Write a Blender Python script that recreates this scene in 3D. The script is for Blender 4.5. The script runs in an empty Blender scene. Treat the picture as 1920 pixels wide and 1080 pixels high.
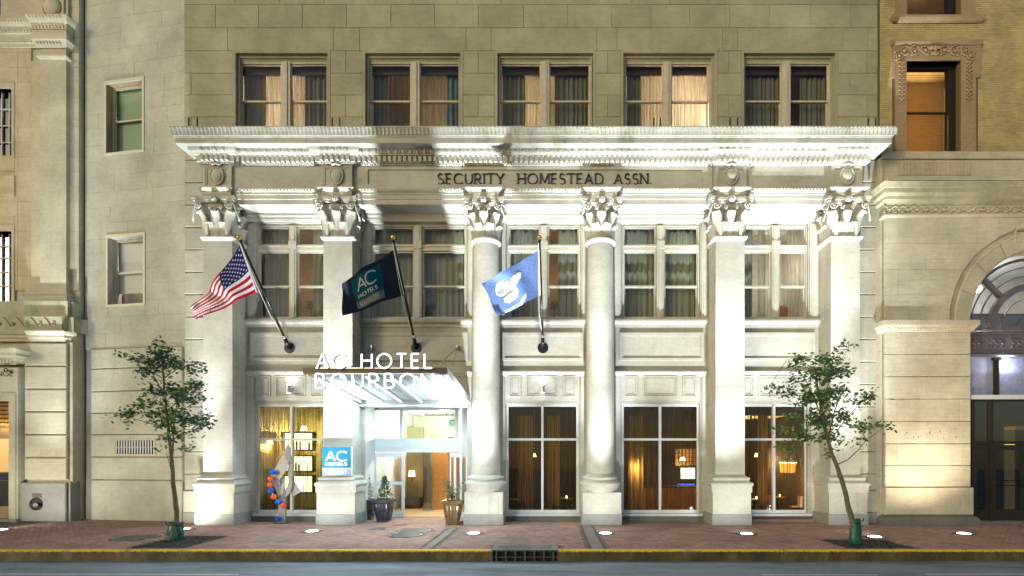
import bpy, math, random
from math import sin, cos, pi, radians, sqrt, atan2
from mathutils import Vector, Matrix
random.seed(7)
SC = bpy.context.scene
COL = SC.collection

# ---------------------------------------------------------------- camera, light, exposure
CX, CY, F, H = 1033.0, 850.0, 960.0, 2.78      # vanishing point of the photo (px), focal length (px), eye height (m)
cam = bpy.data.cameras.new('camera')
cam.lens, cam.sensor_width = 18.0, 36.0
cam.shift_x = (960 - CX) / 1920
cam.shift_y = (CY - 540) / 1920
cam.clip_end = 400
cam_o = bpy.data.objects.new('camera', cam)
cam_o.location = (0, 0, H)
cam_o.rotation_euler = (pi / 2, 0, 0)
COL.objects.link(cam_o)
SC.camera = cam_o

SUN_EL, SUN_AZ = radians(14), radians(-135)        # azimuth from +Y, clockwise; the street light comes from front left
world = bpy.data.worlds.new('World')
SC.world = world
world.use_nodes = True
wn, wl = world.node_tree.nodes, world.node_tree.links
sky = wn.new('ShaderNodeTexSky')
sky.sky_type = 'NISHITA'
sky.sun_disc = False
sky.sun_elevation = SUN_EL
sky.sun_rotation = SUN_AZ
sky.dust_density = 1.2
sky.air_density = 1.0
wl.new(sky.outputs[0], wn['Background'].inputs[0])
wn['Background'].inputs[1].default_value = 0.098
sl = bpy.data.lights.new('sun', 'SUN')
sl.energy = 0.54
sl.angle = radians(9)
sl.color = (1.0, 0.97, 0.60)
sun_o = bpy.data.objects.new('sun', sl)
d = Vector((-sin(SUN_AZ) * cos(SUN_EL), -cos(SUN_AZ) * cos(SUN_EL), -sin(SUN_EL)))   # direction of travel
sun_o.rotation_euler = d.to_track_quat('-Z', 'Y').to_euler()
sun_o.location = (-20, -20, 30)
COL.objects.link(sun_o)

SC.view_settings.view_transform = 'Standard'
SC.view_settings.look = 'None'
SC.view_settings.exposure = 0.5
SC.view_settings.gamma = 1.0
SC.view_settings.use_curve_mapping = False
SC.cycles.use_denoising = True
SC.cycles.max_bounces = 7
SC.cycles.diffuse_bounces = 4
SC.cycles.transparent_max_bounces = 12
SC.cycles.caustics_reflective = False
SC.cycles.caustics_refractive = False
SC.cycles.sample_clamp_indirect = 4.0

UPLIGHT_W = 14500.0
TUBE = 1.25

def XP(px, D): return (px - CX) * D / F
def ZP(py, D): return H + (CY - py) * D / F
def W(px, py, D): return Vector((XP(px, D), D, ZP(py, D)))

# ---------------------------------------------------------------- materials
def new_mat(name):
    m = bpy.data.materials.new(name)
    m.use_nodes = True
    nt = m.node_tree
    return m, nt.nodes, nt.links, nt.nodes['Principled BSDF']

def mixc(n, l, fac, a, b, mode='MIX'):
    x = n.new('ShaderNodeMix'); x.data_type = 'RGBA'; x.blend_type = mode
    for s, v in ((x.inputs[0], fac), (x.inputs[6], a), (x.inputs[7], b)):
        if hasattr(v, 'links') or hasattr(v, 'is_linked'): l.new(v, s)
        elif isinstance(v, (int, float)): s.default_value = v
        else: s.default_value = (*v, 1)
    return x.outputs[2]

def noise(n, l, pos, scale, stretch=(1, 1, 1), detail=4, rough=.6):
    mp = n.new('ShaderNodeMapping'); mp.inputs['Scale'].default_value = stretch
    l.new(pos, mp.inputs[0])
    t = n.new('ShaderNodeTexNoise'); t.inputs['Scale'].default_value = scale
    t.inputs['Detail'].default_value = detail; t.inputs['Roughness'].default_value = rough
    l.new(mp.outputs[0], t.inputs[0])
    return t.outputs[0]

def ramp(n, l, v, lo, hi, a=0.0, b=1.0):
    r = n.new('ShaderNodeMapRange')
    l.new(v, r.inputs[0])
    for i, x in enumerate((lo, hi, a, b)): r.inputs[i + 1].default_value = x
    return r.outputs[0]

def stone(name, base, dark=.72, light=1.12, vein=.5, rnd=.16, moss=None, dirt=.35, rough=.85, bump=.25, moss_amt=(.48, .72), stain=None):
    m, n, l, b = new_mat(name)
    pos = n.new('ShaderNodeNewGeometry').outputs['Position']
    big = noise(n, l, pos, .55, (1, 1, 1), 5, .62)
    ve = noise(n, l, pos, 1.6, (.7, .7, 9), 5, .65)
    fine = noise(n, l, pos, 15, (1, 1, 1), 5, .75)
    c = mixc(n, l, ramp(n, l, big, .3, .7), tuple(x * dark for x in base), tuple(x * light for x in base))
    vm = ramp(n, l, ve, .35, .75, 1 - .22 * vein, 1 + .1 * vein)
    c = mixc(n, l, 1.0, c, mixc(n, l, vm, (0, 0, 0), (1, 1, 1)), 'MULTIPLY')
    oi = n.new('ShaderNodeObjectInfo').outputs['Random']
    rr = ramp(n, l, oi, 0, 1, 1 - rnd, 1.0)
    c = mixc(n, l, 1.0, c, mixc(n, l, rr, (0, 0, 0), (1, 1, 1)), 'MULTIPLY')
    st = noise(n, l, pos, .9, (2.2, 2.2, .22), 6, .7)
    c = mixc(n, l, ramp(n, l, st, .56, .8, 0, dirt), c, (base[0] * .42, base[1] * .40, base[2] * .34))
    med = noise(n, l, pos, 4.5, (1, 1, 1.6), 6, .7)
    c = mixc(n, l, 1.0, c, mixc(n, l, ramp(n, l, med, .32, .68, .91, 1.05), (0, 0, 0), (1, 1, 1)), 'MULTIPLY')
    fr = ramp(n, l, fine, .32, .68, .85, 1.08)
    c = mixc(n, l, 1.0, c, mixc(n, l, fr, (0, 0, 0), (1, 1, 1)), 'MULTIPLY')
    if moss:
        mo = noise(n, l, pos, 1.0, (1.1, 1.1, .6), 8, .72)
        mo2 = noise(n, l, pos, 7.0, (3, 3, .35), 4, .7)
        f = n.new('ShaderNodeMath'); f.operation = 'MULTIPLY'
        l.new(ramp(n, l, mo, *moss_amt), f.inputs[0]); l.new(ramp(n, l, mo2, .3, .6, .25, 1), f.inputs[1])
        c = mixc(n, l, f.outputs[0], c, moss)
    if stain:
        s2 = noise(n, l, pos, .5, (1.5, 1.5, .35), 5, .6)
        c = mixc(n, l, ramp(n, l, s2, .48, .70, 0, .5), c, stain)
    l.new(c, b.inputs['Base Color'])
    b.inputs['Roughness'].default_value = rough
    bm = n.new('ShaderNodeBump'); bm.inputs['Strength'].default_value = bump; bm.inputs['Distance'].default_value = .01
    l.new(fine, bm.inputs['Height']); l.new(bm.outputs[0], b.inputs['Normal'])
    return m

def plain(name, col, rough=.5, metal=0.0, var=.12, scale=4.0, spec=.5, rnd=0.0):
    m, n, l, b = new_mat(name)
    pos = n.new('ShaderNodeNewGeometry').outputs['Position']
    t = noise(n, l, pos, scale, (1, 1, 1), 5, .65)
    c = mixc(n, l, ramp(n, l, t, .3, .7), tuple(x * (1 - var) for x in col), tuple(min(1, x * (1 + var)) for x in col))
    if rnd:
        oi = n.new('ShaderNodeObjectInfo').outputs['Random']
        c = mixc(n, l, 1.0, c, mixc(n, l, ramp(n, l, oi, 0, 1, 1 - rnd, 1), (0, 0, 0), (1, 1, 1)), 'MULTIPLY')
    l.new(c, b.inputs['Base Color'])
    l.new(ramp(n, l, t, .3, .7, max(.03, rough - .08), min(1, rough + .08)), b.inputs['Roughness'])
    b.inputs['Metallic'].default_value = metal
    b.inputs['Specular IOR Level'].default_value = spec
    return m

def emit(name, col, s):
    m, n, l, b = new_mat(name)
    b.inputs['Base Color'].default_value = (*[min(.8, c) for c in col], 1)
    b.inputs['Emission Color'].default_value = (*col, 1)
    b.inputs['Emission Strength'].default_value = s
    return m

def glassy(name, tint=(.87, .88, .84), refl=.10, rough=.02):
    m, n, l, b = new_mat(name)
    out = n['Material Output']
    n.remove(b)
    tr = n.new('ShaderNodeBsdfTransparent'); tr.inputs[0].default_value = (*tint, 1)
    gl = n.new('ShaderNodeBsdfGlossy'); gl.inputs['Roughness'].default_value = rough
    lw = n.new('ShaderNodeLayerWeight'); lw.inputs[0].default_value = .35
    mx = n.new('ShaderNodeMixShader')
    l.new(ramp(n, l, lw.outputs['Fresnel'], 0, 1, refl * .6, refl * 4), mx.inputs[0])
    l.new(tr.outputs[0], mx.inputs[1]); l.new(gl.outputs[0], mx.inputs[2]); l.new(mx.outputs[0], out.inputs[0])
    return m

def fabric(name, col, trans=.35, thin=0.0, stripes=0.0):
    m, n, l, b = new_mat(name)
    out = n['Material Output']
    pos = n.new('ShaderNodeNewGeometry').outputs['Position']
    t = noise(n, l, pos, 3.0, (14, 14, .12), 3, .6)
    c = mixc(n, l, ramp(n, l, t, .3, .7), tuple(x * .55 for x in col), tuple(x * 1.3 for x in col))
    df = n.new('ShaderNodeBsdfDiffuse'); l.new(c, df.inputs[0])
    tl = n.new('ShaderNodeBsdfTranslucent'); l.new(c, tl.inputs[0])
    mx = n.new('ShaderNodeMixShader'); mx.inputs[0].default_value = trans
    l.new(df.outputs[0], mx.inputs[1]); l.new(tl.outputs[0], mx.inputs[2])
    last = mx.outputs[0]
    if thin:
        tp = n.new('ShaderNodeBsdfTransparent')
        m2 = n.new('ShaderNodeMixShader'); 
        l.new(ramp(n, l, t, .40, .60, min(.95, thin + .3), max(0, thin - .5)), m2.inputs[0])
        l.new(last, m2.inputs[1]); l.new(tp.outputs[0], m2.inputs[2]); last = m2.outputs[0]
    l.new(last, out.inputs[0])
    n.remove(b)
    return m

def island_mat(name, cols, rough=.85, stain=None):
    m, n, l, b = new_mat(name)
    g = n.new('ShaderNodeNewGeometry')
    oi = n.new('ShaderNodeObjectInfo').outputs['Random']
    ad = n.new('ShaderNodeMath'); ad.operation = 'ADD'; l.new(g.outputs['Random Per Island'], ad.inputs[0]); l.new(oi, ad.inputs[1])
    fr = n.new('ShaderNodeMath'); fr.operation = 'FRACT'; l.new(ad.outputs[0], fr.inputs[0])
    cr = n.new('ShaderNodeValToRGB')
    for i, c in enumerate(cols):
        e = cr.color_ramp.elements[i] if i < 2 else cr.color_ramp.elements.new(i / (len(cols) - 1))
        e.position = i / (len(cols) - 1); e.color = (*c, 1)
    l.new(fr.outputs[0], cr.inputs[0])
    c = cr.outputs[0]
    t = noise(n, l, g.outputs['Position'], .7, (1, 1, 1), 6, .65)
    c = mixc(n, l, 1.0, c, mixc(n, l, ramp(n, l, t, .3, .7, .62, 1.15), (0, 0, 0), (1, 1, 1)), 'MULTIPLY')
    if stain:
        t2 = noise(n, l, g.outputs['Position'], 1.7, (1, 1, 1), 6, .7)
        c = mixc(n, l, ramp(n, l, t2, .55, .75, 0, .6), c, stain)
    f = noise(n, l, g.outputs['Position'], 40, (1, 1, 1), 3, .7)
    c = mixc(n, l, 1.0, c, mixc(n, l, ramp(n, l, f, .3, .7, .85, 1.1), (0, 0, 0), (1, 1, 1)), 'MULTIPLY')
    l.new(c, b.inputs['Base Color'])
    b.inputs['Roughness'].default_value = rough
    bm = n.new('ShaderNodeBump'); bm.inputs['Strength'].default_value = .3; bm.inputs['Distance'].default_value = .006
    l.new(f, bm.inputs['Height']); l.new(bm.outputs[0], b.inputs['Normal'])
    return m

STONE_C = (.50, .478, .405)
M = {}
M['stone'] = stone('hotel_limestone', STONE_C, vein=.25, dirt=.5)
M['stone_smooth'] = stone('hotel_carved_limestone', (.52, .50, .43), rnd=.05, vein=.3, dirt=.22)
M['stone_up_dim'] = stone('hotel_limestone_dimmed', (.455, .43, .305), rnd=.17, vein=.3, dirt=.3)  # same limestone, street light fading upwards put into a darker, yellower colour
M['joint'] = stone('mortar', (.33, .30, .23), rnd=0, vein=0)
M['mossy'] = stone('mossy_limestone', (.48, .47, .41), rnd=.02, moss=(.075, .11, .03), dirt=.25, moss_amt=(.50, .72))
M['mossy_light'] = stone('stained_limestone', (.52, .51, .45), rnd=.02, moss=(.14, .20, .06), dirt=.2, moss_amt=(.46, .72))
M['granite'] = stone('grey_granite', (.30, .30, .275), rnd=.1, vein=.1, dirt=.3, bump=.4)
M['granite_dark'] = stone('dark_granite', (.17, .17, .15), rnd=.1, vein=.2, dirt=.4)
M['red_base'] = stone('red_granite', (.16, .065, .04), rnd=.0, vein=.2, dirt=.4)
M['bank'] = stone('bank_limestone', (.58, .535, .41), rnd=.1, vein=.3, stain=None, moss=(.30, .30, .12), moss_amt=(.55, .8))
M['bank_stain'] = stone('bank_ochre_limestone', (.58, .51, .34), rnd=.1, vein=.3, stain=(.42, .27, .09))
M['bank_moss'] = stone('bank_mossy_limestone', (.50, .46, .34), rnd=.05, vein=.3, moss=(.17, .22, .04), moss_amt=(.47, .68))
M['annex'] = stone('annex_limestone', (.49, .48, .40), rnd=.06, vein=.2, dirt=.4)
M['right'] = stone('ashlar_limestone', (.63, .575, .45), rnd=.12, vein=.6, dirt=.3)
M['right_moss'] = stone('ashlar_mossy_limestone', (.47, .43, .30), rnd=.02, vein=.4, moss=(.17, .19, .05), moss_amt=(.45, .7))
M['terra'] = stone('brown_stone', (.40, .285, .165), rnd=.05, vein=.3, dirt=.5)
M['brickwall'] = island_mat('yellow_painted_brick', [(.50, .41, .18), (.56, .465, .21), (.53, .44, .22), (.46, .37, .15)], .7)
M['brickjoint'] = plain('brick_joint', (.13, .10, .045), .9)
M['paver'] = island_mat('sidewalk_brick', [(.29, .155, .11), (.345, .19, .14), (.23, .13, .095), (.32, .19, .145), (.38, .235, .175)], .8, stain=(.12, .085, .062))
M['paver_joint'] = plain('paver_sand', (.09, .07, .055), .95)
M['concrete'] = stone('concrete', (.26, .25, .22), rnd=.05, vein=.1, dirt=.4)
M['pavement_slab'] = stone('paving_slab_stone', (.22, .17, .14), rnd=.1, vein=.1, dirt=.4)
M['asphalt'] = None
M['canopy_panel'] = plain('pale_blue_panel', (.40, .47, .51), .45, var=.05)
M['white'] = plain('white_frame_paint', (.56, .585, .60), .35, var=.05)
M['tan_frame'] = plain('tan_window_frame', (.50, .46, .36), .5, var=.15)
M['grey_frame'] = plain('pale_grey_frame', (.45, .43, .36), .5, var=.1)
M['dark_frame'] = plain('dark_bronze_frame', (.035, .03, .026), .35, .5)
M['purple_metal'] = plain('aged_purple_metal', (.20, .17, .185), .38, .6, var=.25)
M['black'] = plain('black_metal', (.012, .012, .014), .3, .3)
M['dark'] = plain('dark_void', (.01, .01, .01), .9)
M['chrome'] = plain('brushed_steel', (.55, .56, .58), .25, 1.0)
M['brown_fascia'] = plain('bronze_fascia', (.085, .068, .058), .4, .4)
M['gold'] = plain('gold_finial', (.85, .55, .12), .2, 1.0)
M['glass'] = glassy('window_glass', refl=.045)
M['glass_clear'] = glassy('door_glass', (.80, .92, .92), .11)
M['glass_dark'] = glassy('dark_glass', (.25, .27, .30), .16)
M['curtain'] = fabric('grey_curtain', (.29, .295, .235), .06)
M['curtain_dark'] = fabric('charcoal_curtain', (.19, .195, .155), .06)
M['curtain_blue'] = fabric('blue_grey_curtain', (.16, .23, .26), .06)
M['sheer'] = fabric('beige_sheer', (.52, .475, .37), .6, .46)
M['sheer_brown'] = fabric('brown_sheer', (.085, .066, .045), .45, .66)
M['drape_amber'] = fabric('amber_drape', (.50, .33, .14), .5)
M['teal'] = plain('teal_sign_face', (.003, .105, .21), .35, var=.04)
M['lavender'] = plain('grey_blue_sign_band', (.24, .29, .46), .4, var=.04)
M['sign_white'] = plain('sign_white', (.82, .83, .83), .4, var=.03)
M['letter_dark'] = plain('bronze_letter', (.030, .032, .026), .5, .3, var=.3)
M['letter_glow'] = emit('glowing_letter', (.95, .98, 1.0), 1.2)
M['letter_side'] = plain('letter_return', (.16, .17, .19), .4, .3)
M['tube'] = emit('light_tube', (.78, .92, 1.0), TUBE)
M['lens'] = emit('uplight_lens', (1.0, .98, .9), 14)
M['lens_warm'] = emit('warm_uplight_lens', (1.0, .78, .5), 12)
M['lamp_white'] = emit('lamp_white', (.95, .98, 1.0), 16)
M['lamp_warm'] = emit('lamp_warm', (1.0, .66, .28), 5)
M['lamp_amber'] = emit('lamp_amber', (1.0, .42, .06), 1.3)
M['panel_yellow'] = emit('lit_ceiling', (1.0, .68, .18), 1.1)
M['shelf_glow'] = emit('backlit_panel', (1.0, .95, .55), 2.4)
M['tv'] = emit('tv_screen', (.62, .85, .86), 1.4)
M['blue_glow'] = emit('blue_led', (.05, .12, 1.0), 2.5)
M['exit'] = emit('exit_sign', (.1, .9, .45), 1.6)
M['room'] = plain('room_wall', (.56, .51, .42), .8)
M['room_white'] = plain('room_white_wall', (.72, .68, .62), .8)
M['room_dark'] = plain('restaurant_wall', (.065, .045, .028), .7)
M['wood'] = plain('orange_wood', (.52, .22, .05), .5, var=.3, scale=9)
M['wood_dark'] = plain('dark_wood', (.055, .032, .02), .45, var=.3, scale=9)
M['olive'] = plain('olive_panel', (.22, .205, .10), .5)
M['floor_warm'] = plain('lobby_floor', (.42, .28, .14), .4)
M['blind'] = fabric('amber_blind', (.50, .33, .11), .45)
M['green_shade'] = plain('green_roller_blind', (.27, .40, .26), .7, var=.06)
M['white_shade'] = plain('white_roller_blind', (.66, .66, .70), .7, var=.05)
M['frost'] = None
M['ball_blue'] = plain('blue_gloss', (.01, .09, .62), .12, var=.05)
M['ball_orange'] = plain('orange_gloss', (.72, .10, .02), .12, var=.05)
M['alu'] = plain('scuffed_aluminium', (.27, .27, .275), .5, .45, var=.35, scale=14)
M['pot_dark'] = plain('grey_glazed_pot', (.055, .055, .07), .3, .2)
M['pot_bronze'] = plain('bronze_pot', (.20, .145, .075), .32, .5)
M['bag'] = plain('green_watering_bag', (.006, .085, .055), .35, var=.3, scale=7)
M['mulch'] = plain('dark_mulch', (.022, .018, .014), .95, var=.6, scale=30)
M['bark'] = plain('tree_bark', (.13, .105, .075), .9, var=.45, scale=16)
M['iron'] = plain('cast_iron', (.10, .105, .10), .5, .6, var=.3, scale=20)
M['line'] = plain('road_paint', (.62, .63, .60), .7, var=.2, scale=12)
M['leaf'] = island_mat('leaf_green', [(.045, .12, .03), (.08, .18, .04), (.11, .22, .055), (.04, .14, .075), (.19, .28, .12)], .45)
M['leaf_teal'] = island_mat('shrub_green', [(.03, .09, .035), (.05, .13, .045), (.03, .10, .06), (.08, .17, .05)], .5)
M['flag_blue'] = fabric('flag_blue', (.14, .215, .45), .45)
M['flag_white'] = fabric('flag_white', (.80, .79, .80), .4)
M['flag_red'] = fabric('flag_red', (.52, .018, .03), .4)
M['flag_navy'] = fabric('flag_navy', (.035, .028, .115), .4)
M['flag_charcoal'] = fabric('flag_charcoal', (.022, .030, .055), .3)
M['flag_teal'] = fabric('flag_teal', (.008, .115, .19), .3)
M['flag_grey'] = fabric('flag_grey', (.16, .24, .30), .3)
M['flag_cream'] = fabric('flag_cream', (.60, .53, .33), .3)
M['flag_emblem'] = fabric('flag_emblem_white', (.62, .62, .62), .3)
def special():
    m, n, l, b = new_mat('asphalt')
    pos = n.new('ShaderNodeNewGeometry').outputs['Position']
    f = noise(n, l, pos, 55, (1, 1, 1), 3, .8); g = noise(n, l, pos, .8, (.5, 2.2, 1), 6, .7)
    c = mixc(n, l, ramp(n, l, f, .40, .64), (.065, .077, .087), (.36, .41, .45))
    c = mixc(n, l, 1.0, c, mixc(n, l, ramp(n, l, g, .35, .65, .5, 1.25), (0, 0, 0), (1, 1, 1)), 'MULTIPLY')
    l.new(c, b.inputs['Base Color']); b.inputs['Roughness'].default_value = .75
    bm = n.new('ShaderNodeBump'); bm.inputs['Strength'].default_value = .6; bm.inputs['Distance'].default_value = .01
    l.new(f, bm.inputs['Height']); l.new(bm.outputs[0], b.inputs['Normal'])
    M['asphalt'] = m
    m, n, l, b = new_mat('curb_yellow')
    g = n.new('ShaderNodeNewGeometry'); pos = g.outputs['Position']
    sx = n.new('ShaderNodeSeparateXYZ'); l.new(pos, sx.inputs[0])
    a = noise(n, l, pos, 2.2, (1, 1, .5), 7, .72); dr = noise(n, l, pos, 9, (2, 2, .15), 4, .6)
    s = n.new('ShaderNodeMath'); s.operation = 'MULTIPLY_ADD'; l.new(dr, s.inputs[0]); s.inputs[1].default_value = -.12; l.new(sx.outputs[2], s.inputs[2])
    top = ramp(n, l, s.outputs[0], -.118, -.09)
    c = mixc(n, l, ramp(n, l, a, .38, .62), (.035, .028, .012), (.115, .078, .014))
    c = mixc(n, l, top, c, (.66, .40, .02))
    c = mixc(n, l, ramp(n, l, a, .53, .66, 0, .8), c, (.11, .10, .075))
    l.new(c, b.inputs['Base Color']); b.inputs['Roughness'].default_value = .7
    M['curb'] = m
    m, n, l, b = new_mat('frosted_lit_glass')
    pos = n.new('ShaderNodeNewGeometry').outputs['Position']
    f = noise(n, l, pos, 6, (1, 1, 1), 8, .8)
    l.new(mixc(n, l, ramp(n, l, f, .35, .65), (.30, .33, .55), (.62, .65, .85)), b.inputs['Base Color'])
    b.inputs['Transmission Weight'].default_value = .55; b.inputs['Roughness'].default_value = .45
    M['frost'] = m
special()

# ---------------------------------------------------------------- mesh building
class MB:
    def __init__(s): s.v = []; s.f = []
    def add(s, vs, fs):
        k = len(s.v); s.v += [tuple(p) for p in vs]; s.f += [tuple(i + k for i in f) for f in fs]; return s
    def box(s, x0, x1, y0, y1, z0, z1):
        return s.add([(x0, y0, z0), (x1, y0, z0), (x1, y1, z0), (x0, y1, z0), (x0, y0, z1), (x1, y0, z1), (x1, y1, z1), (x0, y1, z1)],
                     [(3, 2, 1, 0), (4, 5, 6, 7), (0, 1, 5, 4), (1, 2, 6, 5), (2, 3, 7, 6), (3, 0, 4, 7)])
    def block(s, x0, x1, z0, z1, y, dep=.1, c=.02):
        "ashlar block facing -Y with chamfered front edges"
        a = [(x0 + c, y, z0 + c), (x1 - c, y, z0 + c), (x1 - c, y, z1 - c), (x0 + c, y, z1 - c)]
        b = [(x0, y + c, z0), (x1, y + c, z0), (x1, y + c, z1), (x0, y + c, z1)]
        e = [(p[0], y + dep, p[2]) for p in b]
        fs = [(0, 1, 2, 3)]
        for o in (0, 4):
            for i in range(4): j = (i + 1) % 4; fs.append((o + 4 + i, o + 4 + j, o + j, o + i))
        fs.append((11, 10, 9, 8))
        return s.add(a + b + e, fs)
    def ring(s, o, i, y0, y1):
        "rectangular frame: o and i are (x0, x1, z0, z1)"
        def q(r, y): return [(r[0], y, r[2]), (r[1], y, r[2]), (r[1], y, r[3]), (r[0], y, r[3])]
        vs = q(o, y0) + q(i, y0) + q(o, y1) + q(i, y1); fs = []
        for k in range(4):
            j = (k + 1) % 4
            fs += [(k, j, 4 + j, 4 + k), (8 + j, 8 + k, 12 + k, 12 + j), (4 + k, 4 + j, 12 + j, 12 + k), (j, k, 8 + k, 8 + j)]
        return s.add(vs, fs)
    def splay(s, o, i, y0, y1):
        "four sloping faces from rectangle o at y0 to rectangle i at y1"
        def q(r, y): return [(r[0], y, r[2]), (r[1], y, r[2]), (r[1], y, r[3]), (r[0], y, r[3])]
        return s.add(q(o, y0) + q(i, y1), [(k, (k + 1) % 4, 4 + (k + 1) % 4, 4 + k) for k in range(4)])
    def prism(s, poly, y0, y1):
        n = len(poly)
        vs = [(p[0], y0, p[1]) for p in poly] + [(p[0], y1, p[1]) for p in poly]
        fs = [tuple(range(n)), tuple(range(2 * n - 1, n - 1, -1))]
        fs += [(i + n, (i + 1) % n + n, (i + 1) % n, i) for i in range(n)]
        return s.add(vs, fs)
    def slab(s, poly, z0, z1):
        n = len(poly)
        vs = [(p[0], p[1], z0) for p in poly] + [(p[0], p[1], z1) for p in poly]
        fs = [tuple(range(n - 1, -1, -1)), tuple(range(n, 2 * n))]
        fs += [(i, (i + 1) % n, (i + 1) % n + n, i + n) for i in range(n)]
        return s.add(vs, fs)
    def lathe(s, prof, c, n=24, a0=0, a1=2 * pi, sx=1, sy=1, cap=True):
        full = abs(a1 - a0 - 2 * pi) < 1e-6
        m = n if full else n + 1
        vs = []
        for r, z in prof:
            for k in range(m):
                a = a0 + (a1 - a0) * k / n
                vs.append((c[0] + r * cos(a) * sx, c[1] + r * sin(a) * sy, c[2] + z))
        fs = []
        for j in range(len(prof) - 1):
            for k in range(n):
                q = (k + 1) % m if full else k + 1
                fs.append((j * m + k, j * m + q, (j + 1) * m + q, (j + 1) * m + k))
        if full and cap:
            fs.append(tuple(range(m - 1, -1, -1))); fs.append(tuple((len(prof) - 1) * m + k for k in range(m)))
        return s.add(vs, fs)
    def ball(s, c, r, n=14, m=9, sx=1, sy=1, sz=1):
        return s.lathe([(max(1e-4, r * sin(pi * j / m)), -r * sz * cos(pi * j / m)) for j in range(m + 1)], c, n, sx=sx, sy=sy)
    def tube(s, pts, r, n=8, r2=None):
        pts = [Vector(p) for p in pts]; K = len(pts); vs = []
        up = None
        for i, p in enumerate(pts):
            t = (pts[min(i + 1, K - 1)] - pts[max(i - 1, 0)]).normalized()
            if up is None: up = t.orthogonal().normalized()
            u = (up - t * up.dot(t)); u = u.normalized() if u.length > 1e-5 else t.orthogonal().normalized()
            up = u; w = t.cross(u)
            rr = (r[i] if isinstance(r, (list, tuple)) else r if r2 is None else r + (r2 - r) * i / (K - 1))
            for k in range(n):
                a = 2 * pi * k / n; vs.append(p + u * (rr * cos(a)) + w * (rr * sin(a)))
        fs = [(i * n + k, i * n + (k + 1) % n, (i + 1) * n + (k + 1) % n, (i + 1) * n + k) for i in range(K - 1) for k in range(n)]
        fs += [tuple(range(n - 1, -1, -1)), tuple((K - 1) * n + k for k in range(n))]
        return s.add(vs, fs)
    def bar(s, a, b, w, h):
        "rectangular bar from a to b"
        a, b = Vector(a), Vector(b); t = (b - a).normalized()
        u = t.cross(Vector((0, 0, 1))); u = u.normalized() if u.length > 1e-3 else Vector((1, 0, 0)); v = u.cross(t)
        vs = [p + u * sx * w / 2 + v * sz * h / 2 for p in (a, b) for sx, sz in ((-1, -1), (1, -1), (1, 1), (-1, 1))]
        return s.add(vs, [(0, 1, 2, 3), (7, 6, 5, 4), (0, 4, 5, 1), (1, 5, 6, 2), (2, 6, 7, 3), (3, 7, 4, 0)])
    def sweep(s, prof, path):
        "profile (outward, z) along a plan path, mitred; outward is to the right of travel"
        K = len(path); P = [Vector((p[0], p[1])) for p in path]; offs = []
        for i in range(K):
            d0 = (P[i] - P[i - 1]).normalized() if i else None
            d1 = (P[i + 1] - P[i]).normalized() if i < K - 1 else None
            n0 = Vector((d0.y, -d0.x)) if d0 else None; n1 = Vector((d1.y, -d1.x)) if d1 else None
            if n0 is None: o = n1
            elif n1 is None: o = n0
            else: o = (n0 + n1) / max(.2, 1 + n0.dot(n1))
            offs.append(o)
        m = len(prof); vs = []
        for i in range(K):
            for q, z in prof: vs.append((P[i].x + offs[i].x * q, P[i].y + offs[i].y * q, z))
        fs = [(i * m + j, (i + 1) * m + j, (i + 1) * m + j + 1, i * m + j + 1) for i in range(K - 1) for j in range(m - 1)]
        fs += [tuple(range(m)), tuple((K - 1) * m + j for j in range(m - 1, -1, -1))]
        return s.add(vs, fs)
    def mesh(s, name, smooth=False):
        me = bpy.data.meshes.new(name); me.from_pydata(s.v, [], s.f); me.update()
        if smooth:
            me.polygons.foreach_set('use_smooth', [True] * len(me.polygons))
        return me

def fixn(me):
    import bmesh
    bm = bmesh.new(); bm.from_mesh(me); bmesh.ops.recalc_face_normals(bm, faces=bm.faces); bm.to_mesh(me); bm.free()

def obj(name, mb, mat, parent=None, label=None, kind=None, smooth=False, fix=False):
    me = mb.mesh(name, smooth) if isinstance(mb, MB) else mb
    if fix: fixn(me)
    mats = mat if isinstance(mat, (list, tuple)) else [mat]
    if not me.materials:
        for x in mats: me.materials.append(M[x] if isinstance(x, str) else x)
    o = bpy.data.objects.new(name, me); COL.objects.link(o)
    if parent is not None:
        o.parent = parent
        o.matrix_parent_inverse = Matrix.Translation(-world_loc(parent))
    if label: o['label'] = label
    if kind: o['kind'] = kind
    return o
def world_loc(o):
    v = Vector(o.location)
    # parts are built in world coordinates: only Empties and moved parts carry a location
    p = o.parent
    if p is not None: v = Vector(o.get('wl', (0, 0, 0)))
    return v
def inst(name, me, parent, loc, rot=None, scale=None, kind=None):
    "a copy that shares mesh data, placed in world coordinates"
    o = bpy.data.objects.new(name, me); COL.objects.link(o); o.location = loc
    if rot: o.rotation_euler = rot
    if scale: o.scale = scale
    if parent is not None:
        o.parent = parent; o.matrix_parent_inverse = Matrix.Translation(-world_loc(parent))
    o['wl'] = tuple(loc)
    if kind: o['kind'] = kind
    return o
def tag(o, label, cat, group=None):
    o['label'] = label; o['category'] = cat
    if group: o['group'] = group
    return o
def thing(name, label, cat, loc, group=None):
    o = bpy.data.objects.new(name, None); COL.objects.link(o); o.location = loc; o.empty_display_size = .2
    return tag(o, label, cat, group)
def struct(name, mb, mat, kind='structure', **k):
    return obj(name, mb, mat, kind=kind, **k)
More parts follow.
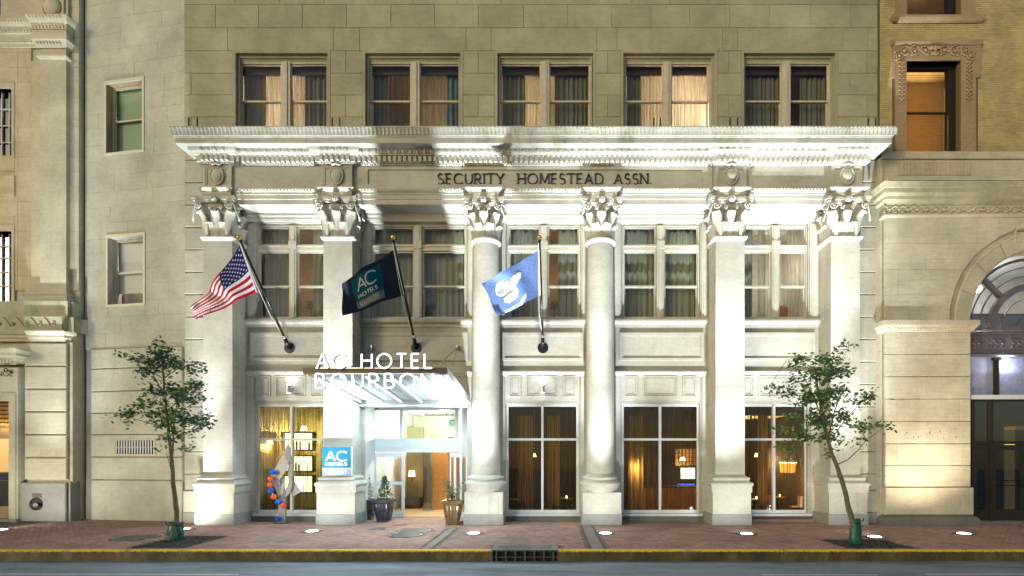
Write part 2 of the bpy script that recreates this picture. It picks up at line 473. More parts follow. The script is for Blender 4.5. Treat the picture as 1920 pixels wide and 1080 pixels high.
def lamp(name, kind, loc, energy, color, parent=None, size=.1, direction=None, spot=None, blend=.5, size_y=None):
    l = bpy.data.lights.new(name, kind); l.energy = energy; l.color = color
    if kind in ('POINT', 'SPOT'): l.shadow_soft_size = size
    if kind == 'SPOT': l.spot_size = spot; l.spot_blend = blend
    if kind == 'AREA':
        l.size = size
        if size_y: l.shape = 'RECTANGLE'; l.size_y = size_y
    o = bpy.data.objects.new(name, l); COL.objects.link(o); o.location = loc
    if direction is not None: o.rotation_euler = Vector(direction).to_track_quat('-Z', 'Y').to_euler()
    if parent is not None:
        o.parent = parent; o.matrix_parent_inverse = Matrix.Translation(-world_loc(parent))
    return o
def wall_grid(mb, x0, x1, z0, z1, y0, y1, holes):
    xs = sorted({x0, x1} | {h[0] for h in holes} | {h[1] for h in holes}); zs = sorted({z0, z1} | {h[2] for h in holes} | {h[3] for h in holes})
    xs = [x for x in xs if x0 <= x <= x1]; zs = [z for z in zs if z0 <= z <= z1]
    for a, b in zip(xs, xs[1:]):
        run = None
        for c, e in zip(zs, zs[1:]):
            mx, mz = (a + b) / 2, (c + e) / 2
            hole = any(h[0] < mx < h[1] and h[2] < mz < h[3] for h in holes)
            if not hole:
                run = (run[0], e) if run else (c, e)
            if hole or e == zs[-1]:
                if run: mb.box(a, b, y0, y1, run[0], run[1])
                run = None
    return mb

# ---------------------------------------------------------------- stroke lettering
def arc(cx, cy, rx, a0, a1, n=12, ry=None):
    ry = ry or rx
    return [(cx + rx * cos(radians(a0 + (a1 - a0) * i / n)), cy + ry * sin(radians(a0 + (a1 - a0) * i / n))) for i in range(n + 1)]
GL = {
 'A': (.80, [[(0, 0), (.40, 1)], [(.40, 1), (.80, 0)], [(.14, .35), (.66, .35)]]),
 'B': (.60, [[(0, 0), (0, 1)], [(0, 1)] + arc(.30, .76, .24, 90, -90, 8) + [(0, .52)], [(0, .52)] + arc(.34, .26, .26, 90, -90, 8) + [(0, 0)]]),
 'C': (.88, [arc(.5, .5, .5, 42, 318, 20)]),
 'D': (.76, [[(0, 0), (0, 1)], [(0, 1)] + arc(.30, .5, .46, 90, -90, 12, .5) + [(0, 0)]]),
 'E': (.52, [[(0, 0), (0, 1)], [(0, 1), (.52, 1)], [(0, .52), (.46, .52)], [(0, 0), (.52, 0)]]),
 'F': (.50, [[(0, 0), (0, 1)], [(0, 1), (.50, 1)], [(0, .52), (.42, .52)]]),
 'G': (.92, [arc(.5, .5, .5, 42, 350, 20), [(.56, .44), (.98, .44)]]),
 'H': (.72, [[(0, 0), (0, 1)], [(.72, 0), (.72, 1)], [(0, .52), (.72, .52)]]),
 'I': (.06, [[(.03, 0), (.03, 1)]]),
 'J': (.36, [[(.36, 1), (.36, .2)] + arc(.17, .2, .19, 0, -150, 8)]),
 'L': (.50, [[(0, 0), (0, 1)], [(0, 0), (.50, 0)]]),
 'M': (.90, [[(0, 0), (.06, 1)], [(.06, 1), (.45, .15)], [(.45, .15), (.84, 1)], [(.84, 1), (.90, 0)]]),
 'N': (.74, [[(0, 0), (0, 1)], [(0, 1), (.74, 0)], [(.74, 0), (.74, 1)]]),
 'O': (1.0, [arc(.5, .5, .5, 90, 450, 26)]),
 'R': (.62, [[(0, 0), (0, 1)], [(0, 1)] + arc(.30, .74, .26, 90, -90, 8) + [(0, .48)], [(.26, .48), (.62, 0)]]),
 'S': (.56, [arc(.28, .75, .25, 40, 270, 10) + arc(.28, .25, .28, 90, -140, 10)]),
 'T': (.68, [[(.34, 0), (.34, 1)], [(0, 1), (.68, 1)]]),
 'U': (.70, [[(0, 1), (0, .35)] + arc(.35, .35, .35, 180, 360, 12) + [(.70, 1)]]),
 'X': (.70, [[(0, 0), (.70, 1)], [(0, 1), (.70, 0)]]),
 'Y': (.72, [[(0, 1), (.36, .48)], [(.72, 1), (.36, .48)], [(.36, .48), (.36, 0)]]),
 '.': (.10, [[(.05, 0), (.05, .12)]]),
}
def ribbon(pl, t):
    "left and right edges of a stroke of width t"
    n = len(pl); L = []; R = []
    closed = n > 3 and abs(pl[0][0] - pl[-1][0]) < 1e-6 and abs(pl[0][1] - pl[-1][1]) < 1e-6
    for i in range(n):
        a = pl[i - 1] if i else (pl[-2] if closed else pl[0]); b = pl[i + 1] if i < n - 1 else (pl[1] if closed else pl[-1])
        dx, dy = b[0] - a[0], b[1] - a[1]; m = sqrt(dx * dx + dy * dy) or 1
        nx, ny = -dy / m * t / 2, dx / m * t / 2
        L.append((pl[i][0] + nx, pl[i][1] + ny)); R.append((pl[i][0] - nx, pl[i][1] - ny))
    return L, R
def glyph(ch, t=.13, serif=0):
    w, st = GL[ch]; out = [ribbon([(min(max(x, 0), w) if False else x, y) for x, y in s], t) for s in st]
    if serif:
        ends = set()
        for s in st:
            for p in (s[0], s[-1]):
                if p[1] < .02 or p[1] > .98: ends.add((round(p[0], 2), round(p[1])))
        if ch not in 'OCS.GJBDU':
            for x, y in ends:
                if ch == 'E' and x > .1 : continue
                if ch in 'A' and y == 1: continue
                if ch == 'M' and x in (.45,): continue
                out.append(ribbon([(x - serif, y + (.02 if y == 0 else -.02)), (x + serif, y + (.02 if y == 0 else -.02))], .065))
    return w, out
def letter_mesh(ch, h, depth, t=.13, serif=0):
    "solid letter, front towards -Y at y=0, baseline z=0"
    w, rb = glyph(ch, t, serif); mb = MB()
    for k, (L, R) in enumerate(rb):
        n = len(L); y = -.0006 * k * max(1, h); vs = []
        for (a, b) in zip(L, R): vs += [(a[0] * h, y, a[1] * h), (b[0] * h, y, b[1] * h), (a[0] * h, depth, a[1] * h), (b[0] * h, depth, b[1] * h)]
        fs = []
        for i in range(n - 1):
            o, q = 4 * i, 4 * i + 4
            fs += [(o, o + 1, q + 1, q), (o + 2, q + 2, q + 3, o + 3), (o, q, q + 2, o + 2), (o + 1, o + 3, q + 3, q + 1)]
        fs += [(0, 2, 3, 1), (4 * n - 4, 4 * n - 3, 4 * n - 1, 4 * n - 2)]
        mb.add(vs, fs)
    return w * h, mb
LCACHE = {}
def letters(text, x0, x1, y, z, h, depth, mat, parent, t=.13, serif=0, gap=.24, space=.55, name='letter'):
    ws = [GL[c][0] if c != ' ' else None for c in text]
    tot = sum(w if w is not None else space for w in ws) + gap * (len(text) - 1)
    sx = (x1 - x0) / (tot * h); x = x0
    for c, w in zip(text, ws):
        if w is None: x += (space + gap) * h * sx; continue
        key = (c, h, depth, t, serif, mat)
        if key not in LCACHE:
            me = letter_mesh(c, h, depth, t, serif)[1].mesh(name); fixn(me); me.materials.append(M[mat]); LCACHE[key] = me
            if mat == 'letter_glow':
                me.materials.append(M['letter_side'])
                for f in me.polygons: f.material_index = 0 if f.normal.y < -.9 else 1
        inst(name, LCACHE[key], parent, (x, y, z), None, (sx, 1, 1))
        x += (w + gap) * h * sx

# ================================================================ GROUND
CURB = 14.85
ROADZ = -.31
g = MB(); g.box(-90, 90, -60, CURB - .16, ROADZ - .3, ROADZ)
road = struct('road', g, 'asphalt')
g = MB(); g.box(-60, 60, CURB + .002, 40, -.5, -.022)
walk = struct('sidewalk', g, 'paver_joint')
# kerb in cast lengths, a gap for the storm drain
DR0, DR1 = XP(925, CURB), XP(1044, CURB)
kerb = MB(); kerb.box(-60, 60, CURB - .12, CURB, -.6, -.34)
kerb_o = struct('kerb', kerb, 'concrete')
xk = -30.0
while xk < 30:
    e = min(xk + 3.0, 30)
    for a, b in ((xk, min(e, DR0)), (max(xk, DR1), e)):
        if b - a > .02:
            m = MB(); w = .004
            prof = [(CURB, -.34), (CURB - .155, -.34), (CURB - .145, -.05), (CURB - .125, -.015), (CURB - .09, .0), (CURB, .002)]
            m.add([(a + w, y, z) for y, z in prof] + [(b - w, y, z) for y, z in prof],
                  [tuple(range(5, -1, -1)), tuple(range(6, 12))] + [(i, i + 1, i + 7, i + 6) for i in range(5)] + [(5, 0, 6, 11)])
            obj('kerbstone', m, 'curb', kerb_o, fix=True)
    xk = e
# storm drain inlet
sd = thing('storm_drain', 'cast iron storm drain grate set into a gap in the yellow kerb', 'storm drain', ((DR0 + DR1) / 2, CURB, 0))
m = MB(); m.box(DR0 - .04, DR1 + .04, CURB - .17, CURB + .62, -.03, .012); obj('cover_plate', m, 'iron', sd)
m = MB()
for i in range(26):
    for j in range(6):
        x = DR0 + .14 + i * (DR1 - DR0 - .28) / 26; y = CURB + .02 + j * .085
        m.box(x, x + .045, y, y + .06, .0125, .02)
obj('grate_studs', m, 'iron', sd, kind='stuff')
m = MB(); m.box(DR0 + .01, DR1 - .01, CURB - .03, CURB - .004, -.339, -.0305); obj('inlet_back', m, 'dark', sd)
for i in range(7):
    x = DR0 + .1 + i * (DR1 - DR0 - .2) / 6
    m = MB(); m.box(x - .02, x + .02, CURB - .13, CURB - .08, -.33, -.031); obj('inlet_bar', m, 'iron', sd)
m = MB(); m.box(DR0, DR1, CURB - .125, CURB - .085, -.22, -.195); obj('inlet_rail', m, 'iron', sd)
# painted line on the road
for a, b, y0, y1 in ((-40, XP(452, 13.15), 13.34, 13.02), (XP(1740, 13.0), 40, 13.05, 13.05), (XP(1430, 12.95), XP(1650, 12.95), 12.98, 12.96)):
    m = MB(); m.add([(a, y0, ROADZ + .004), (b, y1, ROADZ + .004), (b, y1 + .07, ROADZ + .004), (a, y0 + .07, ROADZ + .004)], [(0, 1, 2, 3)])
    struct('road_line', m, 'line')

# tree pits, bands and covers the bricks leave free
PITS = [(XP(250, 15.2), XP(405, 16.6), CURB + .12, 17.2), (XP(1572, 15.6), XP(1690, 15.6), CURB + .12, 16.5)]
BANDS = [(XP(1100, 19) - .12, XP(1100, 19) + .22, CURB + .02, 19.7), (XP(828, 17.2) - .1, XP(828, 17.2) + .16, CURB + .02, 19.2)]
COVERS = [(W(778, 994.5, 18.47), .58, 'round iron access cover nearest the hotel doorway'), (W(760, 1002.5, 17.5), .55, 'round iron access cover with a rusty patch of brick beside it'),
          (W(712, 991, 18.9), .25, 'small round iron cap left of the larger covers'), (W(255, 1008, 16.9), .62, 'dark round manhole cover beside the tree pit'), (W(750, 984.5, 19.8), .2, 'small square-looking iron cap before the glass doors')]
COVERS = [(Vector((p.x, 2.78 * F / (q - CY), 0)), r, t) for (p, r, t), q in zip(COVERS, (994.5, 1002.5, 991, 1008, 984.5))]
COVERS = [(Vector((XP(px, p.y), p.y, 0)), r, t) for (p, r, t), px in zip(COVERS, (778, 760, 712, 255, 750))]
UP = [(0, 993.5, 0), (345, 992, 0), (585, 996, 0), (888, 1000, 0), (1135, 1000, 0), (1400, 1001, 0), (1640, 1006.5, 0), (1807, 1000.5, 1)]
UPP = []
for px, py, wm in UP:
    D = F * H / (py - CY); UPP.append((Vector((XP(px, D), D, 0)), wm))
def free(x, y):
    for p in PITS + BANDS:
        if p[0] - .1 < x < p[1] + .1 and p[2] - .05 < y < p[3] + .05: return False
    if DR0 - .15 < x < DR1 + .15 and y < CURB + .68: return False
    for p, r, t in COVERS:
        if (x - p.x) ** 2 + (y - p.y) ** 2 < (r + .07) ** 2: return False
    for p, wm in UPP:
        if (x - p.x) ** 2 + (y - p.y) ** 2 < .36 ** 2: return False
    return True
def brick_top(mb, x0, x1, y0, y1, z):
    c = .006
    mb.add([(x0 + c, y0 + c, z), (x1 - c, y0 + c, z), (x1 - c, y1 - c, z), (x0 + c, y1 - c, z), (x0, y0, z - .012), (x1, y0, z - .012), (x1, y1, z - .012), (x0, y1, z - .012)],
           [(0, 1, 2, 3), (4, 5, 1, 0), (5, 6, 2, 1), (6, 7, 3, 2), (7, 4, 0, 3)])
proto = []
for k in range(4):
    m = MB(); brick_top(m, 0, .196, 0, .098, 0); me = m.mesh('brick'); me.materials.append(M['paver']); proto.append(me)
rest = MB(); nb = 0; yy = CURB + .012; row = 0
while yy < 22.3:
    x = -20.5 + (row % 2) * .102
    while x < 20.5:
        if free(x + .1, yy + .05):
            z = random.uniform(-.004, .002)
            px = CX + (x + .1) * F / yy
            if -10 < px < 1930 and nb < 298 and row < 3 and (int(x / .204) + row) % 2 == 0 or (nb < 298 and row < 1 and -10 < px < 1930):
                inst('brick', proto[nb % 4], walk, (x, yy, z)); nb += 1
            else: brick_top(rest, x, x + .196, yy, yy + .098, z)
        x += .204
    yy += .106; row += 1
obj('brick_paving', rest, 'paver', walk, kind='stuff')
for b in BANDS:
    y = b[2]
    while y < b[3] - .05:
        e = min(y + 1.2, b[3]); m = MB(); brick_top(m, b[0], b[1], y, e - .01, -.003); obj('paving_slab', m, 'pavement_slab', walk); y = e
for p in PITS:
    m = MB()
    for i in range(14):
        for j in range(10):
            x0 = p[0] + (p[1] - p[0]) * i / 14; x1 = p[0] + (p[1] - p[0]) * (i + 1) / 14; y0 = p[2] + (p[3] - p[2]) * j / 10; y1 = p[2] + (p[3] - p[2]) * (j + 1) / 10
            f = lambda x, y: .02 * sin(x * 9) * cos(y * 7) - .004
            m.add([(x0, y0, f(x0, y0)), (x1, y0, f(x1, y0)), (x1, y1, f(x1, y1)), (x0, y1, f(x0, y1))], [(0, 1, 2, 3)])
    for k in range(260):
        x, y = random.uniform(p[0] + .05, p[1] - .05), random.uniform(p[2] + .05, p[3] - .05); s = random.uniform(.01, .03)
        a = random.uniform(0, 6.28)
        m.bar((x - s * cos(a), y - s * sin(a), .012), (x + s * cos(a), y + s * sin(a), .02), .012, .01)
    struct('tree_pit_mulch', m, 'mulch', kind='stuff')
for p, r, t in COVERS:
    c = thing('manhole_cover', t, 'manhole cover', (p.x, p.y, 0))
    m = MB(); m.lathe([(r, -.02), (r, 0), (r - .03, .004), (r - .05, -.002), (.001, -.002)], p, 28); obj('cover_rim', m, 'iron', c)
    m = MB(); q = max(2, int(r / .09))
    for i in range(-q, q + 1):
        for j in range(-q, q + 1):
            x, y = i * r * .8 / q, j * r * .8 / q
            if x * x + y * y < (r - .08) ** 2: m.box(p.x + x - .02, p.x + x + .02, p.y + y - .02, p.y + y + .02, -.0019, .004)
    obj('cover_studs', m, 'iron', c, kind='stuff')

# ================================================================ HOTEL
PF, RW, FP, UW = 20.0, 20.93, 20.4, 20.4
HL, HR = XP(345, FP), XP(1646, FP)
hotel = thing('hotel_building', 'pale limestone hotel with tall columns under a floodlit cornice', 'building', (0, PF, 0))
PIL = [(XP(408.5, PF), 0), (XP(633.5, PF), 0), (XP(908, PF), 1), (XP(1128, PF), 1), (XP(1369, PF), 0), (XP(1585, PF), 0)]
UWIN = [(437, 619, 455, 525, 548, 613), (680, 868, 698, 768, 790, 860), (928, 1117, 942, 1011, 1033, 1103), (1164, 1345, 1175, 1240, 1261, 1325), (1390, 1571, 1397, 1462, 1484, 1550)]
ORD = ['first', 'second', 'third', 'fourth', 'fifth']
UZ1, UZ0 = ZP(95, UW), 15.25
UG = 20.62
# --- upper wall core and ashlar
holes = []
for a, b, *_ in UWIN: holes.append((XP(a, UW), XP(b, UW), UZ0, UZ1))
m = wall_grid(MB(), HL + .02, HR - .02, 15.0, 24.0, UW + .04, UW + .55, holes)
obj('wall_core', m, 'joint', hotel)
JY = [8, 52, 95, 137, 178, 219, 258]
JZ = [ZP(y, UW) for y in JY]
def row_blocks(z0, z1, xs, mat='stone_up_dim', y=UW, c=.012, g=.004, par=hotel, nm='stone_block'):
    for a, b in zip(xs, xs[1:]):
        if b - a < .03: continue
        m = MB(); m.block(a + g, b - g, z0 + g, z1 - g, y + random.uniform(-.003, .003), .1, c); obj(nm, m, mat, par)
xu = lambda L: [HL] + [XP(v, UW) for v in L] + [HR]
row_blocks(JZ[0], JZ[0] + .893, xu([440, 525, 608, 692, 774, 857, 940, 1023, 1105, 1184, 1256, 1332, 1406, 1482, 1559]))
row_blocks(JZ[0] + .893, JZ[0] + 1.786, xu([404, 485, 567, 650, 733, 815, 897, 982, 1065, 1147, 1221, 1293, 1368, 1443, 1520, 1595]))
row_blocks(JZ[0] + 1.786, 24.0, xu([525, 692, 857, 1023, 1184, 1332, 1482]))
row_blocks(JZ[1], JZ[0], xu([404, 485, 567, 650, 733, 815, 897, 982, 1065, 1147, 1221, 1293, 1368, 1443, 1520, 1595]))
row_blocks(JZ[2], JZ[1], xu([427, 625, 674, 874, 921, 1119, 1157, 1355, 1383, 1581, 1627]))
piers = [(345, 437), (619, 680), (868, 928), (1117, 1164), (1345, 1390), (1571, 1646)]
zz = JZ[2:] + [15.0]
for r, (z1, z0) in enumerate(zip(zz, zz[1:])):
    for k, (a, b) in enumerate(piers):
        A, B = XP(a, UW), XP(b, UW)
        if k in (0, 5):
            xs = [A, A + (.28 if k == 0 else (B - A) * (.3 if r % 2 else .72)), B] if r % 2 == 1 or k == 5 else [A, B]
        else: xs = [A, A + (B - A) * .48, B] if r % 2 == 0 else [A, B]
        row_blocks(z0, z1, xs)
# --- flank piers with rusticated blocks
for a, b, L in ((345, 392, 1), (1600, 1646, 0)):
    A, B = XP(a, FP), XP(b, FP)
    m = MB(); m.box(A + .02, B - .02 if not L else B, FP + .05, FP + 1.2, 0, 15.0); obj('pier_core', m, 'joint', hotel)
    z = JZ[6]
    while z > 1.4:
        z0 = z - .893
        if z0 < 1.35: z0 = 1.30
        row_blocks(z0, z, [A, B], 'stone', FP, .03, .008); z = z0
    m = MB(); m.block(A, B, .43, 1.29, FP - .06, .2, .02); obj('pier_plinth', m, 'stone', hotel)
    m = MB(); m.block(A - (0 if L else 0), B, 0, .42, FP - .09, .25, .015); obj('granite_base', m, 'granite', hotel)

def sash(par, x0, x1, z0, z1, y, t, mat, nm='sash', glass='glass', dep=.05):
    m = MB(); m.ring((x0, x1, z0, z1), (x0 + t, x1 - t, z0 + t, z1 - t), y, y + dep); o = obj(nm, m, mat, par)
    m = MB(); m.add([(x0 + t, y + dep * .5, z0 + t), (x1 - t, y + dep * .5, z0 + t), (x1 - t, y + dep * .5, z1 - t), (x0 + t, y + dep * .5, z1 - t)], [(0, 1, 2, 3)])
    obj('pane', m, glass, par); return o
def room(x0, x1, y0, y1, z0, z1, mat, par=hotel, nm='room_lining'):
    m = MB(); m.add([(x0, y0, z0), (x1, y0, z0), (x1, y1, z0), (x0, y1, z0), (x0, y0, z1), (x1, y0, z1), (x1, y1, z1), (x0, y1, z1)],
                    [(0, 1, 2, 3), (4, 7, 6, 5), (1, 5, 6, 2), (2, 6, 7, 3), (3, 7, 4, 0)]); return obj(nm, m, mat, par)
def curtain(x0, x1, z0, z1, y, mat, label, amp=.05, wl=.16, group=None):
    n = max(6, int((x1 - x0) / wl * 8)); vs = []; ph = random.uniform(0, 6)
    for i in range(n + 1):
        t = i / n; x = x0 + (x1 - x0) * t
        a = 2 * pi * (x - x0) / wl + ph + .7 * sin(5 * x)
        for j in range(5):
            q = j / 4; s = .75 + .25 * q
            vs.append((x + .012 * sin(a * .5 + q * 2), y + amp * s * sin(a) + amp * .4 * sin(a * .43 + 1), z1 + (z0 - z1) * q))
    fs = [(i * 5 + j, (i + 1) * 5 + j, (i + 1) * 5 + j + 1, i * 5 + j + 1) for i in range(n) for j in range(4)]
    m = MB(); m.add(vs, fs); o = obj('curtain', m, mat, smooth=True)
    return tag(o, label, 'curtain', group or 'curtains hanging inside the hotel windows')

# --- upper windows
UC = [  # (pane side, x0, x1, material, look)
 [('L', 456, 498, 'curtain_dark', 'grey curtain'), ('L', 500, 524, 'sheer', 'warm lit sheer'), ('R', 549, 572, 'sheer', 'warm lit sheer'), ('R', 572, 612, 'curtain_dark', 'grey curtain')],
 [('L', 699, 728, 'curtain_dark', 'grey curtain'), ('L', 729, 768, 'sheer_brown', 'dim brown sheer'), ('R', 790, 838, 'sheer', 'amber lit sheer'), ('R', 838, 860, 'curtain_blue', 'blue-grey curtain')],
 [('L', 942, 985, 'curtain_dark', 'dark grey curtain'), ('L', 986, 1011, 'sheer', 'bright warm sheer'), ('R', 1040, 1103, 'curtain_dark', 'wide grey curtain')],
 [('L', 1175, 1202, 'curtain_dark', 'grey curtain'), ('L', 1202, 1240, 'sheer', 'peach lit sheer'), ('R', 1261, 1325, 'sheer', 'wide brightly lit peach sheer')],
 [('L', 1397, 1462, 'curtain_dark', 'dark grey curtain'), ('R', 1499, 1548, 'curtain_dark', 'dark grey curtain')]]
UE = [(85, (1, .78, .58)), (12, (1, .70, .42)), (60, (1, .75, .50)), (140, (1, .78, .60)), (1.5, (1, .7, .4))]
for i, (a, b, l0, l1, r0, r1) in enumerate(UWIN):
    A, B = XP(a, UW), XP(b, UW); IL, IR, IT = XP(l0 - 7, UG), XP(r1 + 7, UG), ZP(117, UG)
    w = obj('window', MB().splay((A + .05, B - .05, UZ0, UZ1 - .05), (IL, IR, UZ0, IT), UW + .09, UG), 'stone_up_dim', hotel)
    m = MB(); m.ring((A, B, UZ0 - .1, UZ1), (A + .10, B - .10, UZ0 - .02, UZ1 - .10), UW - .012, UW + .12)
    m.ring((A + .14, B - .14, UZ0 - .05, UZ1 - .14), (A + .20, B - .20, UZ0 - .02, UZ1 - .20), UW + .12, UW + .18); obj('surround', m, 'stone_up_dim', w)
    m = MB(); m.box(XP(l1 + 3, UG), XP(r0 - 3, UG), UG - .05, UG + .12, UZ0 - .1, IT); m.box(XP(l1 + 8, UG), XP(r0 - 8, UG), UG - .09, UG - .05, UZ0 - .1, IT - .02); obj('mullion', m, 'tan_frame', w)
    m = MB(); m.ring((IL - .1, IR + .1, UZ0 - .1, IT + .2), (IL + .04, IR - .04, UZ0 + .04, IT - .05), UG, UG + .1); obj('frame', m, 'tan_frame', w)
    zr = ZP(190, UG + .05)
    for s0, s1 in ((l0, l1), (r0, r1)):
        x0, x1 = XP(s0 - 4, UG + .05), XP(s1 + 4, UG + .05)
        sash(w, x0, x1, zr - .03, IT - .03, UG + .06, .07, 'tan_frame'); sash(w, x0 + .01, x1 - .01, UZ0, zr + .04, UG + .115, .075, 'tan_frame')
    room(IL - .25, IR + .25, UG + .25, UG + 3.0, UZ0 - .3, IT + .35, 'room')
    m = MB(); m.ring((IL - .3, IR + .3, UZ0 - .35, IT + .4), (IL - .02, IR + .02, UZ0 - .02, IT + .02), UG + .2, UG + .25); obj('window_lining', m, 'room', w)
    for sd_, x0, x1, mt, lk in UC[i]:
        curtain(XP(x0, UG + .45), XP(x1, UG + .45), UZ0 - .2, IT - .12, UG + .45 + (.06 if 'sheer' in mt else 0), mt, f"{lk} in the {'left' if sd_ == 'L' else 'right'} half of the {ORD[i]} top-row window", .035 if 'sheer' in mt else .05, .13 if 'sheer' in mt else .19)
    m = MB(); m.box(IL, IR, UG + .28, UG + .36, IT - .30, IT + .1); obj('head_shadow_strip', m, 'wood_dark', w)  # added dark strip imitating the frame's shadow across the top of the panes
    e, c = UE[i]
    lx = XP({0: 535, 1: 815, 2: 985, 3: 1290, 4: 1450}[i], UG + 1.6)
    fl = thing('floor_lamp', f"shaded lamp inside the room behind the {ORD[i]} top-row window", 'lamp', (lx, UG + 1.9, UZ0 - .2), 'lamps inside the hotel rooms')
    m = MB(); m.tube([(lx, UG + 1.9, UZ0 - .25), (lx, UG + 1.9, UZ0 + .9)], .015); obj('pole', m, 'black', fl)
    m = MB(); m.lathe([(.2, 0), (.15, .3)], (lx, UG + 1.9, UZ0 + .9), 16); obj('lamp_shade', m, 'lamp_warm' if i != 4 else 'sheer', fl)
    lamp('lamp_light', 'POINT', (lx, UG + 1.5, UZ0 + 1.6), e, c, fl, .25)

# --- recessed wall, storey windows and shopfront windows
MW = [(482, 489, 541, 561, 613, 620), (696, 703, 774, 795, 870, 877), (949, 957, 1010, 1030, 1083, 1090), (1165, 1172, 1227, 1248, 1306, 1313), (1386, 1392, 1442, 1463, 1508, 1515)]
GW = [(481, 612, 548), None, (948, 1086, 1017), (1164, 1312, 1237), (1386, 1514, 1450)]
MG = 21.08
ZM0, ZM1 = ZP(598, MG), ZP(421, MG)
ZG0, ZG1 = ZP(962, MG), ZP(757, MG)
ED = 22.2
EX0, EX1 = XP(683, RW), XP(876, RW)
EZ = ZP(757, RW)
holes = [(XP(w[0], RW), XP(w[5], RW), ZM0, ZM1) for w in MW] + [(XP(w[0], RW), XP(w[1], RW), ZG0, ZG1) for w in GW if w] + [(EX0, EX1, 0, EZ)]
m = wall_grid(MB(), HL + .3, HR - .3, 0, 12.9, RW, RW + .12, holes); obj('recessed_wall', m, 'stone', hotel)
MC = ['grey-green', 'grey', 'pale grey', 'olive grey', 'grey']
for i, (o0, a0, a1, b0, b1, o1) in enumerate(MW):
    X0, X1 = XP(o0, MG), XP(o1, MG)
    w = obj('window', MB().splay((X0 - .02, X1 + .02, ZM0, ZM1 + .02), (X0 + .04, X1 - .04, ZM0, ZM1 - .02), RW + .001, MG), 'stone_smooth', hotel)
    m = MB(); m.ring((X0 - .03, X1 + .03, ZM0 - .05, ZM1 + .05), (X0 + .08, X1 - .08, ZM0 + .03, ZM1 - .08), MG - .02, MG + .1)
    m.ring((X0 + .06, X1 - .06, ZM0 + .0, ZM1 - .06), (X0 + .11, X1 - .11, ZM0 + .06, ZM1 - .11), MG - .05, MG - .02); obj('frame', m, 'grey_frame', w)
    mx0, mx1 = XP(a1 + 4, MG), XP(b0 - 4, MG)
    m = MB(); m.box(mx0, mx1, MG - .10, MG + .1, ZM0, ZM1 - .06); m.box(mx0 + .06, mx1 - .06, MG - .13, MG - .10, ZM0 + .02, ZM1 - .1)
    m.box(mx0 - .02, mx1 + .02, MG - .15, MG - .10, ZP(468, MG), ZP(454, MG)); obj('mullion', m, 'grey_frame', w)
    zt0, zt1 = ZP(471, MG), ZP(461, MG)
    m = MB(); m.box(X0 + .08, mx0, MG - .06, MG + .09, zt0, zt1); m.box(mx1, X1 - .08, MG - .06, MG + .09, zt0, zt1)
    m.box(X0 + .08, mx0, MG - .10, MG - .06, zt1 - .06, zt1 - .01); m.box(mx1, X1 - .08, MG - .10, MG - .06, zt1 - .06, zt1 - .01); obj('transom_bar', m, 'grey_frame', w)
    zr = ZP(537, MG)
    for s0, s1 in ((a0, a1), (b0, b1)):
        x0, x1 = XP(s0 - 3.5, MG), XP(s1 + 3.5, MG)
        sash(w, x0, x1, zt1, ZM1 - .09, MG + .02, .075, 'grey_frame', 'transom_sash'); sash(w, x0, x1, zr - .03, zt0, MG + .02, .07, 'grey_frame'); sash(w, x0 + .01, x1 - .01, ZM0 + .03, zr + .035, MG + .075, .08, 'grey_frame')
    white = i == 4
    room(X0 - .2, X1 + .2, MG + .25, MG + 2.8, ZM0 - .3, ZM1 + .3, 'room_white' if white else 'room')
    m = MB(); m.ring((X0 - .25, X1 + .25, ZM0 - .35, ZM1 + .35), (X0 + .02, X1 - .02, ZM0 - .02, ZM1 - .02), MG + .2, MG + .25); obj('window_lining', m, 'room', w)
    plan = {0: [(a0, a1, 'curtain'), (588, b1, 'curtain')], 2: [(a0, a1, 'curtain'), (1048, b1, 'curtain')], 4: [(a0 - 3, 1409, 'curtain'), (1421, 1434, 'sheer'), (1477, 1500, 'sheer')]}.get(i, [(a0, a1, 'curtain'), (b0, b1, 'curtain')])
    for k, (x0, x1, mt) in enumerate(plan):
        side = 'left' if x0 < a1 else 'right'
        look = ('parted ' if i in (0, 2) and side == 'right' else '') + ('white sheer' if mt == 'sheer' else MC[i] + ' drape')
        curtain(XP(x0 - 1, MG + .4), XP(x1 + 1, MG + .4), ZM0 - .2, ZM1 - .05, MG + .4, mt, f"{look} in the {side} half of the {ORD[i]} middle-storey window", .03, .25)
    e = {0: 14, 1: 5, 2: 14, 3: 5, 4: 26}[i]
    lx = XP({0: 575, 1: 785, 2: 1040, 3: 1237, 4: 1462}[i], MG + 1.6)
    fl = thing('floor_lamp', f"shaded lamp inside the room behind the {ORD[i]} middle-storey window", 'lamp', (lx, MG + 2, ZM0 - .2), 'lamps inside the hotel rooms')
    m = MB(); m.tube([(lx, MG + 2, ZM0 - .25), (lx, MG + 2, ZM0 + 1)], .015); obj('pole', m, 'black', fl)
    m = MB(); m.lathe([(.2, 0), (.15, .3)], (lx, MG + 2, ZM0 + 1), 16); obj('lamp_shade', m, 'sheer', fl)
    lamp('lamp_light', 'POINT', (lx, MG + 1.5, ZM0 + 2.4), e, (1, .9, .78) if white else (1, .55, .2), fl, .25)
m = MB(); cxx = XP(1466, MG + .9)
ch = thing('armchair', 'orange armchair inside the brightly lit fifth middle-storey window', 'armchair', (cxx, MG + .9, ZM0 - .3))
m.lathe([(.3, 0), (.34, .5), (.3, 1.0), (.12, 1.12)], (cxx, MG + .9, ZM0 - .3), 18, sy=.4); obj('backrest', m, 'wood', ch, smooth=True)
m = MB(); m.box(cxx - .32, cxx + .32, MG + .5, MG + .9, ZM0 - .29, ZM0 + .05); obj('seat', m, 'wood', ch)

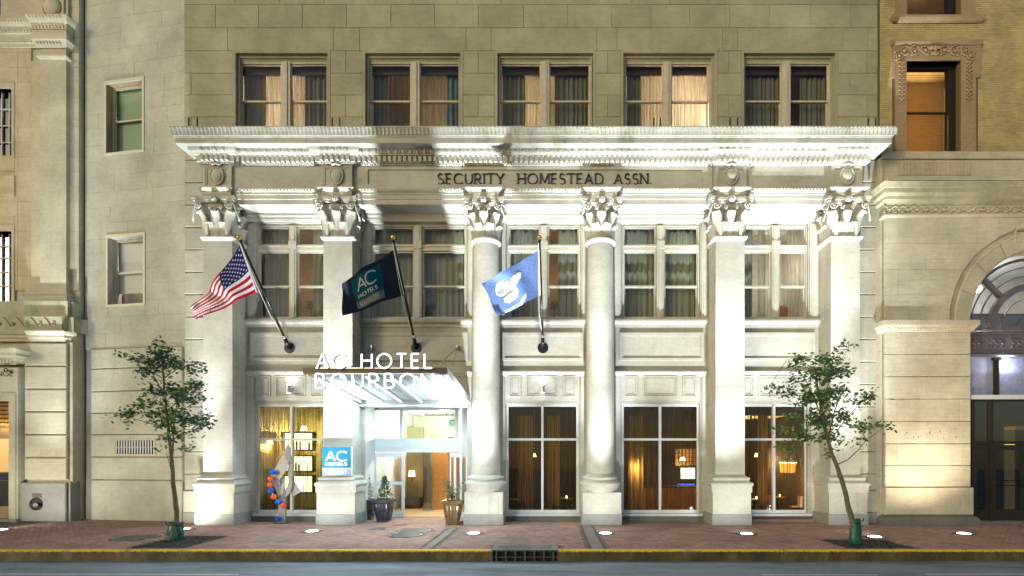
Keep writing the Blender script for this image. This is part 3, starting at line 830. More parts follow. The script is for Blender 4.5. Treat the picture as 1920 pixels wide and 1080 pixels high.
# --- sills, spandrel panels, panelled lower friezes
bays = []
def pil_half(k): return .60
for i in range(5):
    xa = PIL[i][0] + (.57 if not PIL[i][1] else .5); xb = PIL[i + 1][0] - (.57 if not PIL[i + 1][1] else .5)
    bays.append((xa, xb))
    zs = ZP(606, RW)
    m = MB(); pr = [(0, zs - .16), (.04, zs - .16), (.04, zs - .06), (.10, zs - .03), (.16, zs + .02), (.16, zs + .1), (.13, zs + .17), (0, zs + .18)]
    m.sweep(pr, [(xa, RW), (xb, RW)]); obj('window_sill', m, 'stone_smooth', hotel)
    w = MW[i]; px0, px1 = {0: (475, 607), 1: (691, 873), 2: (946, 1088), 3: (1166, 1314), 4: (1393, 1522)}[i]
    X0, X1, z1, z0 = XP(px0, RW), XP(px1, RW), ZP(629, RW), ZP(672, RW)
    sp = obj('spandrel_panel', MB().box(X0 + .001, X1 - .001, RW - .04, RW + .01, z0, z1), 'stone_smooth', hotel)
    m = MB(); m.ring((X0 - .10, X1 + .10, z0 - .10, z1 + .10), (X0, X1, z0, z1), RW - .09, RW + .02); m.ring((X0, X1, z0, z1), (X0 + .05, X1 - .05, z0 + .05, z1 - .05), RW - .065, RW - .02); obj('panel_moulding', m, 'stone_smooth', sp)
    zb = ZP(700, RW)
    m = MB(); m.sweep([(0, zb - .14), (.05, zb - .12), (.09, zb - .02), (.12, zb + .02), (.12, zb + .07), (0, zb + .12)], [(xa, RW), (xb, RW)]); obj('string_course', m, 'stone_smooth', hotel)
    if i != 1:
        g0, g1, _ = GW[i]; A, B = XP(g0, RW), XP(g1, RW); za, zc = ZP(747, RW), ZP(703, RW)
        fr = obj('panelled_frieze', MB().box(A, B, RW - .05, RW + .02, za - .1, zc + .06), 'stone_smooth', hotel)
        wd = B - A
        for u, v in ((.05, .21), (.28, .71), (.78, .95)):
            m = MB(); r = (A + wd * u, A + wd * v, za + .05, zc - .05)
            m.ring(r, (r[0] + .05, r[1] - .05, r[2] + .05, r[3] - .05), RW - .085, RW - .04); m.ring((r[0] + .1, r[1] - .1, r[2] + .1, r[3] - .1), (r[0] + .13, r[1] - .13, r[2] + .13, r[3] - .13), RW - .07, RW - .04); obj('panel', m, 'stone_smooth', fr)
    # lintel moulding over the storey window
    zl = ZP(417, RW)
    m = MB(); m.sweep([(0, zl - .0), (.10, zl + .0), (.14, zl + .08), (.14, zl + .14), (.20, zl + .2), (.20, zl + .30), (0, zl + .34)], [(xa, RW), (xb, RW)]); obj('lintel_moulding', m, 'stone_smooth', hotel)
    m = MB(); X0, X1 = XP(w[0], RW), XP(w[5], RW)
    for s0, s1 in ((xa, X0 - .02), (X1 + .02, xb)):
        if s1 - s0 > .12:
            m = MB(); m.box(s0 + .03, s1 - .02, RW - .06, RW + .01, zs + .19, zl - .01)
            if s1 - s0 > .25: m.box(s0 + .10, s1 - .08, RW - .09, RW - .06, zs + .25, zl - .1)
            obj('jamb', m, 'stone_smooth', hotel)

# --- shopfront windows
GS = ['first', None, 'second', 'third', 'fourth']
for i, gw in enumerate(GW):
    if not gw: continue
    X0, X1, xm = XP(gw[0], MG), XP(gw[1], MG), XP(gw[2], MG)
    w = obj('shop_window', MB().ring((X0, X1, ZG0, ZG1), (X0 + .09, X1 - .09, ZG0 + .10, ZG1 - .09), MG - .03, MG + .08), 'white', hotel)
    m = MB(); m.ring((X0 + .09, X1 - .09, ZG0 + .10, ZG1 - .09), (X0 + .12, X1 - .12, ZG0 + .13, ZG1 - .12), MG - .02, MG + .06); obj('inner_frame', m, 'white', w)
    m = MB(); m.box(xm - .045, xm + .045, MG - .09, MG + .08, ZG0 + .101, ZG1 - .091); obj('mullion', m, 'white', w)
    zt = ZP(824, MG)
    m = MB(); m.box(X0 + .091, xm - .046, MG - .08, MG + .08, zt - .045, zt + .045); m.box(xm + .046, X1 - .091, MG - .08, MG + .08, zt - .045, zt + .045); obj('transom_bar', m, 'white', w)
    for a, b in ((X0 + .12, xm - .046), (xm + .046, X1 - .12)):
        for c, d_ in ((ZG0 + .13, zt - .045), (zt + .045, ZG1 - .12)):
            m = MB(); m.add([(a, MG + .02, c), (b, MG + .02, c), (b, MG + .02, d_), (a, MG + .02, d_)], [(0, 1, 2, 3)]); obj('pane', m, 'glass', w)
    m = MB(); m.box(X0 - .06, X1 + .06, RW - .08, MG + .1, ZG0 - .1, ZG0 - .002); obj('sill', m, 'white', w)
    m = MB(); m.box(X0 - .12, X1 + .12, RW - .03, RW + .14, 0, ZG0 - .102); obj('stall_riser', m, 'red_base' if i == 4 else 'granite_dark', hotel)
    if i == 4:
        m = MB(); m.box(X0 - .12, X1 + .12, RW - .12, RW - .031, 0, .09); obj('kick_step', m, 'concrete', hotel)
    bx0, bx1 = bays[i]
    m = MB()
    for s0, s1 in ((bx0, X0 - .03), (X1 + .03, bx1)):
        if s1 - s0 > .1: m = MB(); m.box(s0 + .02, s1, RW - .05, RW + .01, .43, ZP(706, RW)); obj('jamb', m, 'stone_smooth', hotel)

# --- capitals
def leaf_mesh(h, w, out=.26):
    prof = [(0, 0, .80), (-.03, .30, .86), (-.05, .55, 1.0), (-.085, .76, .98), (-.15, .92, .90), (-.215, .985, .74), (-.262, .96, .55), (-.275, .87, .32)]
    cr = [(-1, .05), (-.72, -.005), (-.4, -.012), (-.17, -.004), (0, -.035), (.17, -.004), (.4, -.012), (.72, -.005), (1, .05)]
    vs = []; n = len(cr)
    for k in range(2):
        for y, z, ww in prof:
            for u, q in cr: vs.append((u * w / 2 * ww, y * out / .26 + q + .04 * k, z * h - (.02 * k if z > .9 else 0) - (.03 * abs(u) * (z > .7))))
    fs = []; K = len(prof)
    for k in range(2):
        for j in range(K - 1):
            for i in range(n - 1):
                a = k * K * n + j * n + i; q = (a, a + 1, a + n + 1, a + n); fs.append(q if k == 0 else q[::-1])
    for j in range(K - 1):
        for i in (0, n - 1): a = j * n + i; fs.append((a, a + n, a + n + K * n, a + K * n))
    for i in range(n - 1): a = (K - 1) * n + i; fs.append((a, a + 1, a + 1 + K * n, a + K * n))
    m = MB(); m.add(vs, fs); me = m.mesh('acanthus_leaf', True); fixn(me); me.materials.append(M['stone_smooth']); return me
def volute_mesh(r, mirror=1, stalk=True):
    pts = []
    if stalk: pts += [(-mirror * r * 2.0, .05, -r * 3.2), (-mirror * r * 1.75, .02, -r * 2.0), (-mirror * r * 1.35, 0, -r * .9)]
    for k in range(30):
        t = k / 29; a = pi * (1.0 - t * 3.5) + (-.2); rr = r * (1 - .82 * t)
        pts.append((mirror * rr * cos(a), -.04 * t, rr * sin(a)))
    m = MB(); m.tube(pts, r * .21, 6, r * .13); m.ball((0, -.03, 0), r * .2, 8, 5); me = m.mesh('volute', True); me.materials.append(M['stone_smooth']); return me
LOW, MID = leaf_mesh(.52, .42, .19), leaf_mesh(.95, .44, .27)
VOL = [volute_mesh(.17, 1), volute_mesh(.17, -1)]; HEL = [volute_mesh(.115, 1), volute_mesh(.115, -1)]; SVO = [volute_mesh(.16, 1, False), volute_mesh(.16, -1, False)]
m = MB(); m.ball((0, 0, 0), .13, 12, 8, 1, .7); m.tube([(.085 * cos(t * .5) * (1 - t / 22), -.09, .085 * sin(t * .5) * (1 - t / 22)) for t in range(20)], .022, 5); ROS = m.mesh('rosette', True); ROS.materials.append(M['stone_smooth'])
CH = 1.46
def abacus(cx, y0, y1, hw, front):
    "concave-sided slab"
    pts = []
    for k in range(9): t = k / 8; pts.append((cx - hw + 2 * hw * t, y0 - front + .17 * (1 - (2 * t - 1) ** 2)))
    pts += [(cx + hw + .0, y0 - front + .12)]
    for k in range(1, 6): t = k / 6; pts.append((cx + hw - .15 * sin(pi * t), y0 - front + .12 + (y1 - y0 + front - .12) * t))
    pts += [(cx + hw, y1), (cx - hw, y1)]
    for k in range(1, 6): t = 1 - k / 6; pts.append((cx - hw + .15 * sin(pi * t), y0 - front + .12 + (y1 - y0 + front - .12) * t))
    pts += [(cx - hw, y0 - front + .12)]
    return pts
for k, (cx, rnd_) in enumerate(PIL):
    z = 11.25; y0 = PF
    if not rnd_:
        m = MB(); hw = .56
        m.add([(cx - hw, y0, z), (cx + hw, y0, z), (cx + hw, RW, z), (cx - hw, RW, z), (cx - hw - .05, y0 - .06, z + CH - .2), (cx + hw + .05, y0 - .06, z + CH - .2), (cx + hw + .05, RW, z + CH - .2), (cx - hw - .05, RW, z + CH - .2)],
              [(0, 1, 5, 4), (1, 2, 6, 5), (3, 0, 4, 7), (4, 5, 6, 7), (3, 2, 1, 0)])
        cap = obj('capital', m, 'stone_smooth', hotel)
        L = [(LOW, -.27, -.01, 0), (LOW, .27, -.01, 0), (MID, 0, -.02, 0), (MID, -.50, -.01, -pi / 5), (MID, .50, -.01, pi / 5)]
        for s in (-1, 1): L += [(LOW, s * .57, .26, s * pi / 2), (LOW, s * .57, .64, s * pi / 2), (MID, s * .58, .45, s * pi / 2)]
        for me, dx, dy, rz in L: inst('acanthus_leaf', me, cap, (cx + dx, y0 + dy, z + .01), (0, 0, rz))
        for s in (0, 1):
            q = 1 if s else -1
            inst('volute', VOL[s], cap, (cx + q * .60, y0 - .25, z + 1.10), (0, 0, q * .35)); inst('helix', HEL[1 - s], cap, (cx + q * .17, y0 - .15, z + 1.08))
            inst('volute', SVO[s], cap, (cx + q * .73, y0 + .05, z + 1.10), (0, 0, q * 1.35)); inst('volute', SVO[1 - s], cap, (cx + q * .70, y0 + .62, z + 1.06), (0, 0, q * 1.5))
        ab = abacus(cx, y0, RW, .79, .29)
        ro = inst('rosette', ROS, cap, (cx, y0 - .22, z + CH - .10))
    else:
        cy = 20.55; r = .52; m = MB(); m.lathe([(r, 0), (r, .5), (r + .04, 1.0), (r + .14, CH - .2)], (cx, cy, z), 28, cap=False); cap = obj('capital', m, 'stone_smooth', hotel, smooth=True)
        for j in range(-2, 2):
            a = (j + .5) * pi / 4; inst('acanthus_leaf', LOW, cap, (cx + sin(a) * r, cy - cos(a) * r, z + .01), (0, 0, a))
        for a in (-pi / 2, -pi / 4, 0, pi / 4, pi / 2): inst('acanthus_leaf', MID, cap, (cx + sin(a) * r, cy - cos(a) * r, z + .01), (0, 0, a))
        for s in (0, 1):
            q = 1 if s else -1
            inst('volute', VOL[s], cap, (cx + q * .54, cy - .70, z + 1.10), (0, 0, q * .5)); inst('helix', HEL[1 - s], cap, (cx + q * .17, cy - .68, z + 1.08))
            inst('volute', SVO[s], cap, (cx + q * .70, cy - .36, z + 1.10), (0, 0, q * 1.3))
        ab = abacus(cx, cy - .52, RW, .76, .26)
        inst('rosette', ROS, cap, (cx, cy - .72, z + CH - .10))
    m = MB(); m.slab(ab, z + CH - .19, z + CH - .10); ab2 = [(cx + (p[0] - cx) * 1.05, p[1] - .03 if p[1] < RW - .01 else p[1]) for p in ab]; m.slab(ab2, z + CH - .10, z + CH); obj('abacus', m, 'stone_smooth', cap, fix=True)

# --- pilasters and columns
for k, (cx, rnd_) in enumerate(PIL):
    zj = [1.90, 5.38, 8.45, 11.12]
    nm = 'column' if rnd_ else 'pilaster'
    pl = obj(nm, MB().box(cx - .74, cx + .74, 19.80, RW - .002, .43, 1.26), 'stone', hotel)
    m = MB(); m.block(cx - .77, cx + .77, 0, .428, 19.77, RW - 19.772, .012); obj('granite_base', m, 'granite', pl)
    if not rnd_:
        for a, b in zip(zj, zj[1:]):
            m = MB(); g_ = .004; tt = lambda z_: .575 - .012 * (z_ - 1.9) / 9
            h0, h1 = tt(a), tt(b); c = .006
            m.add([(cx - h0, RW - .001, a + g_), (cx - h0, PF, a + g_), (cx + h0, PF, a + g_), (cx + h0, RW - .001, a + g_), (cx - h1, RW - .001, b - g_), (cx - h1, PF, b - g_), (cx + h1, PF, b - g_), (cx + h1, RW - .001, b - g_)],
                  [(0, 1, 5, 4), (1, 2, 6, 5), (2, 3, 7, 6), (0, 3, 2, 1), (4, 5, 6, 7)]); obj('shaft_block', m, 'stone', pl)
        path = [(cx - .57, RW - .001), (cx - .57, PF), (cx + .57, PF), (cx + .57, RW - .001)]
        base = [(-.02, 1.261), (.21, 1.261), (.21, 1.50), (.225, 1.51), (.25, 1.55), (.25, 1.60), (.225, 1.645), (.17, 1.66), (.14, 1.70), (.12, 1.75), (.15, 1.77), (.155, 1.81), (.13, 1.85), (.06, 1.86), (.02, 1.91), (-.02, 1.95)]
        m = MB(); m.sweep(base, path); obj('base_moulding', m, 'stone_smooth', pl)
        m = MB(); m.sweep([(-.02, 11.08), (.01, 11.08), (.06, 11.14), (.09, 11.19), (.09, 11.235), (.02, 11.25), (-.02, 11.25)], path); obj('necking', m, 'stone_smooth', pl)
    else:
        cy = 20.55
        for a, b in zip(zj, zj[1:]):
            tt = lambda z_: .575 - .055 * max(0, (z_ - 1.9) / 9.2) ** 1.6
            m = MB(); m.lathe([(tt(a + (b - a) * q / 4), a + .003 + (b - a - .006) * q / 4) for q in range(5)], (cx, cy, 0), 40, cap=False); obj('shaft_block', m, 'stone', pl, smooth=True)
        m = MB(); m.lathe([(.79, 1.262), (.79, 1.50), (.80, 1.52), (.83, 1.56), (.83, 1.61), (.80, 1.65), (.73, 1.67), (.69, 1.72), (.69, 1.77), (.72, 1.79), (.725, 1.82), (.70, 1.86), (.62, 1.87), (.58, 1.95)], (cx, cy, 0), 40, cap=False); obj('base_moulding', m, 'stone_smooth', pl, smooth=True)
        m = MB(); m.lathe([(.52, 11.06), (.54, 11.08), (.60, 11.13), (.62, 11.19), (.60, 11.24), (.52, 11.25)], (cx, cy, 0), 40, cap=False); obj('necking', m, 'stone_smooth', pl, smooth=True)

# --- entablature
XL, XR = XP(384, PF), XP(1618, PF)
def ressaut_path(y, dy, hw, ks, yend):
    P = [(XL, yend)]
    for k in ks:
        c = PIL[k][0]; a, b = c - hw, c + hw
        if k == 0: P += [(XL, y - dy), (b, y - dy), (b, y)]
        elif k == 5: P += [(a, y), (a, y - dy), (XR, y - dy)]
        else: P += [(a, y), (a, y - dy), (b, y - dy), (b, y)]
    P += [(XR, yend)]
    return P
A0, A1 = 12.50, 13.06
PA = ressaut_path(PF + .0, .14, .58, range(6), RW)
ent = obj('architrave', MB().sweep([(-.93, A0), (0, A0), (0, A0 + .19), (.03, A0 + .20), (.03, A0 + .36), (.06, A0 + .37), (.06, A0 + .50)], [(XL, PF - .001), (XR, PF - .001)]), 'stone_smooth', hotel)
for k, (c, r_) in enumerate(PIL):
    a, b = max(c - .60, XL + .0), min(c + .60, XR - .0)
    m = MB(); m.box(a, b, PF - .14, PF - .002, 12.72, A1 - .13); m.box(a - .002, b + .002, PF - .155, PF - .141, 12.83, A1 - .131); obj('impost_block', m, 'stone', ent)
m = MB(); m.sweep([(-.1, A1 - .125), (.02, A1 - .125), (.05, A1 - .10), (.10, A1 - .05), (.12, A1 - .02), (.12, A1), (-.1, A1)], [(p[0], p[1]) for p in ressaut_path(PF - .03, .12, .60, range(6), PF + .3)]); obj('architrave_cap', m, 'stone_smooth', ent)
m = MB(); x = XL - .08
while x < XR + .08:
    m.ball((x, PF - .15, A1 - .10), .03, 6, 4); x += .13
obj('bead_moulding', m, 'stone_smooth', ent, kind='stuff')
# frieze with recessed lettering panel and four cartouches
F1 = 13.97
fz = obj('frieze', MB().box(XL, XR, PF + .02, PF + .4, A1 - .002, F1 + .6), 'stone_smooth', hotel)
IX0, IX1 = XP(690, PF), XP(1315, PF)
m = MB(); m.ring((XP(672, PF), XP(1335, PF), A1 + .002, F1), (IX0, IX1, A1 + .22, F1 - .12), PF - .03, PF + .03); obj('inscription_border', m, 'stone_smooth', fz)
for a, b in ((438, 606), (1410, 1556)):
    m = MB(); m.box(XP(a, PF), XP(b, PF), PF - .03, PF + .021, A1 + .002, F1); obj('frieze_stone', m, 'stone_smooth', fz)
for k in (0, 1, 4, 5):
    c = PIL[k][0]; y = PF - .12; a, b = max(c - .60, XL), min(c + .60, XR); cc = (a + b) / 2
    m = MB(); m.box(a, b, y + .04, PF + .03, A1 + .002, F1); ct = obj('cartouche_panel', m, 'stone_smooth', fz)
    m = MB(); m.ring((a, b, A1 + .002, F1), (a + .1, b - .1, A1 + .1, F1 - .08), y, y + .05); m.ring((a + .1, b - .1, A1 + .1, F1 - .08), (a + .15, b - .15, A1 + .15, F1 - .13), y + .015, y + .05); obj('panel_moulding', m, 'stone_smooth', ct)
    m = MB(); m.lathe([(.001, -.10), (.10, -.095), (.18, -.06), (.235, 0)], (0, 0, 0), 22); m.v = [(p[0] * 1.0, y + p[2], p[1] * 1.35) for p in m.v]; m.v = [(cc + p[0] * (1 + .10 * p[2] / .3), p[1], 13.54 + p[2]) for p in m.v]; m.f = m.f[:-2] + [tuple(range(22))]
    obj('cartouche_oval', m, 'stone_smooth', ct, smooth=True, fix=True)
    m = MB(); m.tube([(cc + .25 * cos(t * .3) * (1 + .1 * sin(t * .3)), y - .01, 13.54 + .335 * sin(t * .3)) for t in range(22)], .035, 6); m.tube([(cc - .2, y - .02, F1 + .03), (cc - .12, y - .07, F1 - .02), (cc, y - .09, F1 + .02), (cc + .12, y - .07, F1 - .02), (cc + .2, y - .02, F1 + .03)], .05, 6); obj('cartouche_rim', m, 'stone_smooth', ct, smooth=True)
ins = obj('inscription', MB().box(IX0 + .01, IX1 - .01, PF + .012, PF + .03, A1 + .23, F1 - .13), 'stone_smooth', hotel)
letters('SECURITY', XP(821, PF), XP(944, PF), PF - .035, ZP(345.5, PF), .405, .05, 'letter_dark', ins, .10, .15, .30)
letters('HOMESTEAD', XP(971, PF), XP(1130, PF), PF - .035, ZP(345.5, PF), .405, .05, 'letter_dark', ins, .10, .15, .28)
letters('ASSN.', XP(1152, PF), XP(1221, PF), PF - .035, ZP(345.5, PF), .405, .05, 'letter_dark', ins, .10, .15, .28)
# cornice: bed mouldings, dentils, egg and dart, soffit, corona, gutter moulding
B = F1
PB = ressaut_path(PF + .02, .12, .62, (0, 1, 4, 5), UW)
cor = obj('cornice', MB().sweep([(.30, 14.49), (.68, 14.49), (.68, 14.70), (.70, 14.705), (.70, 14.73), (.725, 14.76), (.745, 14.86), (.80, 15.00), (.815, 15.01), (.815, 15.05), (-.40, 15.14)], [(XL, UW), (XL, PF), (XR, PF), (XR, UW)]), 'mossy', hotel)
m = MB(); m.sweep([(-.1, B), (.03, B), (.06, B + .02), (.09, B + .06), (.10, B + .08), (.15, B + .08), (.15, B + .31), (.26, B + .32), (.27, B + .34), (.33, B + .40), (.36, B + .50), (.36, B + .521), (-.1, B + .521)], PB); bed = obj('bed_moulding', m, 'stone_smooth', hotel)
m = MB(); m.block(0, .11, 0, .2, 0, .11, .006); DEN = m.mesh('dentil'); DEN.materials.append(M['stone_smooth'])
m = MB(); m.ball((0, 0, 0), .062, 8, 6, 1, .8, 1.2); EGG = m.mesh('egg', True)
eggs = MB(); darts = MB()
def along(P, q, step, f):
    for (x0, y0), (x1, y1) in zip(P, P[1:]):
        if abs(x1 - x0) < .3: continue
        n = max(1, round((x1 - x0) / step)); 
        for i in range(n): f(x0 + (x1 - x0) * (i + .5) / n, y0)
def dentil(x, y): inst('dentil', DEN, bed, (x - .055, y - .25, B + .095))
along(PB, 0, .195, dentil)
along(PB, 0, .27, lambda x, y: (eggs.ball((x, y - .33, B + .425), .075, 8, 6, 1, .8, 1.15), eggs.bar((x + .135, y - .35, B + .49), (x + .135, y - .30, B + .35), .03, .05)))
obj('egg_and_dart', eggs, 'stone_smooth', bed, kind='stuff', smooth=True)
along(PB, 0, .10, lambda x, y: darts.ball((x, y - .10, B + .045), .035, 6, 4))
obj('bead_moulding', darts, 'stone_smooth', bed, kind='stuff', smooth=True)
m = MB(); x = XL - .80
while x < XR + .78:   # upright leaves on the gutter moulding
    m.add([(x, PF - .735, 14.765), (x + .06, PF - .765, 14.765), (x + .12, PF - .735, 14.765), (x + .005, PF - .752, 14.86), (x + .06, PF - .79, 14.87), (x + .115, PF - .752, 14.86), (x + .01, PF - .79, 14.96), (x + .06, PF - .84, 14.985), (x + .11, PF - .79, 14.96)],
          [(0, 1, 4, 3), (1, 2, 5, 4), (3, 4, 7, 6), (4, 5, 8, 7)]); x += .148
obj('gutter_leaves', m, 'mossy_light', cor, kind='stuff')
for px in (354, 370, 623, 637, 1226, 1238, 1369, 1383, 1628, 1642):
    m = MB(); m.tube([(XP(px, 20.0), 20.0, 15.08), (XP(px, 20.0), 20.0, ZP(221, 20.0))], .028, 6); obj('anchor_rod', m, 'black', hotel)

# --- entrance
m = MB(); m.box(EX0 - .3, EX0, RW + .12, ED, 0, EZ + .2); m.box(EX1, EX1 + .35, RW + .12, ED, 0, EZ + .2); m.box(EX0 - .3, EX1 + .35, RW + .12, ED + .1, EZ, EZ + .2); obj('porch_lining', m, 'white', hotel)
LX = XP(700, ED); RX = XP(873, ED)
z0h, z1h, zt1 = ZP(848, ED), ZP(822, ED), ZP(769, ED)
ent_ = obj('entrance', MB().box(LX - .15, RX + .1, ED - .02, ED + .14, z0h, z1h), 'white', hotel)
m = MB(); m.box(LX - .15, RX + .1, ED - .045, ED - .021, z0h + .2, z1h - .28); m.box(LX - .15, RX + .1, ED, ED + .12, zt1 + .002, EZ); m.box(LX - .15, LX - .02, ED, ED + .12, z1h, zt1); obj('header', m, 'white', ent_)
for a, b in ((749, 755), (852, 858), (866, 876)):
    m = MB(); m.box(XP(a, ED), XP(b, ED), ED + .002, ED + .118, z1h, zt1); obj('transom_post', m, 'white', ent_)
for a, b in ((700, 749), (755, 802), (802.6, 852), (858, 866)):
    m = MB(); m.box(XP(a, ED), XP(b, ED), ED + .05, ED + .06, z1h, zt1); obj('transom_pane', m, 'glass_clear', ent_)
zb = .01
for a, b, rail in ((701, 758, 1), (843.5, 853, 0), (853, 876, 0)):
    x0, x1 = XP(a, ED), XP(b, ED); y = ED if a < 845 else ED - .02
    t = .16 if rail else .07
    m = MB(); m.ring((x0, x1, zb, z0h - .02), (x0 + t * .75, x1 - t * .75, zb + .22, z0h - .22), y, y + .07)
    if rail: zr = ZP(906, ED); m.box(x0 + t * .74, x1 - t * .74, y + .002, y + .068, zr - .07, zr + .07)
    dl = obj('door_leaf', m, 'white', ent_)
    m = MB(); m.add([(x0 + t * .5, y + .035, .2), (x1 - t * .5, y + .035, .2), (x1 - t * .5, y + .035, z0h - .2), (x0 + t * .5, y + .035, z0h - .2)], [(0, 1, 2, 3)]); obj('door_pane', m, 'glass_clear', ent_)
m = MB(); m.box(XP(862, 21.0), XP(866, 21.0), 21.0, 21.08, 0, EZ); obj('porch_post', m, 'white', ent_)
sc_ = thing('security_camera', 'small dome camera on the porch ceiling above the entrance', 'camera', (XP(708, 21.6), 21.6, EZ))
m = MB(); m.ball((XP(708, 21.6), 21.6, EZ - .08), .08, 12, 8); obj('dome', m, 'black', sc_, smooth=True)
m = MB(); m.lathe([(.1, -.09), (.1, .0)], (XP(708, 21.6), 21.6, EZ), 14); obj('housing', m, 'white', sc_)

# ================================================================ GROUND-FLOOR INTERIOR
IX0r, IX1r, IY1, IZ = XP(478, RW) - .6, XP(1530, RW) + .3, 29.0, 5.25
LBX0, LBX1 = EX0 - .1, EX1 + .2                       # lobby behind the doors
def slab_room(nm, x0, x1, y0, y1, z0, z1, mats):
    m = MB(); m.box(x0, x1, y0, y1, z0 - .05, z0 + .02); obj(nm + '_floor', m, mats[0], hotel)
    m = MB(); m.box(x0, x1, y0, y1, z1, z1 + .1); obj(nm + '_ceiling', m, mats[1], hotel)
    m = MB(); m.box(x0, x1, y1, y1 + .1, z0, z1); m.box(x0 - .1, x0, y0, y1 + .1, z0, z1); m.box(x1, x1 + .1, y0, y1 + .1, z0, z1); obj(nm + '_wall', m, mats[2], hotel)
slab_room('bar', IX0r, LBX0 - .25, 21.4, 26.0, 0, IZ, ('wood_dark', 'room_dark', 'olive'))
slab_room('restaurant', LBX1 + .25, IX1r, 21.4, IY1, 0, IZ, ('wood_dark', 'room_dark', 'room_dark'))
slab_room('lobby', LBX0, LBX1, ED + .15, 29.0, 0, 4.9, ('floor_warm', 'room_white', 'room_white'))
# lobby pieces
m = MB(); m.box(XP(812, 25.5), XP(843, 25.5), 25.0, 28.5, .02, 3.6); obj('wood_panel', m, 'wood', hotel)
m = MB(); m.box(XP(755, 27), XP(790, 27), 27.4, 27.6, .02, 4.2); obj('olive_panel', m, 'olive', hotel)
m = MB(); m.box(XP(793, 24.5), XP(812, 24.5), 24.5, 24.58, .02, 3.4); obj('glass_screen', m, 'glass_clear', hotel)
bn = thing('bench', 'low dark bench standing inside the hotel lobby', 'bench', (XP(774, 26), 26, 0))
m = MB(); m.box(XP(758, 26), XP(789, 26), 25.8, 26.5, .12, .52); obj('seat', m, 'wood_dark', bn)
for x in (760, 787):
    m = MB(); m.box(XP(x, 26) - .04, XP(x, 26) + .04, 25.9, 26.4, .02, .12); obj('leg', m, 'black', bn)
lb = thing('wall_lamp', 'small yellow lamp glowing on the lobby wall', 'lamp', (XP(772, 26.9), 26.9, ZP(888, 26.9)))
p = W(772, 888, 26.9); m = MB(); m.lathe([(.18, -.14), (.13, .16)], p, 14); obj('lamp_shade', m, 'lamp_warm', lb); m = MB(); m.tube([p + Vector((0, .02, -.14)), p + Vector((0, .05, -.4))], .02); obj('bracket', m, 'black', lb)
for k, (x0, y0, x1, y1) in enumerate(((-6.4, 23.4, -3.9, 25.8), (-5.6, 23.2, -3.7, 24.4), (-7.3, 24.2, -6.6, 26.5))):
    m = MB(); m.bar((x0, y0, 4.78), (x1, y1, 4.78), .07, .05); o = obj('strip_light', m, 'tube'); tag(o, ('long diagonal light strip on the lobby ceiling', 'short diagonal light strip on the lobby ceiling', 'light strip near the left wall of the lobby ceiling')[k], 'light', 'light strips on the lobby ceiling')
cl = thing('pendant_lamp', 'warm pendant lamp hanging in the middle of the lobby', 'lamp', (-5.2, 25.5, 4.9)); m = MB(); m.lathe([(.22, 0), (.12, .25)], (-5.2, 25.5, 4.2), 14); obj('lamp_shade', m, 'lamp_warm', cl); m = MB(); m.tube([(-5.2, 25.5, 4.45), (-5.2, 25.5, 4.9)], .012); obj('cord', m, 'black', cl)
lamp('lamp_light', 'POINT', (-5.2, 25.0, 3.9), 900, (1, .93, .78), cl, .2)
ex = thing('exit_sign', 'green glowing EXIT sign hanging inside the lobby above the doors', 'sign', (XP(846, 23.5), 23.5, ZP(793, 23.5)))
m = MB(); m.box(XP(841, 23.5), XP(857, 23.5), 23.5, 23.54, ZP(799, 23.5), ZP(787, 23.5)); obj('sign_panel', m, 'dark', ex)
letters('EXIT', XP(842.5, 23.5), XP(855.5, 23.5), 23.49, ZP(797.5, 23.5), .2, .008, 'exit', ex, .16)
m = MB(); m.tube([(XP(849, 23.5), 23.52, ZP(787, 23.5)), (XP(849, 23.5), 23.52, 4.9)], .012); obj('hanger', m, 'black', ex)
# bar: three backlit bottle shelves
for k, (y0, y1) in enumerate(((812, 843), (856, 883), (893, 923))):
    D = 23.6; x0, x1 = XP(528, D), XP(584, D); za, zc = ZP(y1, D), ZP(y0, D)
    s = thing('bottle_shelf', ('highest', 'middle', 'lowest')[k] + ' of the three backlit shelves behind the first shop window', 'shelf', ((x0 + x1) / 2, D, za), 'backlit shelves in the bar')
    m = MB(); m.box(x0, x1, D + .3, D + .34, za, zc); obj('back_panel', m, 'shelf_glow', s)
    m = MB(); m.ring((x0 - .06, x1 + .06, za - .06, zc + .06), (x0, x1, za, zc), D + .05, D + .35); obj('shelf_frame', m, 'wood_dark', s)
    x = x0 + .06; rb = random.Random(k)
    while x < x1 - .05:
        if rb.random() < .6:
            h = rb.uniform(.35, .62); m = MB(); m.lathe([(.04, 0), (.045, .02), (.045, h * .6), (.015, h * .75), (.015, h)], (x, D + .18, za + .001), 8); b_ = obj('bottle', m, rb.choice(['glass_dark', 'olive', 'wood_dark', 'glass_clear']), smooth=True)
            tag(b_, 'small bottle standing on the ' + ('highest', 'middle', 'lowest')[k] + ' backlit bar shelf', 'bottle', 'bottles on the ' + ('highest', 'middle', 'lowest')[k] + ' bar shelf')
        x += rb.uniform(.10, .17)
def ceiling_lamp(px, D, z, e, label, col=(1, .62, .24), mat='lamp_warm', r=.16):
    x = XP(px, D); c = thing('pendant_lamp', label, 'lamp', (x, D, IZ), 'pendant lamps in the ground floor rooms')
    m = MB(); m.lathe([(r, 0), (r * .6, r * 1.2)], (x, D, z), 14); obj('lamp_shade', m, mat, c); m = MB(); m.tube([(x, D, z + r), (x, D, IZ)], .012, 5); obj('cord', m, 'black', c)
    lamp('lamp_light', 'POINT', (x, D, z - .15), e, col, c, .12); return c
ceiling_lamp(570, 24.6, 3.9, 260, 'pendant lamp over the bar behind the first shop window', (1, .72, .25))
ceiling_lamp(505, 23.0, 3.2, 90, 'small pendant lamp at the left end of the bar', (1, .6, .2))
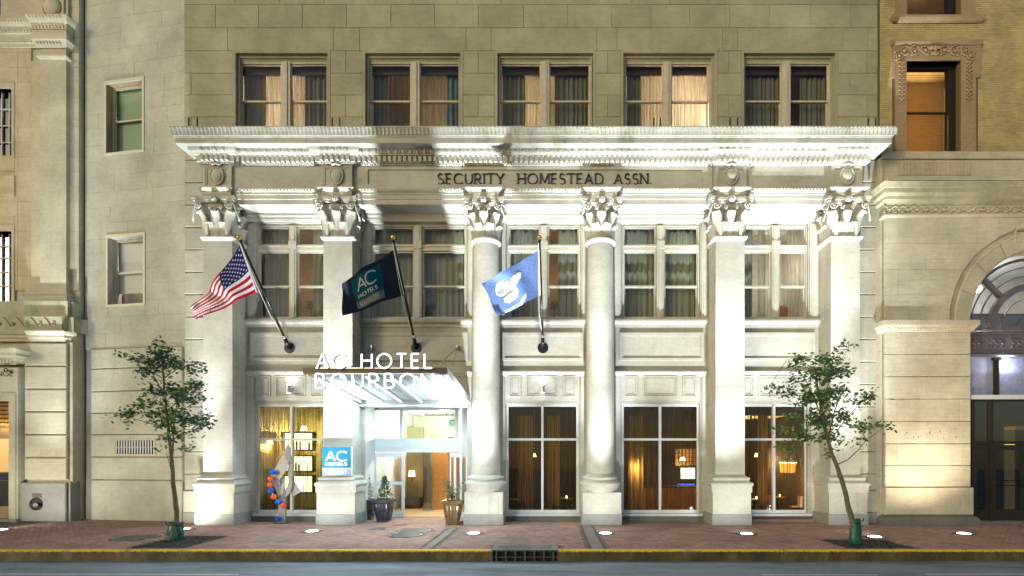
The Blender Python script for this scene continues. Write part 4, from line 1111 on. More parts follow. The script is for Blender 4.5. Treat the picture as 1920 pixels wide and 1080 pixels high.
ceiling_lamp(1000, 25.0, 2.6, 75, 'pendant lamp over the tables behind the second shop window')
ceiling_lamp(1190, 22.6, 2.3, 80, 'pendant lamp by the amber drape in the third shop window', (1, .66, .26))
ceiling_lamp(1280, 26.0, 2.4, 120, 'pendant lamp above the counter behind the third shop window')
ceiling_lamp(1420, 26.0, 2.6, 120, 'pendant lamp over the tables behind the fourth shop window')
# television and counter
tv = thing('television', 'bright television screen on the wall behind the third shop window', 'television', (XP(1289, 26.4), 26.4, ZP(898, 26.4)))
m = MB(); m.box(XP(1276, 26.4), XP(1303, 26.4), 26.4, 26.44, ZP(898, 26.4), ZP(877, 26.4)); obj('screen', m, 'tv', tv)
m = MB(); m.ring((XP(1274.5, 26.4), XP(1304.5, 26.4), ZP(899.5, 26.4), ZP(875.5, 26.4)), (XP(1276, 26.4), XP(1303, 26.4), ZP(898, 26.4), ZP(877, 26.4)), 26.37, 26.46); obj('bezel', m, 'black', tv)
ct = thing('bar_counter', 'orange lit wooden counter with blue light strips behind the third shop window', 'counter', (XP(1250, 25.5), 25.5, 0))
m = MB(); m.box(XP(1206, 25.2), XP(1306, 25.2), 25.2, 25.8, .02, 1.1); obj('counter_front', m, 'wood', ct)
m = MB(); m.box(XP(1204, 25.2), XP(1308, 25.2), 25.1, 25.9, 1.101, 1.16); obj('counter_top', m, 'wood_dark', ct)
for y, a, b in ((908, 1272, 1302), (915, 1262, 1284)):
    m = MB(); m.box(XP(a, 26.3), XP(b, 26.3), 26.3, 26.34, ZP(y, 26.3) - .02, ZP(y, 26.3) + .02); obj('light_strip', m, 'blue_glow', ct)
m = MB(); x0, x1 = XP(1266, 26.8), XP(1304, 26.8)
wr = thing('wine_rack', 'golden lit lattice rack above the television', 'rack', ((x0 + x1) / 2, 26.8, ZP(873, 26.8)))
m.box(x0, x1, 26.8, 26.85, ZP(873, 26.8), ZP(842, 26.8)); obj('back_panel', m, 'drape_amber', wr); m = MB()
for k in range(7): x = x0 + (x1 - x0) * k / 6; m.box(x - .015, x + .015, 26.7, 26.79, ZP(873, 26.8), ZP(842, 26.8))
for k in range(5): z = ZP(873, 26.8) + (ZP(842, 26.8) - ZP(873, 26.8)) * k / 4; m.box(x0, x1, 26.69, 26.699, z - .015, z + .015)
obj('lattice', m, 'wood_dark', wr)
lamp('rack_light', 'POINT', ((x0 + x1) / 2, 26.2, ZP(840, 26.2)), 35, (1, .6, .22), wr, .1)
# ceiling glow over the fourth window, arc lamp, tables and chairs
cp = thing('ceiling_light', 'yellow lit ceiling trough seen through the fourth shop window', 'light', (XP(1440, 25), 25, 4.6))
m = MB(); m.box(XP(1396, 25), XP(1462, 25), 24.2, 26.5, 4.55, 4.6); obj('lit_panel', m, 'panel_yellow', cp); m = MB(); m.ring((XP(1394, 25), XP(1464, 25), 4.35, 4.62), (XP(1396, 25), XP(1462, 25), 4.42, 4.55), 24.1, 24.19); obj('trough', m, 'olive', cp)
al = thing('arc_lamp', 'arching floor lamp with wide orange shade in the fourth shop window', 'lamp', (XP(1503, 22.4), 22.4, 0))
D = 22.4; m = MB(); m.tube([(XP(1503, D), D, .02), (XP(1503, D), D, ZP(880, D)), W(1500, 858, D), W(1490, 857, D), W(1480, 861, D), W(1477, 868, D)], .018, 6); obj('arm', m, 'chrome', al)
p = W(1477, 886, D); m = MB(); m.lathe([(.30, 0), (.34, .42)], p, 20); obj('lamp_shade', m, 'lamp_amber', al); m = MB(); m.lathe([(.36, .421), (.36, .45)], p, 20); obj('shade_rim', m, 'lamp_warm', al)
lamp('lamp_light', 'POINT', p + Vector((0, 0, -.1)), 60, (1, .5, .12), al, .15)
def table(px, D, label, grp='tables inside the restaurant'):
    x = XP(px, D); t = thing('table', label, 'table', (x, D, 0), grp)
    m = MB(); m.lathe([(.42, .72), (.42, .75)], (x, D, 0), 18); obj('table_top', m, 'wood', t); m = MB(); m.tube([(x, D, .04), (x, D, .72)], .03); m.lathe([(.24, .021), (.04, .05)], (x, D, 0), 14); obj('pedestal', m, 'black', t)
    m = MB(); m.lathe([(.035, .751), (.035, .86)], (x + .1, D, 0), 8); o = obj('candle', m, 'lamp_warm'); tag(o, 'glowing candle on ' + label, 'candle', 'candles on restaurant tables')
def chair(px, D, s, mat, label):
    x = XP(px, D); t = thing('chair', label, 'chair', (x, D, 0), 'chairs inside the restaurant')
    m = MB(); m.box(x - .22, x + .22, D - .22, D + .22, .43, .48); obj('seat', m, mat, t); m = MB(); m.box(x + s * .20 - .02, x + s * .20 + .02, D - .22, D + .22, .481, .92); obj('backrest', m, mat, t)
    for a in (-.19, .19):
        for b in (-.19, .19): m = MB(); m.tube([(x + a, D + b, .02), (x + a, D + b, .43)], .016, 5); obj('leg', m, 'black', t)
for px, D, l in ((970, 22.6, 'round table at the left of the second shop window'), (1058, 23.2, 'round table at the right of the second shop window'), (1414, 22.8, 'round table at the left of the fourth shop window'), (1458, 24.0, 'round table deep inside the fourth shop window')): table(px, D, l)
for px, D, s, mt, l in ((958, 22.4, -1, 'wood_dark', 'dark chair at the left edge of the second shop window'), (990, 22.8, 1, 'wood_dark', 'dark chair left of the mullion in the second shop window'), (1038, 23.0, -1, 'wood_dark', 'dark chair right of the mullion in the second shop window'),
                        (1078, 23.0, 1, 'wood_dark', 'dark chair at the right edge of the second shop window'), (1400, 22.6, -1, 'wood_dark', 'dark chair at the left edge of the fourth shop window'), (1432, 22.8, 1, 'wood', 'brown chair beside the mullion of the fourth shop window'), (1492, 22.2, 1, 'room_white', 'pale upholstered chair under the arc lamp')): chair(px, D, s, mt, l)
# sheers and drapes behind the shop windows
for i, gw in enumerate(GW):
    if not gw: continue
    X0, X1 = XP(gw[0] + 4, MG), XP(gw[1] - 4, MG); o_ = GS[i]
    xm = XP(gw[2], MG)
    for a, b, s in ((X0, xm, 'left'), (xm, X1, 'right')):
        curtain(a, b, .2, ZG1 - .06, MG + .35, 'sheer_brown', f"thin brown sheer in the {s} half of the {o_} shop window", .03, .12)
    for a, b, mt, l in {0: [], 2: [(970, 1000, 'drape_amber', 'amber drape left of the mullion'), (1026, 1050, 'drape_amber', 'amber drape right of the mullion')], 3: [(1178, 1206, 'drape_amber', 'brightly lit amber drape'), (1212, 1234, 'sheer_brown', 'dark drape beside the amber drape')], 4: [(1420, 1440, 'drape_amber', 'amber drape left of the mullion')]}[i]:
        curtain(XP(a, MG + 1.2), XP(b, MG + 1.2), .1, ZG1 - .4, MG + 1.2, mt, f"{l} in the {o_} shop window", .06, .2)

# ================================================================ CANOPY AND ITS LETTERS
cpy = thing('entrance_canopy', 'flat white-lit canopy reaching out over the hotel entrance', 'canopy', (XP(776, RW), RW, 4.9))
CF, CB = 16.25, RW - .02
cx0, cx1 = XP(568, CF), XP(838, CF)
zf, zk = ZP(699, CF), ZP(755, CB)
def cz(y): return zk + (zf - zk) * (CB - y) / (CB - CF)
def plate(y0, y1, x0, x1, dz0, dz1):
    m = MB(); m.add([(x0, y0, cz(y0) + dz0), (x1, y0, cz(y0) + dz0), (x1, y1, cz(y1) + dz0), (x0, y1, cz(y1) + dz0), (x0, y0, cz(y0) + dz1), (x1, y0, cz(y0) + dz1), (x1, y1, cz(y1) + dz1), (x0, y1, cz(y1) + dz1)],
                     [(3, 2, 1, 0), (4, 5, 6, 7), (0, 1, 5, 4), (1, 2, 6, 5), (2, 3, 7, 6), (3, 0, 4, 7)]); return m
obj('front_fascia', plate(CF, CF + .1, cx0, cx1, -.03, .17), 'brown_fascia', cpy)
for a, b in ((cx0, cx0 + .08), (cx1 - .08, cx1)): obj('side_fascia', plate(CF + .101, CB, a, b, -.03, .2), 'white', cpy)
obj('back_beam', plate(CB - .25, CB, cx0 + .081, cx1 - .081, -.2, .12), 'white', cpy)
NP = 5
for r in range(NP):
    for c in range(6):
        y0 = CF + .12 + (CB - .26 - CF - .12) * r / NP; y1 = CF + .12 + (CB - .26 - CF - .12) * (r + 1) / NP
        x0 = cx0 + .09 + (cx1 - cx0 - .18) * c / 6; x1 = cx0 + .09 + (cx1 - cx0 - .18) * (c + 1) / 6
        obj('ceiling_panel', plate(y0 + .012, y1 - .012, x0 + .012, x1 - .012, .04, .06), 'canopy_panel', cpy)
obj('roof_sheet', plate(CF + .1, CB, cx0 + .08, cx1 - .08, .08, .10), 'brown_fascia', cpy)
for k in range(6):
    x = cx0 + .25 + (cx1 - cx0 - .5) * k / 5
    obj('beam', plate(CF + .11, CB - .251, x - .035, x + .035, -.02, .039), 'white', cpy)
    m = MB(); m.tube([(x, CF + .3, cz(CF + .3) - .06), (x, CB - .4, cz(CB - .4) - .06)], .03, 8); lt = obj('light_tube', m, 'tube', cpy); ym = (CF + CB) / 2; sl_ = (cz(CF) - cz(CB)) / (CB - CF); ar = lamp('tube_light', 'AREA', (x, ym, cz(ym) - .10), 58, (.60, .87, 1), lt, .05, None, None, .5, 3.9); ar.rotation_euler = (-math.atan(sl_), 0, 0)
for px, tips in ((697, ((640, 17.2), (712, 17.6))), (857, ((800, 17.2), (848, 17.4)))):
    wp = W(px, 652, RW - .12)
    m = MB(); m.lathe([(.001, 0), (.16, 0), (.16, .03), (.001, .03)], (0, 0, 0), 16); m.v = [(wp.x + a, wp.y + .12 - c, wp.z + b) for a, b, c in m.v]; m.box(wp.x - .03, wp.x + .03, wp.y - .06, wp.y + .09, wp.z - .09, wp.z + .09); obj('wall_plate', m, 'chrome', cpy, fix=True)
    for tx, D in tips: m = MB(); X = XP(tx, D); X = min(max(X, cx0 + .1), cx1 - .1); m.tube([wp, (X, D, cz(D) + .12)], .022, 6); m.ball((X, D, cz(D) + .13), .05, 8, 6); obj('tie_rod', m, 'chrome', cpy)
cs = thing('canopy_sign', 'glowing white AC HOTEL BOURBON letters on the front of the canopy', 'sign', ((cx0 + cx1) / 2, CF - .1, zf))
D = CF - .12
m = MB(); m.box(XP(590, D), XP(812, D), D + .06, D + .1, ZP(691, D), ZP(688, D)); obj('upper_rail', m, 'chrome', cs); m = MB(); m.box(XP(590, D), XP(816, D), D + .06, D + .1, ZP(701, D), ZP(699, D)); obj('lower_rail', m, 'chrome', cs)
hh = 26.5 * D / F
letters('AC', XP(594, D), XP(647, D), D, ZP(690, D), hh, .09, 'letter_glow', cs, .135, 0, .35)
letters('HOTEL', XP(678, D), XP(809, D), D, ZP(690, D), hh, .09, 'letter_glow', cs, .135, 0, .38)
letters('BOURBON', XP(592, D), XP(811, D), D, ZP(727.5, D), hh, .09, 'letter_glow', cs, .135, 0, .42)

# ================================================================ WALL SIGN ON THE SECOND PILASTER
ws = thing('wall_sign', 'teal square AC HOTELS sign with grey band on the second pilaster', 'sign', (XP(631, 19.85), 19.88, ZP(892, 19.85)))
D = 19.82; s0, s1 = XP(604.5, D), XP(658, D)
m = MB(); m.box(s0, s1, D, PF - .002, ZP(892, D), ZP(838, D)); obj('sign_box', m, 'sign_white', ws)
m = MB(); m.box(s0, s1, D - .012, D - .001, ZP(877.5, D), ZP(838, D)); obj('upper_face', m, 'teal', ws)
m = MB(); m.box(s0, s1, D - .012, D - .001, ZP(892, D), ZP(879, D)); obj('lower_face', m, 'lavender', ws)
letters('AC', XP(611.5, D), XP(650.5, D), D - .02, ZP(864, D), 17.5 * D / F, .008, 'sign_white', ws, .12, 0, .16)
letters('HOTELS', XP(611, D), XP(650.5, D), D - .02, ZP(872.5, D), 4.8 * D / F, .008, 'sign_white', ws, .28, 0, .3)
letters('MARRIOTT', XP(612, D), XP(650, D), D - .02, ZP(888.5, D), 6.2 * D / F, .008, 'sign_white', ws, .2, .12, .26)

# ================================================================ WALL LAMPS AND GROUND UPLIGHTS
for px, lab in ((541, 'bright wall lamp above the first shop window'), (1017, 'bright wall lamp above the second shop window')):
    c = W(px, 727, RW - .28); s = thing('wall_lamp', lab, 'lamp', (c.x, RW, c.z), 'wall lamps above the shop windows')
    m = MB(); m.lathe([(.085, -.2), (.10, -.19), (.10, .1), (.085, .11)], c, 18); obj('body', m, 'chrome', s, smooth=False)
    m = MB(); m.bar((c.x, c.y + .1, c.z - .05), (c.x, RW - .08, c.z - .05), .05, .05); m.box(c.x - .07, c.x + .07, RW - .10, RW - .051, c.z - .14, c.z + .05); obj('bracket', m, 'chrome', s)
    m = MB(); m.lathe([(.07, .111), (.06, .15), (.001, .17)], c, 14); obj('upper_lens', m, 'lamp_white', s); m = MB(); m.lathe([(.001, -.215), (.075, -.205)], c, 14); obj('lower_lens', m, 'lamp_white', s)
    lamp('lamp_light', 'SPOT', c + Vector((0, 0, .2)), 12, (.9, .96, 1), s, .06, (0, .25, 1), radians(150), .6)
    lamp('lamp_light', 'SPOT', c + Vector((0, 0, -.25)), 420, (.80, .92, 1), s, .06, (0, -.75, -1), radians(104), .7)
UL = ['at the left edge of the picture before the bank', 'by the left tree pit', 'before the first shop window and pilaster', 'right of the entrance before the first round column', 'between the storm drain and second round column', 'before the square pilaster right of the third shop window', 'behind the right tree pit', 'before the right ashlar pier']
for (p, wm), lab in zip(UPP, UL):
    u = thing('ground_uplight', ('warm' if wm else 'white') + ' ground uplight ' + lab, 'light', p, 'uplights set into the sidewalk')
    m = MB(); m.lathe([(.20, -.03), (.31, -.03), (.31, .008), (.20, .010)], p, 24); obj('rim', m, 'iron', u)
    m = MB(); m.lathe([(.20, .011), (.12, .028), (.001, .036)], p, 20); obj('lens', m, 'lens_warm' if wm else 'lens', u, smooth=True)
    dd = max(.8, 19.9 - p.y)
    k_ = min(1.1, (dd / 2.0) ** .7)
    if wm: lamp('lamp_light', 'SPOT', p + Vector((0, 0, .1)), 1100, (1, .83, .58), u, .12, (-.1, .3, 1), radians(125), 1.0)
    else:
        lamp('lamp_light', 'SPOT', p + Vector((0, 0, .1)), UPLIGHT_W * k_, (.87, .97, 1.0), u, .12, (0, dd / 15, 1), radians(31), 1.0)
        lamp('spread_light', 'SPOT', p + Vector((0, 0, .1)), UPLIGHT_W * .29 * k_ * min(1, dd / 2.0), (.89, .97, 1.0), u, .12, (0, dd / 8.5, 1), radians(64), 1.0)
        lamp('spill_light', 'SPOT', p + Vector((0, 0, .1)), (300 if p.x < -12 else 260), (1, .97, .86) if p.x < -12 else (.90, .98, 1.0), u, .12, (0, .7, 1), radians(150), .9)

# ================================================================ FLAGPOLES AND FLAGS
class Flag:
    def __init__(s, ht, hb, fb, ft, waves, sag=0.0, seed=0):
        s.c = [Vector(v) for v in (ht, hb, fb, ft)]; s.w = waves; s.sag = sag
    def at(s, u, v):
        "u from hoist to fly, v from top to bottom"
        ht, hb, fb, ft = s.c
        p = ht.lerp(ft, u).lerp(hb.lerp(fb, u), v)
        p.z -= s.sag * 4 * u * (1 - u) * (1 - .6 * v)
        for amp, ku, kv, ph, dr in s.w:
            q = amp * min(1, u * 3.0) * sin(2 * pi * (ku * u + kv * v) + ph); p = p + Vector(dr) * q
        return p
    def nrm(s, u, v):
        e = .004; a = s.at(u + e, v) - s.at(u - e, v); b = s.at(u, v + e) - s.at(u, v - e); n = a.cross(b).normalized()
        return n if n.y < 0 else -n
    def mesh(s, nu, nv, mi):
        vs = [s.at(i / nu, j / nv) for i in range(nu + 1) for j in range(nv + 1)]; fs = []; ms = []
        for i in range(nu):
            for j in range(nv): a = i * (nv + 1) + j; fs.append((a, a + 1, a + nv + 2, a + nv + 1)); ms.append(mi((i + .5) / nu, (j + .5) / nv))
        m = MB(); m.add(vs, fs); me = m.mesh('flag', True); me.polygons.foreach_set('material_index', ms); return me
    def patch(s, pts, off):
        return [s.at(u, v) + s.nrm(u, v) * off for u, v in pts]
    def text(s, txt, O, U, V, h, t, par, mat, gap=.24, off=.012):
        "lettering printed on the cloth: O origin, U advance and V up vectors in (u, v)"
        ws_ = [GL[c][0] if c != ' ' else .45 for c in txt]; tot = sum(ws_) + gap * (len(txt) - 1); x = 0
        for c, w in zip(txt, ws_):
            if c != ' ':
                mb = MB()
                for k, (L, R) in enumerate(glyph(c, t)[1]):
                    q = []
                    for a, b in zip(L, R):
                        for e in (a, b):
                            X = (x + e[0]) / tot; q.append((O[0] + U[0] * X + V[0] * e[1], O[1] + U[1] * X + V[1] * e[1]))
                    vs = s.patch(q, off + .0006 * k); mb.add(vs, [(2 * i, 2 * i + 1, 2 * i + 3, 2 * i + 2) for i in range(len(L) - 1)])
                obj('letter', mb, mat, par)
            x += w + gap
POLES = [(542, 451, 17.55, 'flagpole left over the first shop window with the stars and stripes'), (780, 738, 17.8, 'flagpole over the entrance canopy carrying the dark hotel flag'), (1018, 1012, 18.3, 'flagpole over the second shop window carrying the blue pelican flag')]
for px, tp, D, lab in POLES:
    b = W(px, 652, RW - .09); t = W(tp, 452, D); fp = thing('flagpole', lab, 'flagpole', (b.x, RW, b.z), 'flagpoles slanting from the hotel wall')
    dv = (t - b).normalized()
    m = MB(); m.tube([b + dv * .1, b.lerp(t, .5), t], .052, 12, .034); obj('pole', m, 'black', fp, smooth=True)
    m = MB(); m.ball(t + dv * .13, .075, 12, 8); m.tube([t + dv * .02, t + dv * .1], .03); obj('finial', m, 'gold', fp, smooth=True)
    m = MB(); m.tube([t - dv * .02, t + dv * .045], .05, 10); obj('truck', m, 'black', fp)
    m = MB(); m.lathe([(.001, -.03), (.21, -.03), (.22, 0), (.22, .03), (.001, .03)], (0, 0, 0), 20); m.v = [(b.x + p_[0], b.y + .06 - p_[2], b.z + p_[1]) for p_ in m.v]; obj('wall_plate', m, 'black', fp, fix=True)
    m = MB(); m.tube([b, b + dv * .45], .085, 12, .07); obj('socket', m, 'black', fp, smooth=True)
    m = MB(); m.ball(b + dv * .52, .09, 10, 7); m.box(b.x - .06, b.x + .06, b.y - .22, b.y - .12, b.z + .18, b.z + .3); obj('cleat', m, 'chrome', fp, smooth=False)
    q = Vector((-.10, -.04, -.08)); m = MB(); m.tube([t - dv * .05 + q * .4, t.lerp(b, .35) + q, t.lerp(b, .65) + q, b + dv * .5], .009, 5); obj('halyard', m, 'sign_white', fp)
def on_pole(px, py, k, dx=0):
    "point of pole k whose picture row is py"
    a, tp, D, _ = POLES[k]; b = W(a, 652, RW - .09); t = W(tp, 452, D); lo, hi = 0, 1
    for _i in range(40):
        mid = (lo + hi) / 2; p = t.lerp(b, mid); y = CY - (p.z - H) * F / p.y
        if y < py: lo = mid
        else: hi = mid
    p = t.lerp(b, lo); return p + Vector((dx, -.02, 0))
# stars and stripes
a = on_pole(0, 459, 0, -.07); b = on_pole(0, 548, 0, -.28); b.z -= .0
fl = Flag(a, b, W(370, 598, b.y - .55), W(361, 577, b.y - .25), [(.12, 1.6, .25, .6, (0, 1, .2)), (.05, 2.6, .9, 2.0, (.3, .8, .5)), (.03, .8, 1.4, .2, (0, 1, 0))], .10)
me = fl.mesh(60, 52, lambda u, v: 2 if (u < .4 and v < 7 / 13) else (1 if int(v * 13) % 2 == 0 else 0))
us = obj('flag', me, ['flag_white', 'flag_red', 'flag_navy']); tag(us, 'american flag with stars and stripes blowing left from its pole', 'flag', 'flags on the hotel front')
for r in range(9):
    for c in range(6 if r % 2 == 0 else 5):
        u0 = (.4 / 12) * (1 + 2 * c + (0 if r % 2 == 0 else 1)); v0 = (7 / 13) / 10 * (r + 1); m = MB(); pts = [(u0, v0)]
        for k in range(10): rr = .026 if k % 2 == 0 else .011; an = pi / 2 + k * pi / 5; pts.append((u0 + rr * .62 * cos(an), v0 - rr * sin(an)))
        vs = fl.patch(pts, .012); m.add(vs, [(0, 1 + k, 1 + (k + 1) % 10) for k in range(10)]); obj('star', m, 'flag_white', us)
m = MB(); pts = [fl.at(0, j / 12) for j in range(13)]; m.tube([p + Vector((.02, 0, 0)) for p in pts], .028, 6); obj('hoist_band', m, 'flag_white', us)
# hotel flag
a = on_pole(0, 468, 1, -.05); b = on_pole(0, 553, 1, -.03)
fl = Flag(a, b, W(645, 592, b.y - .35), W(637, 531, a.y + .5), [(.15, 1.3, .25, .3, (0, 1, .15)), (.06, 2.9, .8, 1.2, (.2, .8, .4))], .02)
hf = obj('flag', fl.mesh(56, 40, lambda u, v: 0), ['flag_charcoal']); tag(hf, 'dark navy flag with a teal AC HOTELS square in its middle', 'flag', 'flags on the hotel front')
def cloth(fl, u0, u1, v0, v1, off, mat, nm, par, n=24, q=12, v0b=None, v1b=None):
    m = MB(); pts = [(u0 + (u1 - u0) * i / n, (v0 + (v1 - v0) * j / q) + ((v0b - v0) * i / n if v0b is not None else 0)) for i in range(n + 1) for j in range(q + 1)]
    m.add(fl.patch(pts, off), [(i * (q + 1) + j, i * (q + 1) + j + 1, (i + 1) * (q + 1) + j + 1, (i + 1) * (q + 1) + j) for i in range(n) for j in range(q)]); return obj(nm, m, mat, par, smooth=True)
cloth(fl, .28, .80, .10, .72, .008, 'flag_teal', 'teal_square', hf); cloth(fl, .28, .80, .722, .92, .008, 'flag_grey', 'grey_band', hf)
fl.text('AC', (.71, .47), (-.345, 0), (0, -.30), 1, .13, hf, 'flag_white', .14)
fl.text('HOTELS', (.72, .645), (-.36, 0), (0, -.09), 1, .24, hf, 'flag_white', .35)
fl.text('MARRIOTT', (.72, .88), (-.36, 0), (0, -.11), 1, .2, hf, 'flag_cream', .25)
m = MB(); m.tube([fl.at(0, j / 12) for j in range(13)], .026, 6); obj('hoist_band', m, 'sign_white', hf)
# pelican flag
a = on_pole(0, 469, 2, -.05); b = on_pole(0, 554, 2, -.05)
fl = Flag(a, b, W(932, 592, b.y - .5), W(903, 530, a.y + .3), [(.11, 1.1, .3, .9, (0, 1, .1)), (.05, 2.3, .8, 2.2, (.5, .7, .35)), (.10, .5, 1.0, 3.0, (.3, 0, .4))], .03)
lf = obj('flag', fl.mesh(56, 40, lambda u, v: 0), ['flag_blue']); tag(lf, 'blue flag with a white pelican emblem and motto ribbon', 'flag', 'flags on the hotel front')
def print_poly(fl, pts, off, mat, nm, par, cu, cv, su, sv):
    m = MB(); c = (sum(p[0] for p in pts) / len(pts), sum(p[1] for p in pts) / len(pts)); P = []
    n = len(pts)
    for ring in (0, .34, .67, 1.0):
        for x, y in pts: P.append((cu - (c[0] + (x - c[0]) * ring) * su, cv - (c[1] + (y - c[1]) * ring) * sv))
    m.add(fl.patch(P, off), [(r * n + i, r * n + (i + 1) % n, (r + 1) * n + (i + 1) % n, (r + 1) * n + i) for r in range(3) for i in range(n)]); obj(nm, m, mat, par)
E = (lf, .60, .50, .24, .34)
print_poly(fl, [(-.60, .05), (-.45, -.30), (-.10, -.48), (.30, -.42), (.52, -.12), (.40, .18), (.10, .30), (-.25, .28)], .010, 'flag_cream', 'pelican_body', lf, *E[1:])
print_poly(fl, [(.10, .20), (.38, -.02), (.72, .10), (1.02, .38), (1.10, .72), (.92, .86), (.62, .74), (.34, .60)], .012, 'flag_emblem', 'pelican_wing', lf, *E[1:])
print_poly(fl, [(-.05, .25), (-.16, .62), (-.42, .86), (-.66, .92), (-.90, .80), (-1.06, .50), (-1.08, .15), (-.90, -.15), (-.60, -.25), (-.30, -.10)], .012, 'flag_emblem', 'pelican_wing', lf, *E[1:])
print_poly(fl, [(-.02, .20), (.12, .48), (.04, .62), (-.12, .58), (-.22, .46), (-.04, .46), (-.08, .25)], .0165, 'flag_cream', 'pelican_neck', lf, *E[1:])
for k in range(5): print_poly(fl, [(-.30 - .02 * k, .10 - .05 * k), (-.40 - .13 * k, .84 - .17 * k), (-.47 - .12 * k, .76 - .17 * k)], .0165, 'flag_blue', 'feather_line', lf, *E[1:])
print_poly(fl, [(-.62, -.40), (.55, -.26), (.66, -.50), (.34, -.86), (-.24, -.92), (-.58, -.70)], .014, 'flag_cream', 'nest', lf, *E[1:])
for k in range(4): print_poly(fl, [(-.52 + .27 * k, -.50 + .03 * k), (-.34 + .27 * k, -.47 + .03 * k), (-.40 + .26 * k, -.53 + .03 * k)], .0165, 'flag_blue', 'nest_line', lf, *E[1:]); print_poly(fl, [(.42 + .06 * k, .30 + .17 * k), (.66 + .02 * k, .34 + .17 * k), (.54, .26 + .17 * k)], .0165, 'flag_blue', 'feather_line', lf, *E[1:]); print_poly(fl, [(-.45 + .24 * k, -.10), (-.33 + .24 * k, .18), (-.28 + .24 * k, -.12)], .0165, 'flag_blue', 'feather_line', lf, *E[1:]); print_poly(fl, [(-.95 + .16 * k, .22), (-.86 + .16 * k, .46), (-.90 + .16 * k, .20)], .0165, 'flag_blue', 'feather_line', lf, *E[1:])
for x in (-.25, .05, .32): print_poly(fl, [(x - .07, -.45), (x + .07, -.45), (x + .08, -.28), (x, -.16), (x - .08, -.28)], .018, 'flag_emblem', 'chick', lf, *E[1:])
cloth(fl, .30, .44, .80, .90, .012, 'flag_white', 'ribbon_tail', lf, 8, 3, .92); cloth(fl, .44, .80, .92, 1.0, .011, 'flag_emblem', 'ribbon', lf, 14, 3)
fl.text('UNION JUSTICE CONFIDENCE', (.79, .985), (-.34, 0), (0, -.05), 1, .2, lf, 'flag_charcoal', .3, .016)
m = MB(); m.tube([fl.at(0, j / 12) for j in range(13)], .026, 6); obj('hoist_band', m, 'sign_white', lf)

# ================================================================ SCULPTURE
sx, sy = XP(533, 20.45), 20.45
sp = thing('sculpture', 'abstract aluminium sculpture with blue and orange balls by the first shop window', 'sculpture', (sx, sy, 0))
D = sy
def sheet(pts_l, pts_r, nm, th=.02, dy=None):
    n = len(pts_l); vs = []
    for k in (0, th):
        for i in range(n):
            for p, q in ((pts_l[i], 0), (pts_r[i], 1)):
                off = .05 * sin(i * .9 + q * 1.7); v = W(p[0], p[1], D); vs.append((v.x, D + off + k, v.z))
    fs = []
    for k in (0, 1):
        for i in range(n - 1): a = k * 2 * n + 2 * i; fs.append((a, a + 1, a + 3, a + 2))
    for i in range(n - 1):
        for q in (0, 1): a = 2 * i + q; fs.append((a, a + 2, a + 2 + 2 * n, a + 2 * n))
    m = MB(); m.add(vs, fs); obj(nm, m, 'alu', sp, fix=True)
sheet([(540, 832), (531, 847), (522, 864), (513, 882), (508, 893), (513, 908), (519, 920), (522, 934)], [(543, 840), (544, 858), (541, 872), (535, 886), (526, 898), (525, 912), (527, 924), (530, 936)], 'metal_blade')
sheet([(543, 850), (541, 870), (538, 888), (541, 902), (538, 915), (530, 926), (524, 936)], [(546, 856), (547, 876), (546, 892), (549, 906), (545, 922), (537, 932), (530, 941)], 'metal_blade')
sheet([(520, 898), (519, 908), (520, 918), (524, 930)], [(530, 890), (533, 905), (532, 918), (530, 930)], 'metal_blade')
sheet([(551, 903), (548, 911), (543, 922), (546, 933)], [(551.5, 904), (557, 913), (565, 922), (548, 932)], 'metal_sail')
m = MB(); m.box(XP(523, D), XP(536, D), D - .05, D + .05, .02, ZP(935, D)); obj('post', m, 'alu', sp)
m = MB(); m.lathe([(.32, .0), (.32, .025), (.001, .026)], (sx - .1, D, 0), 20); obj('base_plate', m, 'iron', sp)
for px, py, c in ((510.5, 885, 'b'), (507.5, 897, 'o'), (506.5, 908.5, 'o'), (507.5, 920, 'b'), (513, 931.5, 'o'), (522, 941.5, 'b'), (531.5, 947.5, 'o'), (521.5, 973, 'b')):
    v = W(px, py, D - .12); m = MB(); m.ball(v, .112, 18, 12); obj('ball', m, 'ball_blue' if c == 'b' else 'ball_orange', sp, smooth=True)
m = MB(); m.tube([W(517, 884, D - .12), W(510, 885, D - .12), W(507, 905, D - .12), W(508, 920, D - .12), W(514, 932, D - .12), W(523, 942, D - .12), W(531, 948, D - .1)], .014, 6); obj('rod', m, 'chrome', sp)
m = MB(); m.tube([W(521.5, 973, D - .12), W(529, 965, D)], .014, 6); obj('rod', m, 'chrome', sp)

